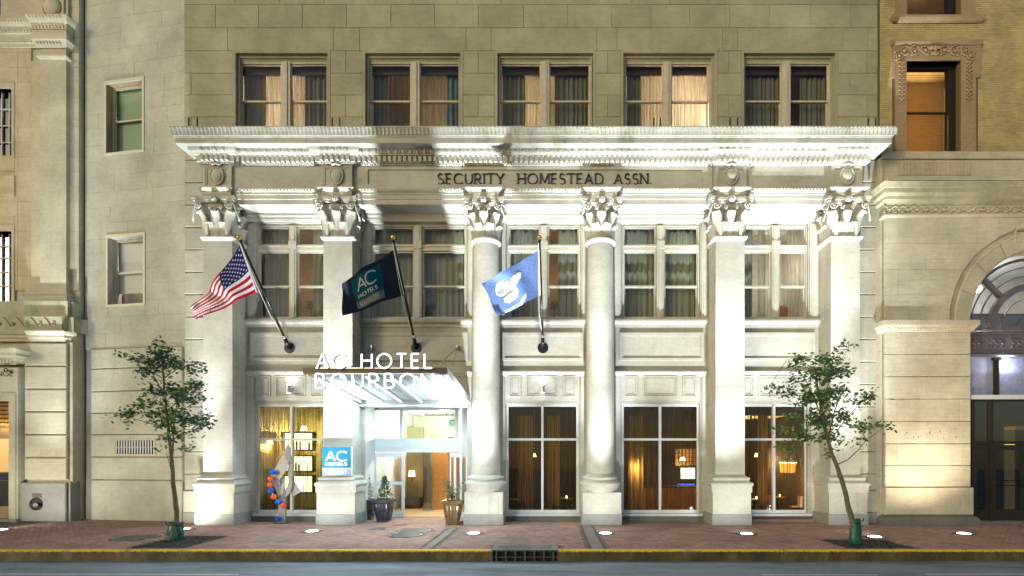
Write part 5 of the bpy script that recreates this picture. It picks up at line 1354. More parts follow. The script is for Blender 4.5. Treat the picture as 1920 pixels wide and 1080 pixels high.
# ================================================================ PLANTERS AND SHRUBS
def leaf_quad(m, p, s, w=.45):
    a = random.uniform(0, 2 * pi); e = random.uniform(-.9, .5); d_ = Vector((cos(a) * cos(e), sin(a) * cos(e), sin(e)))
    n = d_.orthogonal().normalized(); n.rotate(Matrix.Rotation(random.uniform(0, 6.28), 3, d_)); q = d_.cross(n)
    m.add([p, p + d_ * s * .45 + q * s * w * .5 + n * s * .06, p + d_ * s, p + d_ * s * .45 - q * s * w * .5 + n * s * .06], [(0, 1, 2), (0, 2, 3)])
def planter(px, D, wt, wb, h, mat, lab):
    x = XP(px, D); pt = thing('planter', lab, 'planter', (x, D, 0), 'fluted planters beside the entrance')
    m = MB(); n = 64; vs = []; prof = [(wb, .0), (wb * 1.03, .05), (wb * .97, .06), (wb * 1.12, h * .3), (wt * .95, h * .62), (wt * .97, h * .8), (wt * .9, h * .86)]
    for w, z in prof:
        for k in range(n):
            a = 2 * pi * k / n; c, s = cos(a), sin(a); r = w / (abs(c) ** 5 + abs(s) ** 5) ** .2 * (1 - (.045 * (k % 4 < 1.5) if .055 < z < h * .85 else 0)); vs.append((x + r * c, D + r * s, z))
    m.add(vs, [(j * n + k, j * n + (k + 1) % n, (j + 1) * n + (k + 1) % n, (j + 1) * n + k) for j in range(len(prof) - 1) for k in range(n)] + [tuple(range(n - 1, -1, -1))]); obj('pot', m, mat, pt)
    m = MB(); w = wt; 
    for z0, z1, w in ((h * .86, h * .92, wt * .98), (h * .921, h, wt * 1.06)):
        m.ring((x - w, x + w, -w, w), (x - w * .82, x + w * .82, -w * .82, w * .82), z0, z1)
    m.v = [(p_[0], D + p_[2], p_[1]) for p_ in m.v]; obj('rim', m, mat, pt, fix=True)
    m = MB(); m.box(x - wt * .83, x + wt * .83, D - wt * .83, D + wt * .83, h * .8, h * .9); obj('soil', m, 'mulch', pt)
    return x, D, h
x, D, h = planter(720, 21.0, .37, .26, .90, 'pot_dark', 'dark grey fluted planter left of the hotel doors')
sh = thing('shrub', 'dense green shrub growing in the dark grey planter', 'shrub', (x, D, h * .9))
m = MB()
for k in range(900):
    t = random.random(); r = .34 * (1 - t) ** .6 * random.random() ** .4; a = random.uniform(0, 6.28); leaf_quad(m, Vector((x + r * cos(a) + .03, D + r * sin(a), h * .92 + t * 1.02)), random.uniform(.06, .10), .5)
obj('foliage', m, 'leaf_teal', sh)
m = MB(); m.tube([(x, D, h * .85), (x + .02, D, h + .6)], .015, 6); obj('stem', m, 'bark', sh)
x, D, h = planter(689, 21.5, .30, .22, .85, 'pot_dark', 'dark planter half hidden behind the left porch wall')
sh = thing('shrub', 'small green shrub half hidden behind the left porch wall', 'shrub', (x, D, h * .9)); m = MB()
for k in range(420):
    t = random.random(); r = .26 * (1 - t) ** .5 * random.random() ** .4; a = random.uniform(0, 6.28); leaf_quad(m, Vector((x + r * cos(a), D + r * sin(a), h * .9 + t * 1.15)), random.uniform(.06, .1), .5)
obj('foliage', m, 'leaf_teal', sh); m = MB(); m.tube([(x, D, h * .85), (x, D, h + .8)], .015, 6); obj('stem', m, 'bark', sh)
x, D, h = planter(849, 20.1, .35, .25, .94, 'pot_bronze', 'bronze fluted planter beside the first round column')
sh = thing('shrub', 'thin leafy shrub with open stems in the bronze planter', 'shrub', (x, D, h * .9)); m = MB(); st = MB()
for s_ in range(9):
    a = random.uniform(0, 6.28); e = Vector((x + .33 * cos(a), D + .2 * sin(a), h + random.uniform(.35, 1.05))); b_ = Vector((x, D, h * .88)); st.tube([b_, b_.lerp(e, .5) + Vector((0, 0, .08)), e], .008, 5)
    for k in range(34): leaf_quad(m, b_.lerp(e, random.uniform(.3, 1)) + Vector([random.uniform(-.09, .09) for _ in range(3)]), random.uniform(.06, .1), .5)
obj('foliage', m, 'leaf_teal', sh); obj('stem', st, 'bark', sh)

# ================================================================ STREET TREES
def tree(base, trunk, limbs, clumps, lab, r0, D, n_per, seed):
    rr = random.Random(seed); t = thing('street_tree', lab, 'tree', (base.x, base.y, 0), 'young trees in sidewalk pits')
    pts = [Vector(p) for p in trunk]; m = MB(); rad = [r0 * (1 - .72 * i / (len(pts) - 1)) for i in range(len(pts))]; fine = []
    fr = []
    for i in range(len(pts) - 1):
        for k in range(4): q = k / 4; fine.append(pts[i].lerp(pts[i + 1], q) + Vector((rr.uniform(-.012, .012), rr.uniform(-.012, .012), 0))); fr.append((rad[i] + (rad[i + 1] - rad[i]) * q) * rr.uniform(.94, 1.08))
    fine.append(pts[-1]); fr.append(rad[-1]); m.tube(fine, fr, 10); obj('trunk', m, 'bark', t, smooth=True)
    for L, r in limbs:
        m = MB(); L = [Vector(p) for p in L]; m.tube(L, r, 7, r * .35); obj('branch', m, 'bark', t, smooth=True)
    cr = MB(); tw = MB(); allp = [p for L, r in limbs for p in L] + trunk[2:]
    for px, py, rx, rz, dens in clumps:
        c = W(px, py, D + rr.uniform(-.35, .35)); near = min((Vector(p) for p in allp), key=lambda p: (p - c).length)
        sxx, szz = rx * D / F, rz * D / F; n = int(n_per * dens * (rx + 3) * (rz + 3) / 165)
        tips = []
        for k in range(max(2, n // 22)):
            a, b_ = rr.uniform(0, 6.28), rr.random() ** .5; e = c + Vector((sxx * b_ * cos(a), rr.uniform(-.6, .6) * max(sxx, szz), szz * b_ * sin(a))); tips.append(e)
            s = near.lerp(c, .35); tw.tube([near, s.lerp(e, .5) + Vector((0, 0, .04)), e], .008, 4, .003)
        for k in range(n):
            e = rr.choice(tips); o = Vector((rr.gauss(0, .5), rr.gauss(0, .5), rr.gauss(0, .32))) * .26
            p = e + o; st_ = random.getstate(); leaf_quad(cr, p, rr.uniform(.10, .19), .5)
    obj('twigs', tw, 'bark', t, kind='stuff'); obj('crown', cr, 'leaf', t, kind='stuff'); return t
D = 16.3
tree(W(330, 1010, 16.4), [(XP(331, D), D, 0), W(331, 960, D), W(325, 905, D), W(321, 855, D), W(315, 800, D), W(308, 740, D), W(305, 690, D)],
     [([W(321, 870, D), W(324, 845, D + .1), W(326, 790, D + .2), W(335, 740, D + .25)], .035), ([W(318, 830, D), W(340, 812, D - .1), W(378, 806, D - .1)], .02), ([W(315, 800, D), W(285, 795, D - .2), W(235, 780, D - .3)], .02), ([W(312, 770, D), W(345, 745, D), W(372, 725, D)], .018),
      ([W(308, 740, D), W(280, 690, D), W(255, 672, D)], .018), ([W(306, 710, D), W(335, 690, D + .1), W(375, 682, D + .1)], .018), ([W(323, 890, D), W(312, 850, D - .1), W(298, 848, D - .1)], .012)],
     [(297, 646, 8, 10, 1.0), (300, 664, 30, 12, 1.6), (275, 676, 26, 11, 1.8), (320, 684, 34, 14, 2.0), (250, 668, 16, 6, .9), (238, 664, 8, 4, .9), (360, 690, 20, 7, .9), (376, 682, 12, 4, .8), (298, 700, 26, 12, 1.3), (330, 722, 34, 12, 1.2), (365, 727, 22, 13, 1.2), (290, 735, 28, 13, 1.0),
      (262, 752, 16, 8, .7), (330, 750, 38, 16, 1.8), (372, 748, 18, 10, 1.1), (255, 770, 26, 8, 1.5), (235, 782, 18, 6, .9), (220, 783, 8, 4, .8), (290, 770, 26, 14, 1.0), (325, 780, 34, 16, 1.9), (360, 787, 30, 14, 1.6), (385, 795, 14, 9, 1.2), (310, 812, 24, 10, .8), (350, 815, 20, 12, .9), (354, 838, 9, 9, .9), (300, 845, 8, 7, .7), (304, 818, 18, 9, .8), (248, 792, 10, 5, .6)],
     'slender leafy street tree in front of the plain stone wall', .078, D, 30, 3)
D = 15.7
tree(W(1604, 1018, D), [(XP(1604, D), D, 0), W(1600, 985, D), W(1586, 930, D), W(1575, 890, D), W(1560, 850, D), W(1546, 800, D), W(1535, 740, D), W(1528, 690, D)],
     [([W(1567, 872, D), W(1590, 862, D - .1), W(1608, 845, D - .15), W(1625, 825, D - .2), W(1655, 803, D - .2)], .022), ([W(1556, 840, D), W(1540, 780, D + .2), W(1515, 720, D + .3), W(1495, 690, D + .3)], .026), ([W(1552, 825, D), W(1565, 770, D - .2), W(1585, 720, D - .2)], .024), ([W(1545, 800, D), W(1510, 810, D), W(1480, 830, D)], .016),
      ([W(1540, 760, D), W(1560, 700, D), W(1590, 655, D)], .018), ([W(1554, 830, D), W(1590, 780, D), W(1620, 750, D)], .018), ([W(1530, 700, D), W(1500, 680, D), W(1475, 675, D)], .012)],
     [(1596, 646, 8, 5, .9), (1575, 662, 14, 9, 1.0), (1545, 678, 24, 12, 1.4), (1510, 680, 26, 12, 1.4), (1485, 672, 16, 8, 1.0), (1560, 700, 28, 16, 1.6), (1520, 710, 34, 16, 1.8), (1578, 690, 12, 12, 1.0), (1470, 735, 28, 10, .9), (1445, 730, 12, 5, .7), (1500, 745, 34, 16, 1.4), (1540, 750, 34, 18, 2.0), (1575, 740, 20, 16, 1.4), (1610, 745, 22, 10, 1.4),
      (1625, 752, 10, 6, .9), (1510, 785, 36, 16, 1.5), (1555, 785, 32, 18, 1.7), (1595, 775, 22, 12, 1.2), (1490, 812, 26, 12, 1.2), (1540, 820, 28, 14, 1.1), (1575, 818, 18, 14, .8), (1480, 838, 20, 6, 1.2), (1605, 805, 16, 9, 1.2), (1608, 825, 10, 9, .8), (1635, 802, 18, 7, 1.4), (1660, 798, 12, 5, 1.2), (1548, 845, 18, 6, .7)],
     'leaning street tree with a side branch before the last pilaster', .09, D, 30, 5)
for px, D, h, r, lab, hd in ((329, 16.4, .56, .24, 'squat green watering bag tied round the slender tree', 1), (1604, 15.72, .76, .17, 'tall green watering bag round the leaning tree', 0)):
    x = XP(px, D); b = thing('watering_bag', lab, 'bag', (x, D, 0), 'green watering bags at the tree feet'); m = MB(); n = 28; vs = []
    for j in range(9):
        z = h * j / 8; s = (1.0, 1.05, 1.02, .98, 1.0, .96, .9, .86, .92)[j]
        for k in range(n): a = 2 * pi * k / n; q = r * s * (1 + .07 * sin(a * 5 + j * .9) + .05 * sin(a * 9 - j * 1.7)); vs.append((x + q * cos(a), D + q * .8 * sin(a), z * (1 + .04 * sin(a * 3)) + .002))
    m.add(vs, [(j * n + k, j * n + (k + 1) % n, (j + 1) * n + (k + 1) % n, (j + 1) * n + k) for j in range(8) for k in range(n)]); obj('sack', m, 'bag', b, smooth=True)
    m = MB(); m.tube([(x + r * .93 * cos(t * .35), D + r * .76 * sin(t * .35), h * .86) for t in range(19)], .014, 5); m.tube([(x + (-r if hd else r), D - .05, h * .9), (x + (-r * 1.1 if hd else r * 1.25), D - .08, h * 1.05), (x + (-r * .8 if hd else r * 1.05), D - .1, h * .95)], .016, 5); obj('strap', m, 'black', b)

def cut(rects, holes):
    for h in holes:
        out = []
        for a, b, c, d_ in rects:
            if h[1] <= a or h[0] >= b or h[3] <= c or h[2] >= d_: out.append((a, b, c, d_)); continue
            if h[0] > a: out.append((a, h[0], c, d_))
            if h[1] < b: out.append((h[1], b, c, d_))
            a2, b2 = max(a, h[0]), min(b, h[1])
            if h[2] > c: out.append((a2, b2, c, h[2]))
            if h[3] < d_: out.append((a2, b2, h[3], d_))
        rects = out
    return [r for r in rects if r[1] - r[0] > .03 and r[3] - r[2] > .03]

# ================================================================ ANNEX (plain wall set at a slight angle)
AX, AY, BX, BY = -19.58, 21.52, -14.60, 20.72
AL = sqrt((BX - AX) ** 2 + (BY - AY) ** 2); AD = ((BX - AX) / AL, (BY - AY) / AL)
def au(px):
    k = (px - CX) / F       # X = k Y on the ray; solve along the wall line
    u = (k * AY - AX) / (AD[0] - k * AD[1]); return u
def az(px, py): Y = AY + AD[1] * au(px); return H + (CY - py) * Y / F
def amap(m):
    m.v = [(AX + AD[0] * x - AD[1] * y, AY + AD[1] * x + AD[0] * y, z) for x, y, z in m.v]; return m
annex = thing('annex_building', 'plain grey stone wall with two sash windows between bank and hotel', 'building', (AX, AY, 0))
AW = [(au(199), au(268), az(233, 285), az(233, 153)), (au(202), au(270), az(236, 571), az(236, 443))]
m = wall_grid(MB(), 0, AL, 0, 24, .03, .6, AW); obj('wall_core', amap(m), 'joint', annex)
ZA = az(250, 652); ra = random.Random(4)
z = ZA; r = 0
while z < 24:
    z1 = min(z + .655, 24); x = 0 if r % 2 else -ra.uniform(.4, 1.3); rects = []
    while x < AL:
        w = ra.uniform(1.5, 2.6); rects.append((max(x, 0), min(x + w, AL), z, z1)); x += w
    for q in cut(rects, AW):
        m = MB(); m.block(q[0] + .0015, q[1] - .0015, q[2] + .0015, q[3] - .0015, ra.uniform(-.002, .002), .06, .004); obj('stone_block', amap(m), 'annex', annex)
    z = z1; r += 1
jz = [az(250, y) for y in (652, 690, 733, 774, 815, 857, 900)]; u0, u1 = au(172), au(343.5)
VG = (au(217), au(293), az(255, 853), az(255, 824))
for z1, z0 in zip(jz, jz[1:] + [.0]):
    for q in cut([(u0, u1, z0, z1)], [VG]):
        m = MB(); big = q[0] == u0 and q[1] == u1
        m.block(q[0] + (.02 if q[0] == u0 else 0), q[1] - (.02 if q[1] == u1 else 0), q[2] + (.022 if abs(q[2] - z0) < 1e-6 and z0 > 0 else 0), q[3] - (.022 if abs(q[3] - z1) < 1e-6 else 0), -.05, .1, .02 if big else .002); obj('stone_block', amap(m), 'annex', annex)
for k, (a, b, c, d_) in enumerate(AW):
    w = obj('window', amap(MB().ring((a - .07, b + .07, c - .07, d_ + .10), (a + .02, b - .02, c + .02, d_ - .02), -.03, .02)), 'tan_frame' if k else 'grey_frame', annex)
    m = MB(); m.splay((a, b, c, d_), (a + .02, b - .02, c + .02, d_ - .02), .021, .30); obj('reveal', amap(m), 'terra' if k == 0 else 'annex', w)
    m = MB(); m.ring((a, b, c, d_), (a + .07, b - .07, c + .06, d_ - .06), .25, .36); obj('frame', amap(m), 'tan_frame', w)
    zr = az(236, (218, 507)[k])
    for q, yy in (((a + .06, b - .06, zr - .03, d_ - .05), .27), ((a + .06, b - .06, c + .04, zr + .04), .32)):
        m = MB(); m.ring(q, (q[0] + .06, q[1] - .06, q[2] + .07, q[3] - .06), yy, yy + .05); obj('sash', amap(m), 'tan_frame', w)
        m = MB(); m.add([(q[0] + .06, yy + .02, q[2] + .07), (q[1] - .06, yy + .02, q[2] + .07), (q[1] - .06, yy + .02, q[3] - .06), (q[0] + .06, yy + .02, q[3] - .06)], [(0, 1, 2, 3)]); obj('pane', amap(m), 'glass', w)
    low = c + (.12 if k == 0 else (d_ - c) * .22)
    m = MB(); m.add([(a + .04, .42, low), (b - .04, .42, low), (b - .04, .42, d_), (a + .04, .42, d_)], [(0, 1, 2, 3)]); m.box(a + .04, b - .04, .41, .43, low - .03, low)
    bl = obj('roller_blind', amap(m), 'white_shade' if k else 'green_shade'); tag(bl, ('pale green roller blind in the upper annex window', 'white roller blind in the lower annex window')[k], 'blind')
    m = MB(); m.box(a - .1, b + .1, .9, 1.0, c - .2, d_ + .2); m.box(a - .1, a - .02, .37, .9, c - .2, d_ + .2); m.box(b + .02, b + .1, .37, .9, c - .2, d_ + .2); obj('room_lining', amap(m), 'wood_dark', w)
    mid = amap(MB().box((a + b) / 2, (a + b) / 2 + .01, .7, .71, c, c + .01)).v[0]
    rl = lamp('window_light', 'POINT', mid[:2] + ((c + d_) / 2,), (30, 85)[k], ((.75, 1, .8), (1, .98, 1))[k], w, .15)
m = MB(); a, b, c, d_ = VG; m.ring((a, b, c, d_), (a + .035, b - .035, c + .035, d_ - .035), -.075, .02); vg = obj('vent_frame', amap(m), 'tan_frame', annex)
m = MB(); m.box(a + .01, b - .01, .015, .02, c + .01, d_ - .01); obj('vent_back', amap(m), 'dark', vg)
for k in range(15):
    x = a + .07 + (b - a - .14) * k / 14; m = MB(); m.box(x - .022, x + .022, -.05, -.02, c + .03, d_ - .03); obj('slat', amap(m), 'white', vg)
m = MB(); m.box(a + .02, b - .02, -.045, -.025, (c + d_) / 2 - .012, (c + d_) / 2 + .012); obj('vent_rail', amap(m), 'tan_frame', vg)

# ================================================================ BANK (left edge)
bank = thing('bank_building', 'ochre stained classical stone building with pilaster and scroll frieze', 'building', (-21, 21, 0))
BXR = -19.66; BL = -26.0
P1, P2, P3, P4 = 21.32, 21.15, 20.88, 20.86
zb_ = lambda y, D: ZP(y, D)
wz = (XP(-60, P1), XP(22, P1), ZP(292, P1), ZP(165, P1)); wz2 = (XP(-60, P1), XP(22, P1), ZP(566, P1), ZP(433, P1))
DRX0, DRX1 = XP(-70, P3), XP(21, P3); DRZ = ZP(752, P3)
m = wall_grid(MB(), BL, BXR - .01, ZP(592, P1), 24, P1 + .05, 22.2, [wz, wz2]); obj('wall_core', m, 'bank', bank)
m = wall_grid(MB(), BL, BXR - .01, 0, ZP(592, P1), P3 + .22, 22.2, [(DRX0, DRX1, 0, DRZ)]); obj('lower_core', m, 'bank', bank)
# wall courses left of the pilaster and in the corner strip
z = ZP(545, P1); k = 0; rb = random.Random(9)
while z < 24:
    z1 = z + .62
    for q in cut([(BL, XP(33, P1), z, z1), (XP(33, P1), XP(58, P1), z, z1)], [(wz[0], wz[1] + .12, wz[2] - .1, wz[3] + .22), (wz2[0], wz2[1] + .12, wz2[2] - .1, wz2[3] + .22)]):
        m = MB(); m.block(q[0] + .002, q[1] - .002, q[2] + .002, q[3] - .002, P1 + rb.uniform(-.002, .002), .06, .005); obj('stone_block', m, 'bank_stain', bank)
    m = MB(); m.block(XP(126, P1), BXR, z + .003, z1 - .003, P1, .06, .006); obj('stone_block', m, 'bank', bank)
    z = z1; k += 1
for h, zs in ((wz, (.25, .5, .75)), (wz2, (.25, .45, .65, .82))):
    w = obj('window', MB().ring((h[0], h[1] + .12, h[2] - .1, h[3] + .22), (h[0] + .02, h[1], h[2], h[3]), P1 - .02, P1 + .35), 'bank_stain', bank)
    m = MB(); m.box(h[0], h[1], P1 + .32, P1 + .33, h[2], h[3]); obj('pane', m, 'glass_dark', w); m = MB(); m.box(h[0], h[1], P1 + .45, P1 + .5, h[2], h[3]); obj('room_lining', m, 'room_white' if h is wz2 else 'dark', w)
    for q in zs: z = h[2] + (h[3] - h[2]) * q; m = MB(); m.box(h[0], h[1], P1 + .26, P1 + .31, z - .02, z + .02); obj('glazing_bar', m, 'grey_frame', w)
    for px in (3, 17): m = MB(); m.box(XP(px, P1 + .25) - .02, XP(px, P1 + .25) + .02, P1 + .255, P1 + .315, h[2], h[3]); obj('glazing_bar', m, 'grey_frame', w)
sp_ = (XP(-60, P1), XP(24, P1), ZP(364, P1), ZP(334, P1)); m = MB(); m.ring((sp_[0], sp_[1] + .1, sp_[2] - .1, sp_[3] + .1), sp_, P1 - .05, P1 + .01); obj('wall_panel', m, 'bank_stain', bank)
# pilaster
pz0, pz1 = ZP(545, P2), ZP(107, P2)
pp = obj('pilaster', MB().box(XP(75, P2), XP(124, P2), P2, P1 + .06, pz0, pz1), 'bank', bank)
m = MB(); m.box(XP(58, P2 + .08), XP(75, P2) - .002, P2 + .08, P1 + .06, pz0, pz1 - .1); obj('rear_pilaster', m, 'bank_stain', pp)
capz = ZP(107, P2)
m = MB(); m.sweep([(0, capz - .1), (.05, capz - .06), (.08, capz), (.08, capz + .05), (.0, capz + .08), (0, capz + .33), (.06, capz + .36), (.16, capz + .55), (.20, capz + .60), (.20, capz + .80), (0, capz + .82)], [(XP(75, P2) - .001, P1 + .05), (XP(75, P2) - .001, P2 - .002), (XP(124, P2) + .001, P2 - .002), (XP(124, P2) + .001, P1 + .05)]); obj('capital', m, 'bank', pp)
m = MB(); 
for i in range(8): x = XP(75, P2) + .02 + i * .132; m.ball((x, P2 - .14, capz + .46), .052, 7, 5, 1, .8, 1.7)
obj('leaf_moulding', m, 'bank', pp, kind='stuff', smooth=True)
bz = ZP(558, P2)
m = MB(); m.sweep([(0, bz - .2), (.16, bz - .2), (.18, bz - .12), (.16, bz - .05), (.10, bz), (.10, bz + .06), (.13, bz + .10), (.10, bz + .16), (.03, bz + .2), (0, bz + .34)], [(XP(50, P2), P1 - .0), (XP(50, P2), P2), (XP(124, P2) + .01, P2), (XP(124, P2) + .01, P1 + .1)]); obj('pilaster_base', m, 'bank', pp)
m = MB(); m.box(BL, XP(124, P3), P3 + .06, P1 + .2, ZP(592, P3), bz - .2); obj('podium', m, 'bank_moss', bank)
m = MB(); m.box(XP(124, P3) + .001, BXR - .02, P3 + .2, P1 + .2, ZP(592, P3), bz - .2); obj('podium_return', m, 'bank', bank)
# entablature
ez = ZP(84, P2)
m = MB(); m.sweep([(-.2, ez), (.05, ez), (.05, ez + .14), (.09, ez + .16), (.09, ez + .5), (.12, ez + .52), (.12, ez + .74), (.18, ez + .78), (.22, ez + .86), (.26, ez + .98), (.26, ez + 1.02), (-.2, ez + 1.05)], [(BL, P1), (XP(72, P2), P1), (XP(72, P2), P2 - .04), (XP(126, P2), P2 - .04), (XP(126, P2), P1 + .2)]); en = obj('entablature', m, 'bank', bank)
m = MB()
for i in range(44):
    x = BL + 3 + i * .13
    if x < XP(72, P2) - .3: m.ball((x, P1 - .14, ez + .62), .05, 6, 4); m.ball((x, P1 - .08, ez + .18), .04, 6, 4); m.ball((x, P1 - .24, ez + .92), .05, 6, 4)
for i in range(10): x = XP(72, P2) - .1 + i * .14; m.ball((x, P2 - .17, ez + .62), .05, 6, 4); m.ball((x, P2 - .12, ez + .18), .04, 6, 4); m.ball((x, P2 - .27, ez + .92), .05, 6, 4)
obj('bead_moulding', m, 'bank', en, kind='stuff', smooth=True)
m = MB(); m.box(XP(9, P1), XP(118, P2), P2 + .02, P1 + .1, ez + 1.05, 24); m.box(XP(118, P2), XP(124, P2), P2 + .08, P1 + .1, ez + 1.05, 24); obj('attic_block', m, 'bank', bank)
c = W(97, 13, P2); m = MB(); m.lathe([(.001, -.11), (.25, -.10), (.33, -.05), (.36, 0), (.40, .0), (.40, .04)], (0, 0, 0), 26); m.v = [(c.x + a, P2 + .02 + b_, c.z + z_) for a, z_, b_ in m.v]; obj('disc_ornament', m, 'bank', bank, smooth=True, fix=True)
m = MB(); m.box(BL, XP(9, P1) - .01, P1 - .01, P1 + .04, ZP(28, P1), 24); obj('attic_window', m, 'glass_dark', bank)
# scroll band, mouldings and rusticated pier
s0z, s1z = ZP(621, P3), ZP(593, P3); SX1 = XP(118.5, P3)
sb = obj('scroll_band', MB().box(BL, SX1, P3 - .06, P3 + .3, s0z, s1z), 'bank_moss', bank)
m = MB(); m.add([(SX1 + .001, P3 - .06, s0z), (BXR + .28, P1 + .26, s0z), (BXR + .28, P1 + .26, s1z), (SX1 + .001, P3 - .06, s1z)], [(0, 1, 2, 3)]); m.box(SX1, BXR + .1, P3 + .1, P1 + .3, s0z, s1z - .01); obj('scroll_band_return', m, 'bank_moss', sb)
k = 0; x = SX1 - .30
while x > BL + .5:
    pts = [(x + .27, s0z + .16)] if False else []
    for i in range(30):
        t = i / 29; a = -2.2 + t * 9.5; r_ = .085 * (1 - t * .8); pts.append((x - .02 + r_ * cos(a), P3 - .07, s0z + .30 + r_ * sin(a)))
    m = MB(); m.tube([(x - .42, P3 - .07, s1z - .07), (x - .28, P3 - .07, s1z - .2), (x - .13, P3 - .07, s0z + .19)] + pts, .02, 5, .012); obj('wave_scroll', m, 'terra', sb); x -= .55
m = MB(); m.box(BL, SX1 - .05, P3 - .075, P3 - .059, s1z - .055, s1z - .03); obj('fillet', m, 'bank_moss', sb)
mz = ZP(640, P3)
m = MB(); m.sweep([(-.1, mz), (.0, mz), (.02, mz + .1), (.06, mz + .14), (.06, mz + .24), (.12, mz + .28), (.16, mz + .38), (.16, s0z - .002), (-.1, s0z - .002)], [(BL, P3 + .02), (XP(121, P3), P3 + .02), (XP(128, P3), P3 + .3)]); obj('string_course', m, 'bank', bank)
PX0, PX1 = XP(46, P3), XP(124, P3)
ys = [643, 686.5, 729.5, 772, 815, 858, 900]
for y1, y0 in zip(ys, ys[1:]):
    m = MB(); m.block(PX0, PX1, ZP(y0, P3) + .03, ZP(y1, P3) - .03, P3, .3, .02); obj('stone_block', m, 'bank', bank)
m = MB(); m.box(PX1 + .03, XP(136, 21.0), 21.0, P3 + .3, ZP(905, P3), ZP(641, P3)); m.box(PX0, PX1, P3 + .12, P3 + .3, ZP(905, P3), ZP(641, P3)); obj('corner_strip', m, 'bank', bank)
m = MB(); m.block(XP(39, P3), XP(125, P3), 0, ZP(905, P3), P3 - .05, .5, .03); m.box(XP(126, P3), BXR + .006, P3 + .06, P3 + .5, 0, ZP(903, P3)); obj('granite_base', m, 'granite', bank)
c = W(68, 945, P3 - .06); st_ = thing('standpipe', 'round dark standpipe outlet in the bank building base', 'standpipe', c)
m = MB(); m.lathe([(.001, .0), (.16, .0), (.20, .02), (.26, .02), (.26, -.03), (.22, -.03), (.20, -.01)], (0, 0, 0), 24); m.v = [(c.x + a, c.y + z_ , c.z + b_) for a, b_, z_ in m.v]; obj('ring_plate', m, 'black', st_, fix=True)
for s in (-1, 1):
    m = MB(); m.tube([(c.x + s * .03, c.y, c.z), (c.x + s * .10, c.y - .12, c.z - .02)], .07, 12); m.tube([(c.x + s * .10, c.y - .12, c.z - .02), (c.x + s * .12, c.y - .16, c.z - .02)], .085, 8); obj('outlet', m, 'iron', st_)
p = W(69, 929, P3 - .06); pq = obj('plaque', MB().block(p.x - .19, p.x + .19, p.z - .085, p.z + .085, P3 - .07, .02, .005), 'iron'); tag(pq, 'small dark metal plaque above the standpipe', 'plaque')
# doorway with console hood
dw = obj('doorway', MB().ring((DRX0 - .37, DRX1 + .37, -.3, ZP(690, P3)), (DRX0, DRX1, -.29, DRZ), P3 - .10, P3 + .4), 'bank', bank)
m = MB(); m.ring((DRX0 - .3, DRX1 + .3, -.2, DRZ + .3), (DRX0 - .22, DRX1 + .22, -.19, DRZ + .22), P3 - .13, P3 - .09); obj('architrave_moulding', m, 'bank', dw)
hz = ZP(683, 20.7)
m = MB(); m.sweep([(-.1, hz), (.0, hz), (.05, hz + .14), (.12, hz + .2), (.16, hz + .26), (.42, hz + .30), (.42, hz + .38), (.50, hz + .55), (.50, hz + .60), (-.1, hz + .72)], [(BL + 1, P3 - .1), (DRX1 + .30, P3 - .1), (DRX1 + .30, P3 + .3)]); hd = obj('hood', m, 'bank_moss', dw)
m = MB(); x = BL + 3
while x < DRX1 + .3: m.box(x, x + .07, P3 - .25, P3 - .10, hz + .05, hz + .19); x += .13
obj('dentil_course', m, 'bank', hd, kind='stuff')
letters('EXCHANGE', XP(-58, P3 - .11), XP(24, P3 - .11), P3 - .115, ZP(706, P3), .20, .02, 'letter_dark', dw, .10, .08, .3)
p = W(15, 694, P3 - .2); ck = thing('door_bracket', 'small dark iron bracket above the bank doorway', 'bracket', p); m = MB(); m.tube([(p.x - .09 + .07 * cos(t * .5), p.y, p.z + .07 * sin(t * .5)) for t in range(14)], .02, 5); obj('ring', m, 'black', ck); m = MB(); m.tube([(p.x - .02, p.y, p.z), (p.x + .12, p.y - .02, p.z - .05), (p.x + .06, P3 - .1, p.z - .08)], .025, 5); obj('arm', m, 'black', ck)
lv = obj('louvre_panel', MB().box(DRX0, DRX1, P3 + .30, P3 + .34, ZP(800, P3), DRZ), 'drape_amber', dw)
for k in range(6): z = ZP(800, P3) + .1 + k * .165; m = MB(); m.bar((DRX0, P3 + .24, z), (DRX1, P3 + .24, z), .10, .09); obj('slat', m, 'drape_amber', lv)
lamp('louvre_light', 'POINT', ((DRX0 + DRX1) / 2 + .5, P3 + .02, ZP(798, P3)), 9, (1, .6, .2), lv, .05)
dr = obj('door', MB().ring((DRX0, DRX1, .05, ZP(803, P3)), (DRX0 + .3, DRX1 - .27, .6, ZP(822, P3)), P3 + .25, P3 + .34), 'terra', dw)
m = MB(); m.box(DRX0 + .3, DRX1 - .27, P3 + .29, P3 + .30, .6, ZP(822, P3)); obj('pane', m, 'glass_dark', dr); m = MB(); m.box(DRX0, DRX1, P3 + .36, P3 + .4, 0, ZP(803, P3)); obj('door_back', m, 'dark', dr)
m = MB(); m.tube([(DRX0, P3 + .18, ZP(902, P3)), (DRX1 - .03, P3 + .18, ZP(902, P3))], .02, 6); obj('handle', m, 'chrome', dr)
m = MB(); m.box(BL, DRX1 + .4, P3 - .2, P3 + .3, 0, .12); obj('door_step', m, 'concrete', bank)

# ================================================================ RIGHT BUILDING
RB, RK = 19.85, 20.3
rbd = thing('brick_building', 'yellow brick and ashlar building with a big arched window', 'building', (17, RB, 0))
RX0, RX1 = XP(1660, RB), 24.5
AXC, AZC, RO, RI = XP(1958, RB), ZP(600, RB), 168 * RB / F, 134 * RB / F
SPR = ZP(607, RB)
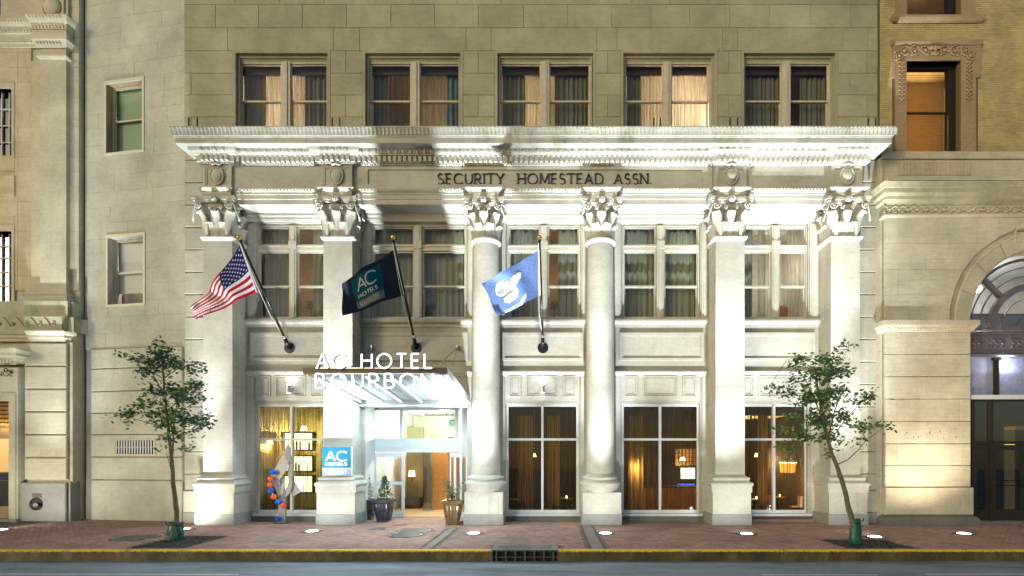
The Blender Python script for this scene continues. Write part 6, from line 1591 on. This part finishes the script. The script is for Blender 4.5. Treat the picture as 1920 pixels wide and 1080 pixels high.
# lower wall: blocks either side of the arch
m = MB(); m.box(RX0 + .02, AXC - RI - .3, RB + .06, RB + .7, 0, ZP(400, RB)); m.box(AXC + RI + .3, RX1, RB + .06, RB + .7, 0, ZP(400, RB)); m.box(AXC - RI - .3, AXC + RI + .3, RB + .06, RB + .7, AZC + RO, ZP(400, RB)); obj('wall_core', m, 'joint', rbd)
n = 40; poly = [(AXC - RI - .3, AZC + RO + .0), (AXC - RI - .3, SPR)] + [(AXC - RI, SPR)] + [(AXC - RI * cos(pi * i / n), AZC + RI * sin(pi * i / n)) for i in range(n + 1)] + [(AXC + RI, SPR), (AXC + RI + .3, SPR), (AXC + RI + .3, AZC + RO)]
m = MB(); 
for i in range(n):
    a0, a1 = pi * i / n, pi * (i + 1) / n
    p_ = [(AXC - RI * cos(a0), AZC + RI * sin(a0)), (AXC - (RI + .75) * cos(a0), AZC + (RI + .75) * sin(a0)), (AXC - (RI + .75) * cos(a1), AZC + (RI + .75) * sin(a1)), (AXC - RI * cos(a1), AZC + RI * sin(a1))]
    m.prism(p_, RB + .12, RB + .69)
obj('arch_core', m, 'joint', rbd, fix=True)
def arch_clip(x0, x1, z0, z1, side):
    R = RO + .2; pts = []
    if side < 0:
        pts = [(x0, z1), (x0, z0)]; zs = [z0 + (z1 - z0) * i / 8 for i in range(9)]
        for z in zs:
            dz = z - AZC; lim = AXC - sqrt(max(0, R * R - dz * dz)) if dz > 0 and dz < R else (AXC - R if dz <= 0 else x1); pts.append((max(x0 + .02, min(x1, lim)), z))
    else:
        pts = [(x1, z0), (x1, z1)]; zs = [z1 - (z1 - z0) * i / 8 for i in range(9)]
        for z in zs:
            dz = z - AZC; lim = AXC + sqrt(max(0, R * R - dz * dz)) if dz > 0 and dz < R else (AXC + R if dz <= 0 else x0); pts.append((min(x1 - .02, max(x0, lim)), z))
    return pts
rows = [(600, 553, (1737, 1872)), (553, 505, (1683, 1820)), (505, 456, (1738, 1870)), (456, 408, (1684, 1833, 1905))]
g_ = .004
for y0, y1, vs in rows:
    z0, z1 = ZP(y0, RB), ZP(y1, RB); xs = [RX0] + [XP(v, RB) for v in vs if XP(v, RB) < AXC] + [AXC]
    for a, b in zip(xs, xs[1:]):
        R = RO + .2
        if z1 - AZC < R and a > AXC - sqrt(max(0, R * R - max(0, (z1 - AZC)) ** 2)) - .06: continue
        p_ = [(a + g_, z1 - g_), (a + g_, z0 + g_)] + [(min(b - g_, x), min(max(z, z0 + g_), z1 - g_)) for x, z in arch_clip(a, b, z0, z1, -1)[2:]]
        m = MB(); m.prism(p_, RB, RB + .1); obj('stone_block', m, 'right', rbd, fix=True)
        p2 = [(2 * AXC - x, z) for x, z in p_]; m = MB(); m.prism(p2, RB, RB + .1); obj('stone_block', m, 'right', rbd, fix=True)
# arch: outer hollow moulding and voussoirs
m = MB()
for i in range(n):
    a0, a1 = pi * i / n, pi * (i + 1) / n; ring = [(RO + .19, RB + .01), (RO + .10, RB + .10), (RO, RB + .12)]
    for (r1, y1), (r2, y2) in zip(ring, ring[1:]):
        m.add([(AXC - r1 * cos(a0), y1, AZC + r1 * sin(a0)), (AXC - r2 * cos(a0), y2, AZC + r2 * sin(a0)), (AXC - r2 * cos(a1), y2, AZC + r2 * sin(a1)), (AXC - r1 * cos(a1), y1, AZC + r1 * sin(a1))], [(0, 1, 2, 3)])
obj('arch_moulding', m, 'right', rbd, fix=True)
for k in range(9):
    a0, a1 = pi * k / 9 + .003, pi * (k + 1) / 9 - .003; m = MB()
    for i in range(4):
        b0, b1 = a0 + (a1 - a0) * i / 4, a0 + (a1 - a0) * (i + 1) / 4
        for (r1, y1), (r2, y2) in zip([(RO, RB + .14), (RO - .04, RB + .0), (RO - .1, RB + .0), (RO - .13, RB + .03), (RI + .06, RB + .06), (RI, RB + .12), (RI, RB + .6)], [(RO - .04, RB + .0), (RO - .1, RB + .0), (RO - .13, RB + .03), (RI + .06, RB + .06), (RI, RB + .12), (RI, RB + .6)]):
            m.add([(AXC - r1 * cos(b0), y1, AZC + r1 * sin(b0)), (AXC - r2 * cos(b0), y2, AZC + r2 * sin(b0)), (AXC - r2 * cos(b1), y2, AZC + r2 * sin(b1)), (AXC - r1 * cos(b1), y1, AZC + r1 * sin(b1))], [(0, 1, 2, 3)])
    obj('voussoir', m, 'right', rbd, fix=True)
# impost moulding and rusticated pier
iz = ZP(622, RB)
PXR = XP(1820, RB)
for a, b, path in ((RX0, PXR, None), (2 * AXC - PXR, RX1, None)):
    m = MB(); m.sweep([(-.02, iz - .03), (.03, iz), (.06, iz + .03), (.16, iz + .2), (.20, iz + .22), (.20, iz + .40), (.16, iz + .42), (-.02, iz + .44)], [(a, RB + .4), (a, RB), (b, RB), (b, RB + .55)]); im = obj('impost', m, 'right', rbd)
    m = MB(); x = a + .05
    while x < b - .04: m.ball((x, RB - .11, iz + .11), .05, 7, 5, .8, .7, 1.6); x += .12
    obj('leaf_moulding', m, 'right', im, kind='stuff', smooth=True)
ry = [623, 664, 706, 748, 790, 832, 873, 913]
for i, (y1, y0) in enumerate(zip(ry, ry[1:])):
    z0, z1 = ZP(y0, RB) + .012, ZP(y1, RB) - .012; xs = [RX0, XP(1738, RB), PXR] if i % 2 == 0 else [RX0, XP(1682, RB), XP(1801, RB), PXR]
    for a, b in zip(xs, xs[1:]):
        for q in (0, 1):
            A, B_ = (a, b) if not q else (2 * AXC - b, 2 * AXC - a)
            m = MB(); m.block(A + .002, B_ - .002, z0, z1, RB, .1, .01); obj('stone_block', m, 'right', rbd)
m = MB(); m.block(RX0 - .02, XP(1801, RB), ZP(965, RB), ZP(914, RB), RB - .07, .3, .02); m.block(XP(1801, RB) + .004, PXR + .07, ZP(965, RB), ZP(914, RB), RB - .07, .3, .02); obj('pier_plinth', m, 'right', rbd)
m = MB(); m.sweep([(-.05, 0), (.14, 0), (.14, .16), (.10, .28), (.05, .33), (-.05, ZP(966, RB))], [(RX0 - .02, RB + .3), (RX0 - .02, RB - .07), (PXR + .09, RB - .07), (PXR + .09, RB + .3)]); obj('granite_base', m, 'granite_dark', rbd)
m = MB(); m.box(HR + .02, RX0 - .02, RB + .28, RB + .6, 0, ZP(300, RK)); obj('corner_strip', m, 'right', rbd)
for y in (966, 914, 873, 832, 790, 748, 706, 664, 606, 553, 505, 456, 408):
    m = MB(); 
for i, (y1, y0) in enumerate(zip([408, 456, 505, 553, 606, 664, 748, 832, 914], [456, 505, 553, 606, 664, 748, 832, 914, 985])):
    m = MB(); m.block(HR + .03, RX0 - .03, ZP(y0, RB) + .003, ZP(y1, RB) - .003, RB + .24, .05, .006); obj('stone_block', m, 'right', rbd)
# ornament band and cornice, parapet band
oz0, oz1 = ZP(402, RB), ZP(385, RB)
ob = obj('ornament_band', MB().box(RX0, RX1, RB - .01, RB + .3, oz0, oz1), 'right', rbd)
m = MB(); ro = random.Random(2); x = RX0 + .16; k = 0; hc = (oz0 + oz1) / 2
while x < 21.5:
    r_ = .125 if k % 2 == 0 else .07
    m.tube([(x + r_ * (1 - t / 26) * cos(t * .62), RB - .03, hc + r_ * (1 - t / 26) * sin(t * .62)) for t in range(22)], .016, 4)
    m.ball((x, RB - .03, hc), .035, 7, 5)
    for s in (-1, 1):
        for q in (-1, 1): m.tube([(x + s * r_ * .8, RB - .025, hc + q * .06), (x + s * (r_ + .07), RB - .04, hc + q * .13), (x + s * (r_ + .13), RB - .025, hc + q * .09)], .02, 4)
    x += .36; k += 1
obj('scroll_ornament', m, 'right', ob, kind='stuff', smooth=True)
m = MB(); m.sweep([(-.1, oz0 - .14), (.03, oz0 - .12), (.06, oz0 - .06), (.06, oz0 - .002), (-.1, oz0 - .001)], [(RX0, RB + .3), (RX0, RB), (RX1, RB)]); obj('astragal', m, 'right', rbd)
m = MB(); m.sweep([(-.1, oz1 + .001), (.02, oz1 + .001), (.05, oz1 + .06), (.12, oz1 + .12), (.16, oz1 + .16), (.17, oz1 + .28), (.24, oz1 + .36), (.25, oz1 + .40), (.25, oz1 + .55), (.27, oz1 + .57), (.29, oz1 + .66), (.32, oz1 + .78), (-.4, oz1 + .86)], [(RX0 + .06, RB + .5), (RX0 + .06, RB + .0), (RX1, RB)]); obj('cornice', m, 'right_moss', rbd)
fz0, fz1 = ZP(333, RK), ZP(302, RK)
m = MB(); m.box(HR + .02, RX1, RK - .06, RK + .5, ZP(346, RK), fz1 + .02); m.sweep([(0, ZP(346, RK)), (.22, ZP(345, RK)), (.20, ZP(340, RK)), (.06, fz0), (0, fz0 + .02)], [(XP(1663, RK), RK - .06), (RX1, RK - .06)]); pb = obj('parapet_band', m, 'right', rbd)
for i in range(52):
    a = XP(1680, RK) + i * (XP(1819, RK) - XP(1680, RK)) / 52
    m = MB(); m.box(a + .008, a + .042, RK - .10, RK - .061, fz0 + .06, fz1 - .06); obj('flute', m, 'right', pb)
for px0, px1 in ((1642, 1691), (1691.5, 1811), (1811.5, 1960)):
    m = MB(); m.block(max(XP(px0, RK), HR + .02), XP(px1, RK), fz1 + .021, ZP(287, RK), RK - .13, .4, .012); obj('coping_stone', m, 'right', rbd)
# brick wall with ornate window
WZ0, WZ1, WX0, WX1 = ZP(288, RK), ZP(114, RK), XP(1698, RK), XP(1802, RK)
W2 = (XP(1700, RK), XP(1802, RK), ZP(32, RK), 24.0)
SU = [(XP(1673, RK), XP(1834, RK), ZP(288, RK) - .1, ZP(80, RK)), (XP(1675, RK), XP(1835, RK), ZP(45, RK), ZP(30, RK)), (XP(1678, RK), XP(1828, RK), ZP(32, RK), 24.0)]
m = wall_grid(MB(), HR + .02, 24.5, fz1, 24, RK + .012, RK + .5, [(WX0, WX1, WZ0 - .1, WZ1), W2]); bwall = obj('brick_wall', m, 'brickjoint', rbd)
z = ZP(287, RK) + .004; row = 0; rest = MB(); cnt = 0
bm_ = []
for k in range(3):
    m = MB(); m.block(0, .205, 0, .066, 0, .013, .005); me = m.mesh('brick'); me.materials.append(M['brickwall']); bm_.append(me)
while z < 22.6:
    x = HR + .03 - (row % 2) * .11
    while x < 24.3:
        x0, x1 = max(x, HR + .025), x + .205
        if x1 - x0 > .05:
            for q in cut([(x0, x1, z, z + .066)], SU):
                yy = RK + random.uniform(-.003, .002)
                if q[1] - q[0] > .2 and cnt < 296 and (row * 7 + int(x * 5)) % 7 == 0: inst('brick', bm_[cnt % 3], bwall, (q[0], yy, z)); cnt += 1
                else: rest.block(q[0], q[1], q[2], q[3], yy, .013, .004)
        x += .215
    z += .0755; row += 1
obj('brick_courses', rest, 'brickwall', bwall, kind='stuff')
# window surround
sw = obj('ornate_window', MB().box(XP(1674, RK), WX0 - .001, RK - .06, RK + .3, ZP(147, RK), ZP(80, RK)).box(WX1 + .001, XP(1833, RK), RK - .06, RK + .3, ZP(147, RK), ZP(80, RK)).box(WX0, WX1, RK - .059, RK + .3, WZ1, ZP(80, RK)).box(XP(1678, RK), WX0 - .001, RK - .06, RK + .3, WZ0 - .1, ZP(147, RK) - .001).box(WX1 + .001, XP(1828, RK), RK - .06, RK + .3, WZ0 - .1, ZP(147, RK) - .001), 'terra', rbd)
m = MB(); m.sweep([(0, ZP(87, RK)), (.03, ZP(87, RK)), (.07, ZP(83, RK)), (.07, ZP(80, RK) + .02), (0, ZP(80, RK) + .03)], [(XP(1672, RK), RK + .1), (XP(1672, RK), RK - .06), (XP(1835, RK), RK - .06), (XP(1835, RK), RK + .1)])
for a, b in ((XP(1672, RK), XP(1675, RK)), (XP(1832, RK), XP(1835, RK))): m.box(a, b, RK - .10, RK + .1, ZP(147, RK), ZP(88, RK))
obj('hood_moulding', m, 'terra', sw)
m = MB(); cz_ = ZP(98, RK); xc = (WX0 + WX1) / 2
for s in (-1, 1):
    for k, (dx, r_, dz) in enumerate(((.38, .20, 0), (.80, .22, -.02), (1.22, .2, 0), (1.42, .16, -.2))):
        m.tube([(xc + s * (dx + r_ * (1 - t / 24) * cos(t * .55 + k)), RK - .09, cz_ + dz + r_ * (1 - t / 24) * sin(t * .55 + k)) for t in range(20)], .028, 5, .018); m.ball((xc + s * dx, RK - .09, cz_ + dz), .06, 8, 5)
        for q in range(3):
            a = q * 2.1 + k; m.ball((xc + s * (dx + .23 * cos(a)), RK - .08, cz_ + dz + .17 * sin(a)), .055, 7, 5, 1.4, .6, .8)
    m.ball((xc + s * .13, RK - .1, cz_ + .1), .1, 8, 6, 1.2, .6, .8)
m.ball((xc, RK - .11, cz_ + .06), .1, 9, 6, .8, .7, 1.3); m.ball((xc, RK - .1, cz_ - .12), .13, 9, 6, 1.4, .5, .6)
obj('carved_frieze', m, 'terra', sw, kind='stuff', smooth=True)
for s, xx in ((-1, XP(1688.5, RK)), (1, XP(1814, RK))):
    m = MB()
    for k in range(10):
        z = ZP(120 + k * 7.4, RK)
        for q in (-1, 1): m.ball((xx + q * .07, RK - .08, z), .055, 7, 5, 1.25, .6, .7)
        m.ball((xx, RK - .09, z - .06), .045, 7, 5, .8, .7, 1.2)
    obj('husk_drop', m, 'terra', sw, kind='stuff', smooth=True)
FY = RK + .32
def blind_window(par, x0, x1, z0, z1, zr):
    m = MB(); m.ring((x0, x1, z0, z1), (x0 + .08, x1 - .30, z0 + .02, z1 - .14), FY - .05, FY + .1); obj('frame', m, 'dark_frame', par)
    for q, yy in (((x0 + .06, x1 - .28, zr - .03, z1 - .12), FY + .02), ((x0 + .05, x1 - .27, z0, zr + .04), FY + .07)):
        m = MB(); m.ring(q, (q[0] + .05, q[1] - .09, q[2] + .06, q[3] - .06), yy, yy + .04); obj('sash', m, 'dark_frame', par)
        m = MB(); m.add([(q[0] + .05, yy + .02, q[2]), (q[1] - .05, yy + .02, q[2]), (q[1] - .05, yy + .02, q[3]), (q[0] + .05, yy + .02, q[3])], [(0, 1, 2, 3)]); obj('pane', m, 'glass', par)
    m = MB(); m.box(x0 - .2, x1 + .2, FY + .9, FY + 1.0, z0 - .2, z1 + .2); m.box(x0 - .3, x0 - .2, FY + .15, FY + 1, z0, z1); m.box(x1 + .2, x1 + .3, FY + .15, FY + 1, z0, z1); m.box(x0 - .2, x1 + .2, FY + .12, FY + .9, z1 - .02, z1 + .1); m.box(x0 - .2, x1 + .2, FY + .12, FY + .9, z0 - .2, z0); obj('room_lining', m, 'room', par)
    return x0, x1
blind_window(sw, WX0, WX1, WZ0 - .1, WZ1, ZP(211, FY))
vb = thing('venetian_blind', 'amber lit venetian blind in the ornate brown window', 'blind', (xc, FY + .2, WZ1), 'amber blinds in the brick building'); z = WZ0 - .05
while z < WZ1 - .15:
    m = MB(); m.bar((WX0 + .05, FY + .2, z), (WX1 - .3, FY + .2, z), .06, .012); m.v = [(p_[0], p_[1], p_[2] + (p_[1] - FY - .2) * .9) for p_ in m.v]; obj('slat', m, 'blind', vb); z += .072
lamp('window_light', 'AREA', (xc - .1, FY + .85, (WZ0 + WZ1) / 2), 75, (1, .60, .20), sw, 1.6, (0, -1, 0), None, .5, 3.2)
w2 = obj('plain_window', MB().box(XP(1678, RK), W2[0] - .001, RK - .03, RK + .3, W2[2], 24), 'terra', rbd); obj('jamb', MB().box(W2[1] + .001, XP(1828, RK), RK - .03, RK + .3, W2[2], 24), 'terra', w2)
m = MB(); m.sweep([(0, ZP(44, RK)), (.08, ZP(43, RK)), (.16, ZP(38, RK)), (.16, ZP(34, RK)), (0, ZP(31, RK))], [(XP(1675, RK), RK + .1), (XP(1675, RK), RK - .01), (XP(1835, RK), RK - .01), (XP(1835, RK), RK + .1)]); obj('window_sill', m, 'terra', w2)
blind_window(w2, W2[0], W2[1], W2[2], 23.6, 22.5)
vb = thing('venetian_blind', 'dim amber blind in the cut-off window above the ornate window', 'blind', (xc, FY + .2, 23), 'amber blinds in the brick building'); z = W2[2] + .03
while z < 22.4:
    m = MB(); m.bar((W2[0] + .05, FY + .2, z), (W2[1] - .3, FY + .2, z), .06, .012); m.v = [(p_[0], p_[1], p_[2] + (p_[1] - FY - .2) * .9) for p_ in m.v]; obj('slat', m, 'blind', vb); z += .072
lamp('window_light', 'POINT', (xc, FY + .6, 22.4), 7, (1, .6, .2), w2, .1)
# arched window: fanlight, ornamental band, frosted lights, doors
AG = RB + .55
fan = obj('fanlight', MB().box(AXC - RI, AXC + RI, AG - .06, AG + .1, SPR - .12, SPR - .02), 'purple_metal', rbd)
def arc_bar(r, y, t, w_, par, nm, mat='purple_metal', a0=0, a1=pi):
    m = MB(); N = 28
    for i in range(N):
        q0, q1 = a0 + (a1 - a0) * i / N, a0 + (a1 - a0) * (i + 1) / N
        P_ = lambda r_, a, yy: (AXC - r_ * cos(a), yy, SPR - .02 + r_ * sin(a))
        m.add([P_(r - w_ / 2, q0, y), P_(r + w_ / 2, q0, y), P_(r + w_ / 2, q1, y), P_(r - w_ / 2, q1, y), P_(r - w_ / 2, q0, y + t), P_(r + w_ / 2, q0, y + t), P_(r + w_ / 2, q1, y + t), P_(r - w_ / 2, q1, y + t)], [(0, 1, 2, 3), (4, 7, 6, 5), (0, 3, 7, 4), (1, 5, 6, 2)])
    obj(nm, m, mat, par, fix=True)
arc_bar(RI - .05, AG - .05, .12, .1, fan, 'outer_frame'); arc_bar(RI * .745, AG - .02, .06, .035, fan, 'glazing_bar'); arc_bar(RI * .87, AG - .02, .06, .035, fan, 'glazing_bar'); arc_bar(RI * .585, AG - .08, .14, .26, fan, 'inner_frame'); arc_bar(RI * .42, AG - .02, .06, .035, fan, 'glazing_bar'); arc_bar(RI * .19, AG - .02, .06, .03, fan, 'glazing_bar')
for a in (pi * .25, pi * .5, pi * .75): m = MB(); m.bar((AXC - RI * .62 * cos(a), AG, SPR + RI * .62 * sin(a)), (AXC - (RI - .05) * cos(a), AG, SPR + (RI - .05) * sin(a)), .16, .16); obj('spoke', m, 'purple_metal', fan)
m = MB(); m.add([(AXC - RI, AG + .04, SPR)] + [(AXC - RI * cos(pi * i / 30), AG + .04, SPR + RI * sin(pi * i / 30)) for i in range(31)], [tuple([0] + list(range(1, 32)))]); obj('pane', m, 'glass', fan)
m = MB(); m.box(AXC - RI, AXC + RI, 23.4, 23.5, 0, AZC + RI); m.box(AXC - RI - .3, AXC - RI, AG + .2, 23.5, 0, AZC + RI); m.box(AXC + RI, AXC + RI + .3, AG + .2, 23.5, 0, AZC + RI); m.box(AXC - RI, AXC + RI, AG + .2, 23.4, AZC + RI, AZC + RI + .1); obj('hall_lining', m, 'room_white', rbd)
m = MB(); m.box(AXC - RI, AXC + RI, AG + .12, 23.4, ZP(598, 21), ZP(594, 21)); obj('gallery_floor', m, 'wood_dark', rbd)
hl = thing('hall_lamp', 'cool white lamp lighting the hall behind the arched window', 'lamp', (AXC - .8, 22.0, AZC + 1.7)); m = MB(); m.ball((AXC - .8, 22.0, AZC + 1.9), .16, 12, 8); obj('globe', m, 'lens', hl, smooth=True); m = MB(); m.tube([(AXC - .8, 22, AZC + 2.05), (AXC - .8, 22, AZC + RI)], .015, 5); obj('cord', m, 'black', hl)
lamp('lamp_light', 'POINT', (AXC - .8, 21.9, AZC + 1.3), 90, (.88, .92, 1), hl, .2)
bz1, bz0 = ZP(608, AG), ZP(668, AG)
mb_ = obj('metal_band', MB().box(AXC - RI - .02, AXC + RI + .02, AG - .05, AG + .12, bz0, SPR - .121), 'purple_metal', rbd)
m = MB(); m.sweep([(0, SPR - .30), (.06, SPR - .28), (.10, SPR - .2), (.16, SPR - .14), (.16, SPR - .06), (0, SPR - .04)], [(AXC - RI, AG - .05), (AXC + RI, AG - .05)]); m.sweep([(0, bz0 - .0), (.12, bz0 + .0), (.12, bz0 + .06), (.05, bz0 + .1), (.05, bz0 + .18), (0, bz0 + .2)], [(AXC - RI, AG - .05), (AXC + RI, AG - .05)]); obj('band_moulding', m, 'purple_metal', mb_)
m = MB(); x = AXC - RI + .05
while x < AXC + RI: m.ball((x, AG - .20, SPR - .17), .03, 6, 4); m.ball((x, AG - .12, bz0 + .12), .025, 6, 4); x += .085
obj('bead_moulding', m, 'purple_metal', mb_, kind='stuff', smooth=True)
for k in range(6):
    x0 = AXC - RI + .03 + k * (2 * RI - .06) / 6; x1 = x0 + (2 * RI - .06) / 6 - .16; z0, z1 = bz0 + .26, SPR - .40
    m = MB(); m.ring((x0, x1, z0, z1), (x0 + .04, x1 - .04, z0 + .04, z1 - .04), AG - .09, AG - .049); pn = obj('scroll_panel', m, 'purple_metal', mb_)
    m = MB()
    for i in range(3):
        c0 = x0 + .14 + (x1 - x0 - .28) * i / 2
        for s in (-1, 1): m.tube([(c0 + .12 * (1 - t / 24) * cos(t * .6 * s + i), AG - .065, (z0 + z1) / 2 + s * .09 + .1 * (1 - t / 24) * sin(t * .6 * s + i)) for t in range(20)], .018, 4)
        m.ball((c0, AG - .06, (z0 + z1) / 2), .05, 7, 5)
    obj('scrollwork', m, 'purple_metal', pn, kind='stuff', smooth=True)
tz1, tz0 = bz0, ZP(741, AG)
fr_ = obj('upper_light', MB().box(AXC - RI, AXC + RI, AG - .12, AG + .1, ZP(749, AG), tz0), 'white', rbd)
xs = [AXC - RI, XP(1866, AG), XP(1990, AG), AXC + RI]
for a, b in zip(xs, xs[1:]): m = MB(); m.box(a + .04, b - .04, AG + .03, AG + .05, tz0, tz1 - .05); obj('pane', m, 'frost', fr_)
for x in xs[1:3]:
    m = MB(); m.box(x - .06, x + .06, AG - .10, AG + .08, tz0 + .001, tz1 - .06); m.box(x - .13, x + .13, AG - .14, AG + .08, tz1 - .16, tz1 - .059); m.tube([(x, AG - .12, tz0 + .01), (x, AG - .12, tz1 - .16)], .05, 8); obj('colonnette', m, 'dark_frame', fr_)
tl = thing('transom_lamp', 'small bright lamp shining beside the dark colonnette', 'lamp', (XP(1876, AG), AG - .2, ZP(683, AG))); m = MB(); m.ball((XP(1876, AG), AG - .18, ZP(683, AG)), .05, 10, 7); obj('bulb', m, 'lamp_white', tl, smooth=True); m = MB(); m.tube([(XP(1876, AG), AG - .18, ZP(683, AG)), (XP(1872, AG), AG - .08, ZP(682, AG))], .015, 5); obj('bracket', m, 'black', tl)
lamp('lamp_light', 'POINT', (XP(1880, AG), AG - .35, ZP(683, AG)), 30, (.85, .88, 1), tl, .05)
lamp('upper_light_lamp', 'POINT', (XP(1890, 21.3), 21.4, ZP(690, 21.3)), 60, (.75, .8, 1), fr_, .2)
sz1 = ZP(750, AG)
sf = obj('storefront', MB().box(AXC - RI, AXC + RI, AG - .03, AG + .08, ZP(833, AG), ZP(827, AG)).box(AXC - RI, AXC + RI, AG - .03, AG + .08, sz1 - .06, sz1 - .001), 'dark_frame', rbd)
for px in (1823, 1857, 1980, 2090): x = XP(px, AG); m = MB(); m.box(x - .07, x + .07, AG - .06, AG + .07, .1, sz1 - .061); obj('post', m, 'dark_frame', sf)
for a, b in ((1826, 1854), (1860, 1977), (1983, 2087)): m = MB(); m.box(XP(a, AG), XP(b, AG), AG + .02, AG + .03, ZP(827, AG), sz1 - .06); obj('pane', m, 'glass_dark', sf)
for a, b in ((1826, 1854), (1861, 1919), (1920, 1977), (1984, 2086)):
    x0, x1 = XP(a, AG), XP(b, AG); m = MB(); m.ring((x0, x1, .12, ZP(834, AG)), (x0 + .12, x1 - .12, .55, ZP(842, AG) - .05), AG - .02, AG + .05); d_ = obj('door_leaf', m, 'dark_frame', sf)
    m = MB(); m.box(x0 + .12, x1 - .12, AG + .01, AG + .02, .55, ZP(842, AG) - .05); obj('door_pane', m, 'glass_dark', d_)
    if 1860 < a < 1950:
        for y in (901, 910): m = MB(); m.tube([(x0 + .05, AG - .1, ZP(y, AG)), (x1 - .04, AG - .1, ZP(y, AG))], .02, 6); obj('handle', m, 'black', d_)
m = MB(); m.box(AXC - RI, AXC + RI, 22.6, 22.7, .0, 6.0); obj('hall_partition', m, 'room_dark', rbd)
m = MB(); m.box(XP(1887, 22.4), XP(1903, 22.4), 22.4, 22.5, .1, ZP(800, 22.4)); m.box(XP(1887, 22.4), XP(1960, 22.4), 22.4, 22.5, ZP(806, 22.4), ZP(799, 22.4)); obj('lit_door_frame', m, 'panel_yellow', rbd)
m = MB(); m.box(AXC - RI - .05, AXC + RI + .05, RB + .2, 23.5, 0, .11); obj('door_step', m, 'granite_dark', rbd)
m = MB(); m.box(AXC - RI, AXC + RI, AG + .12, 22.6, 5.9, 6.0); obj('hall_ceiling', m, 'room_dark', rbd)
# spread of small fixing holes in the pier
m = MB(); rh = random.Random(5)
for k in range(34):
    px, py = rh.uniform(1682, 1812), rh.choice([rh.uniform(802, 812), rh.uniform(815, 821)]); s = rh.choice([.008, .008, .012, .02]); v = W(px, py, RB - .001); m.box(v.x - s, v.x + s, RB - .002, RB + .01, v.z - s, v.z + s)
obj('fixing_holes', m, 'dark', rbd, kind='stuff')

for o in SC.objects:
    if 'wl' in o: del o['wl']
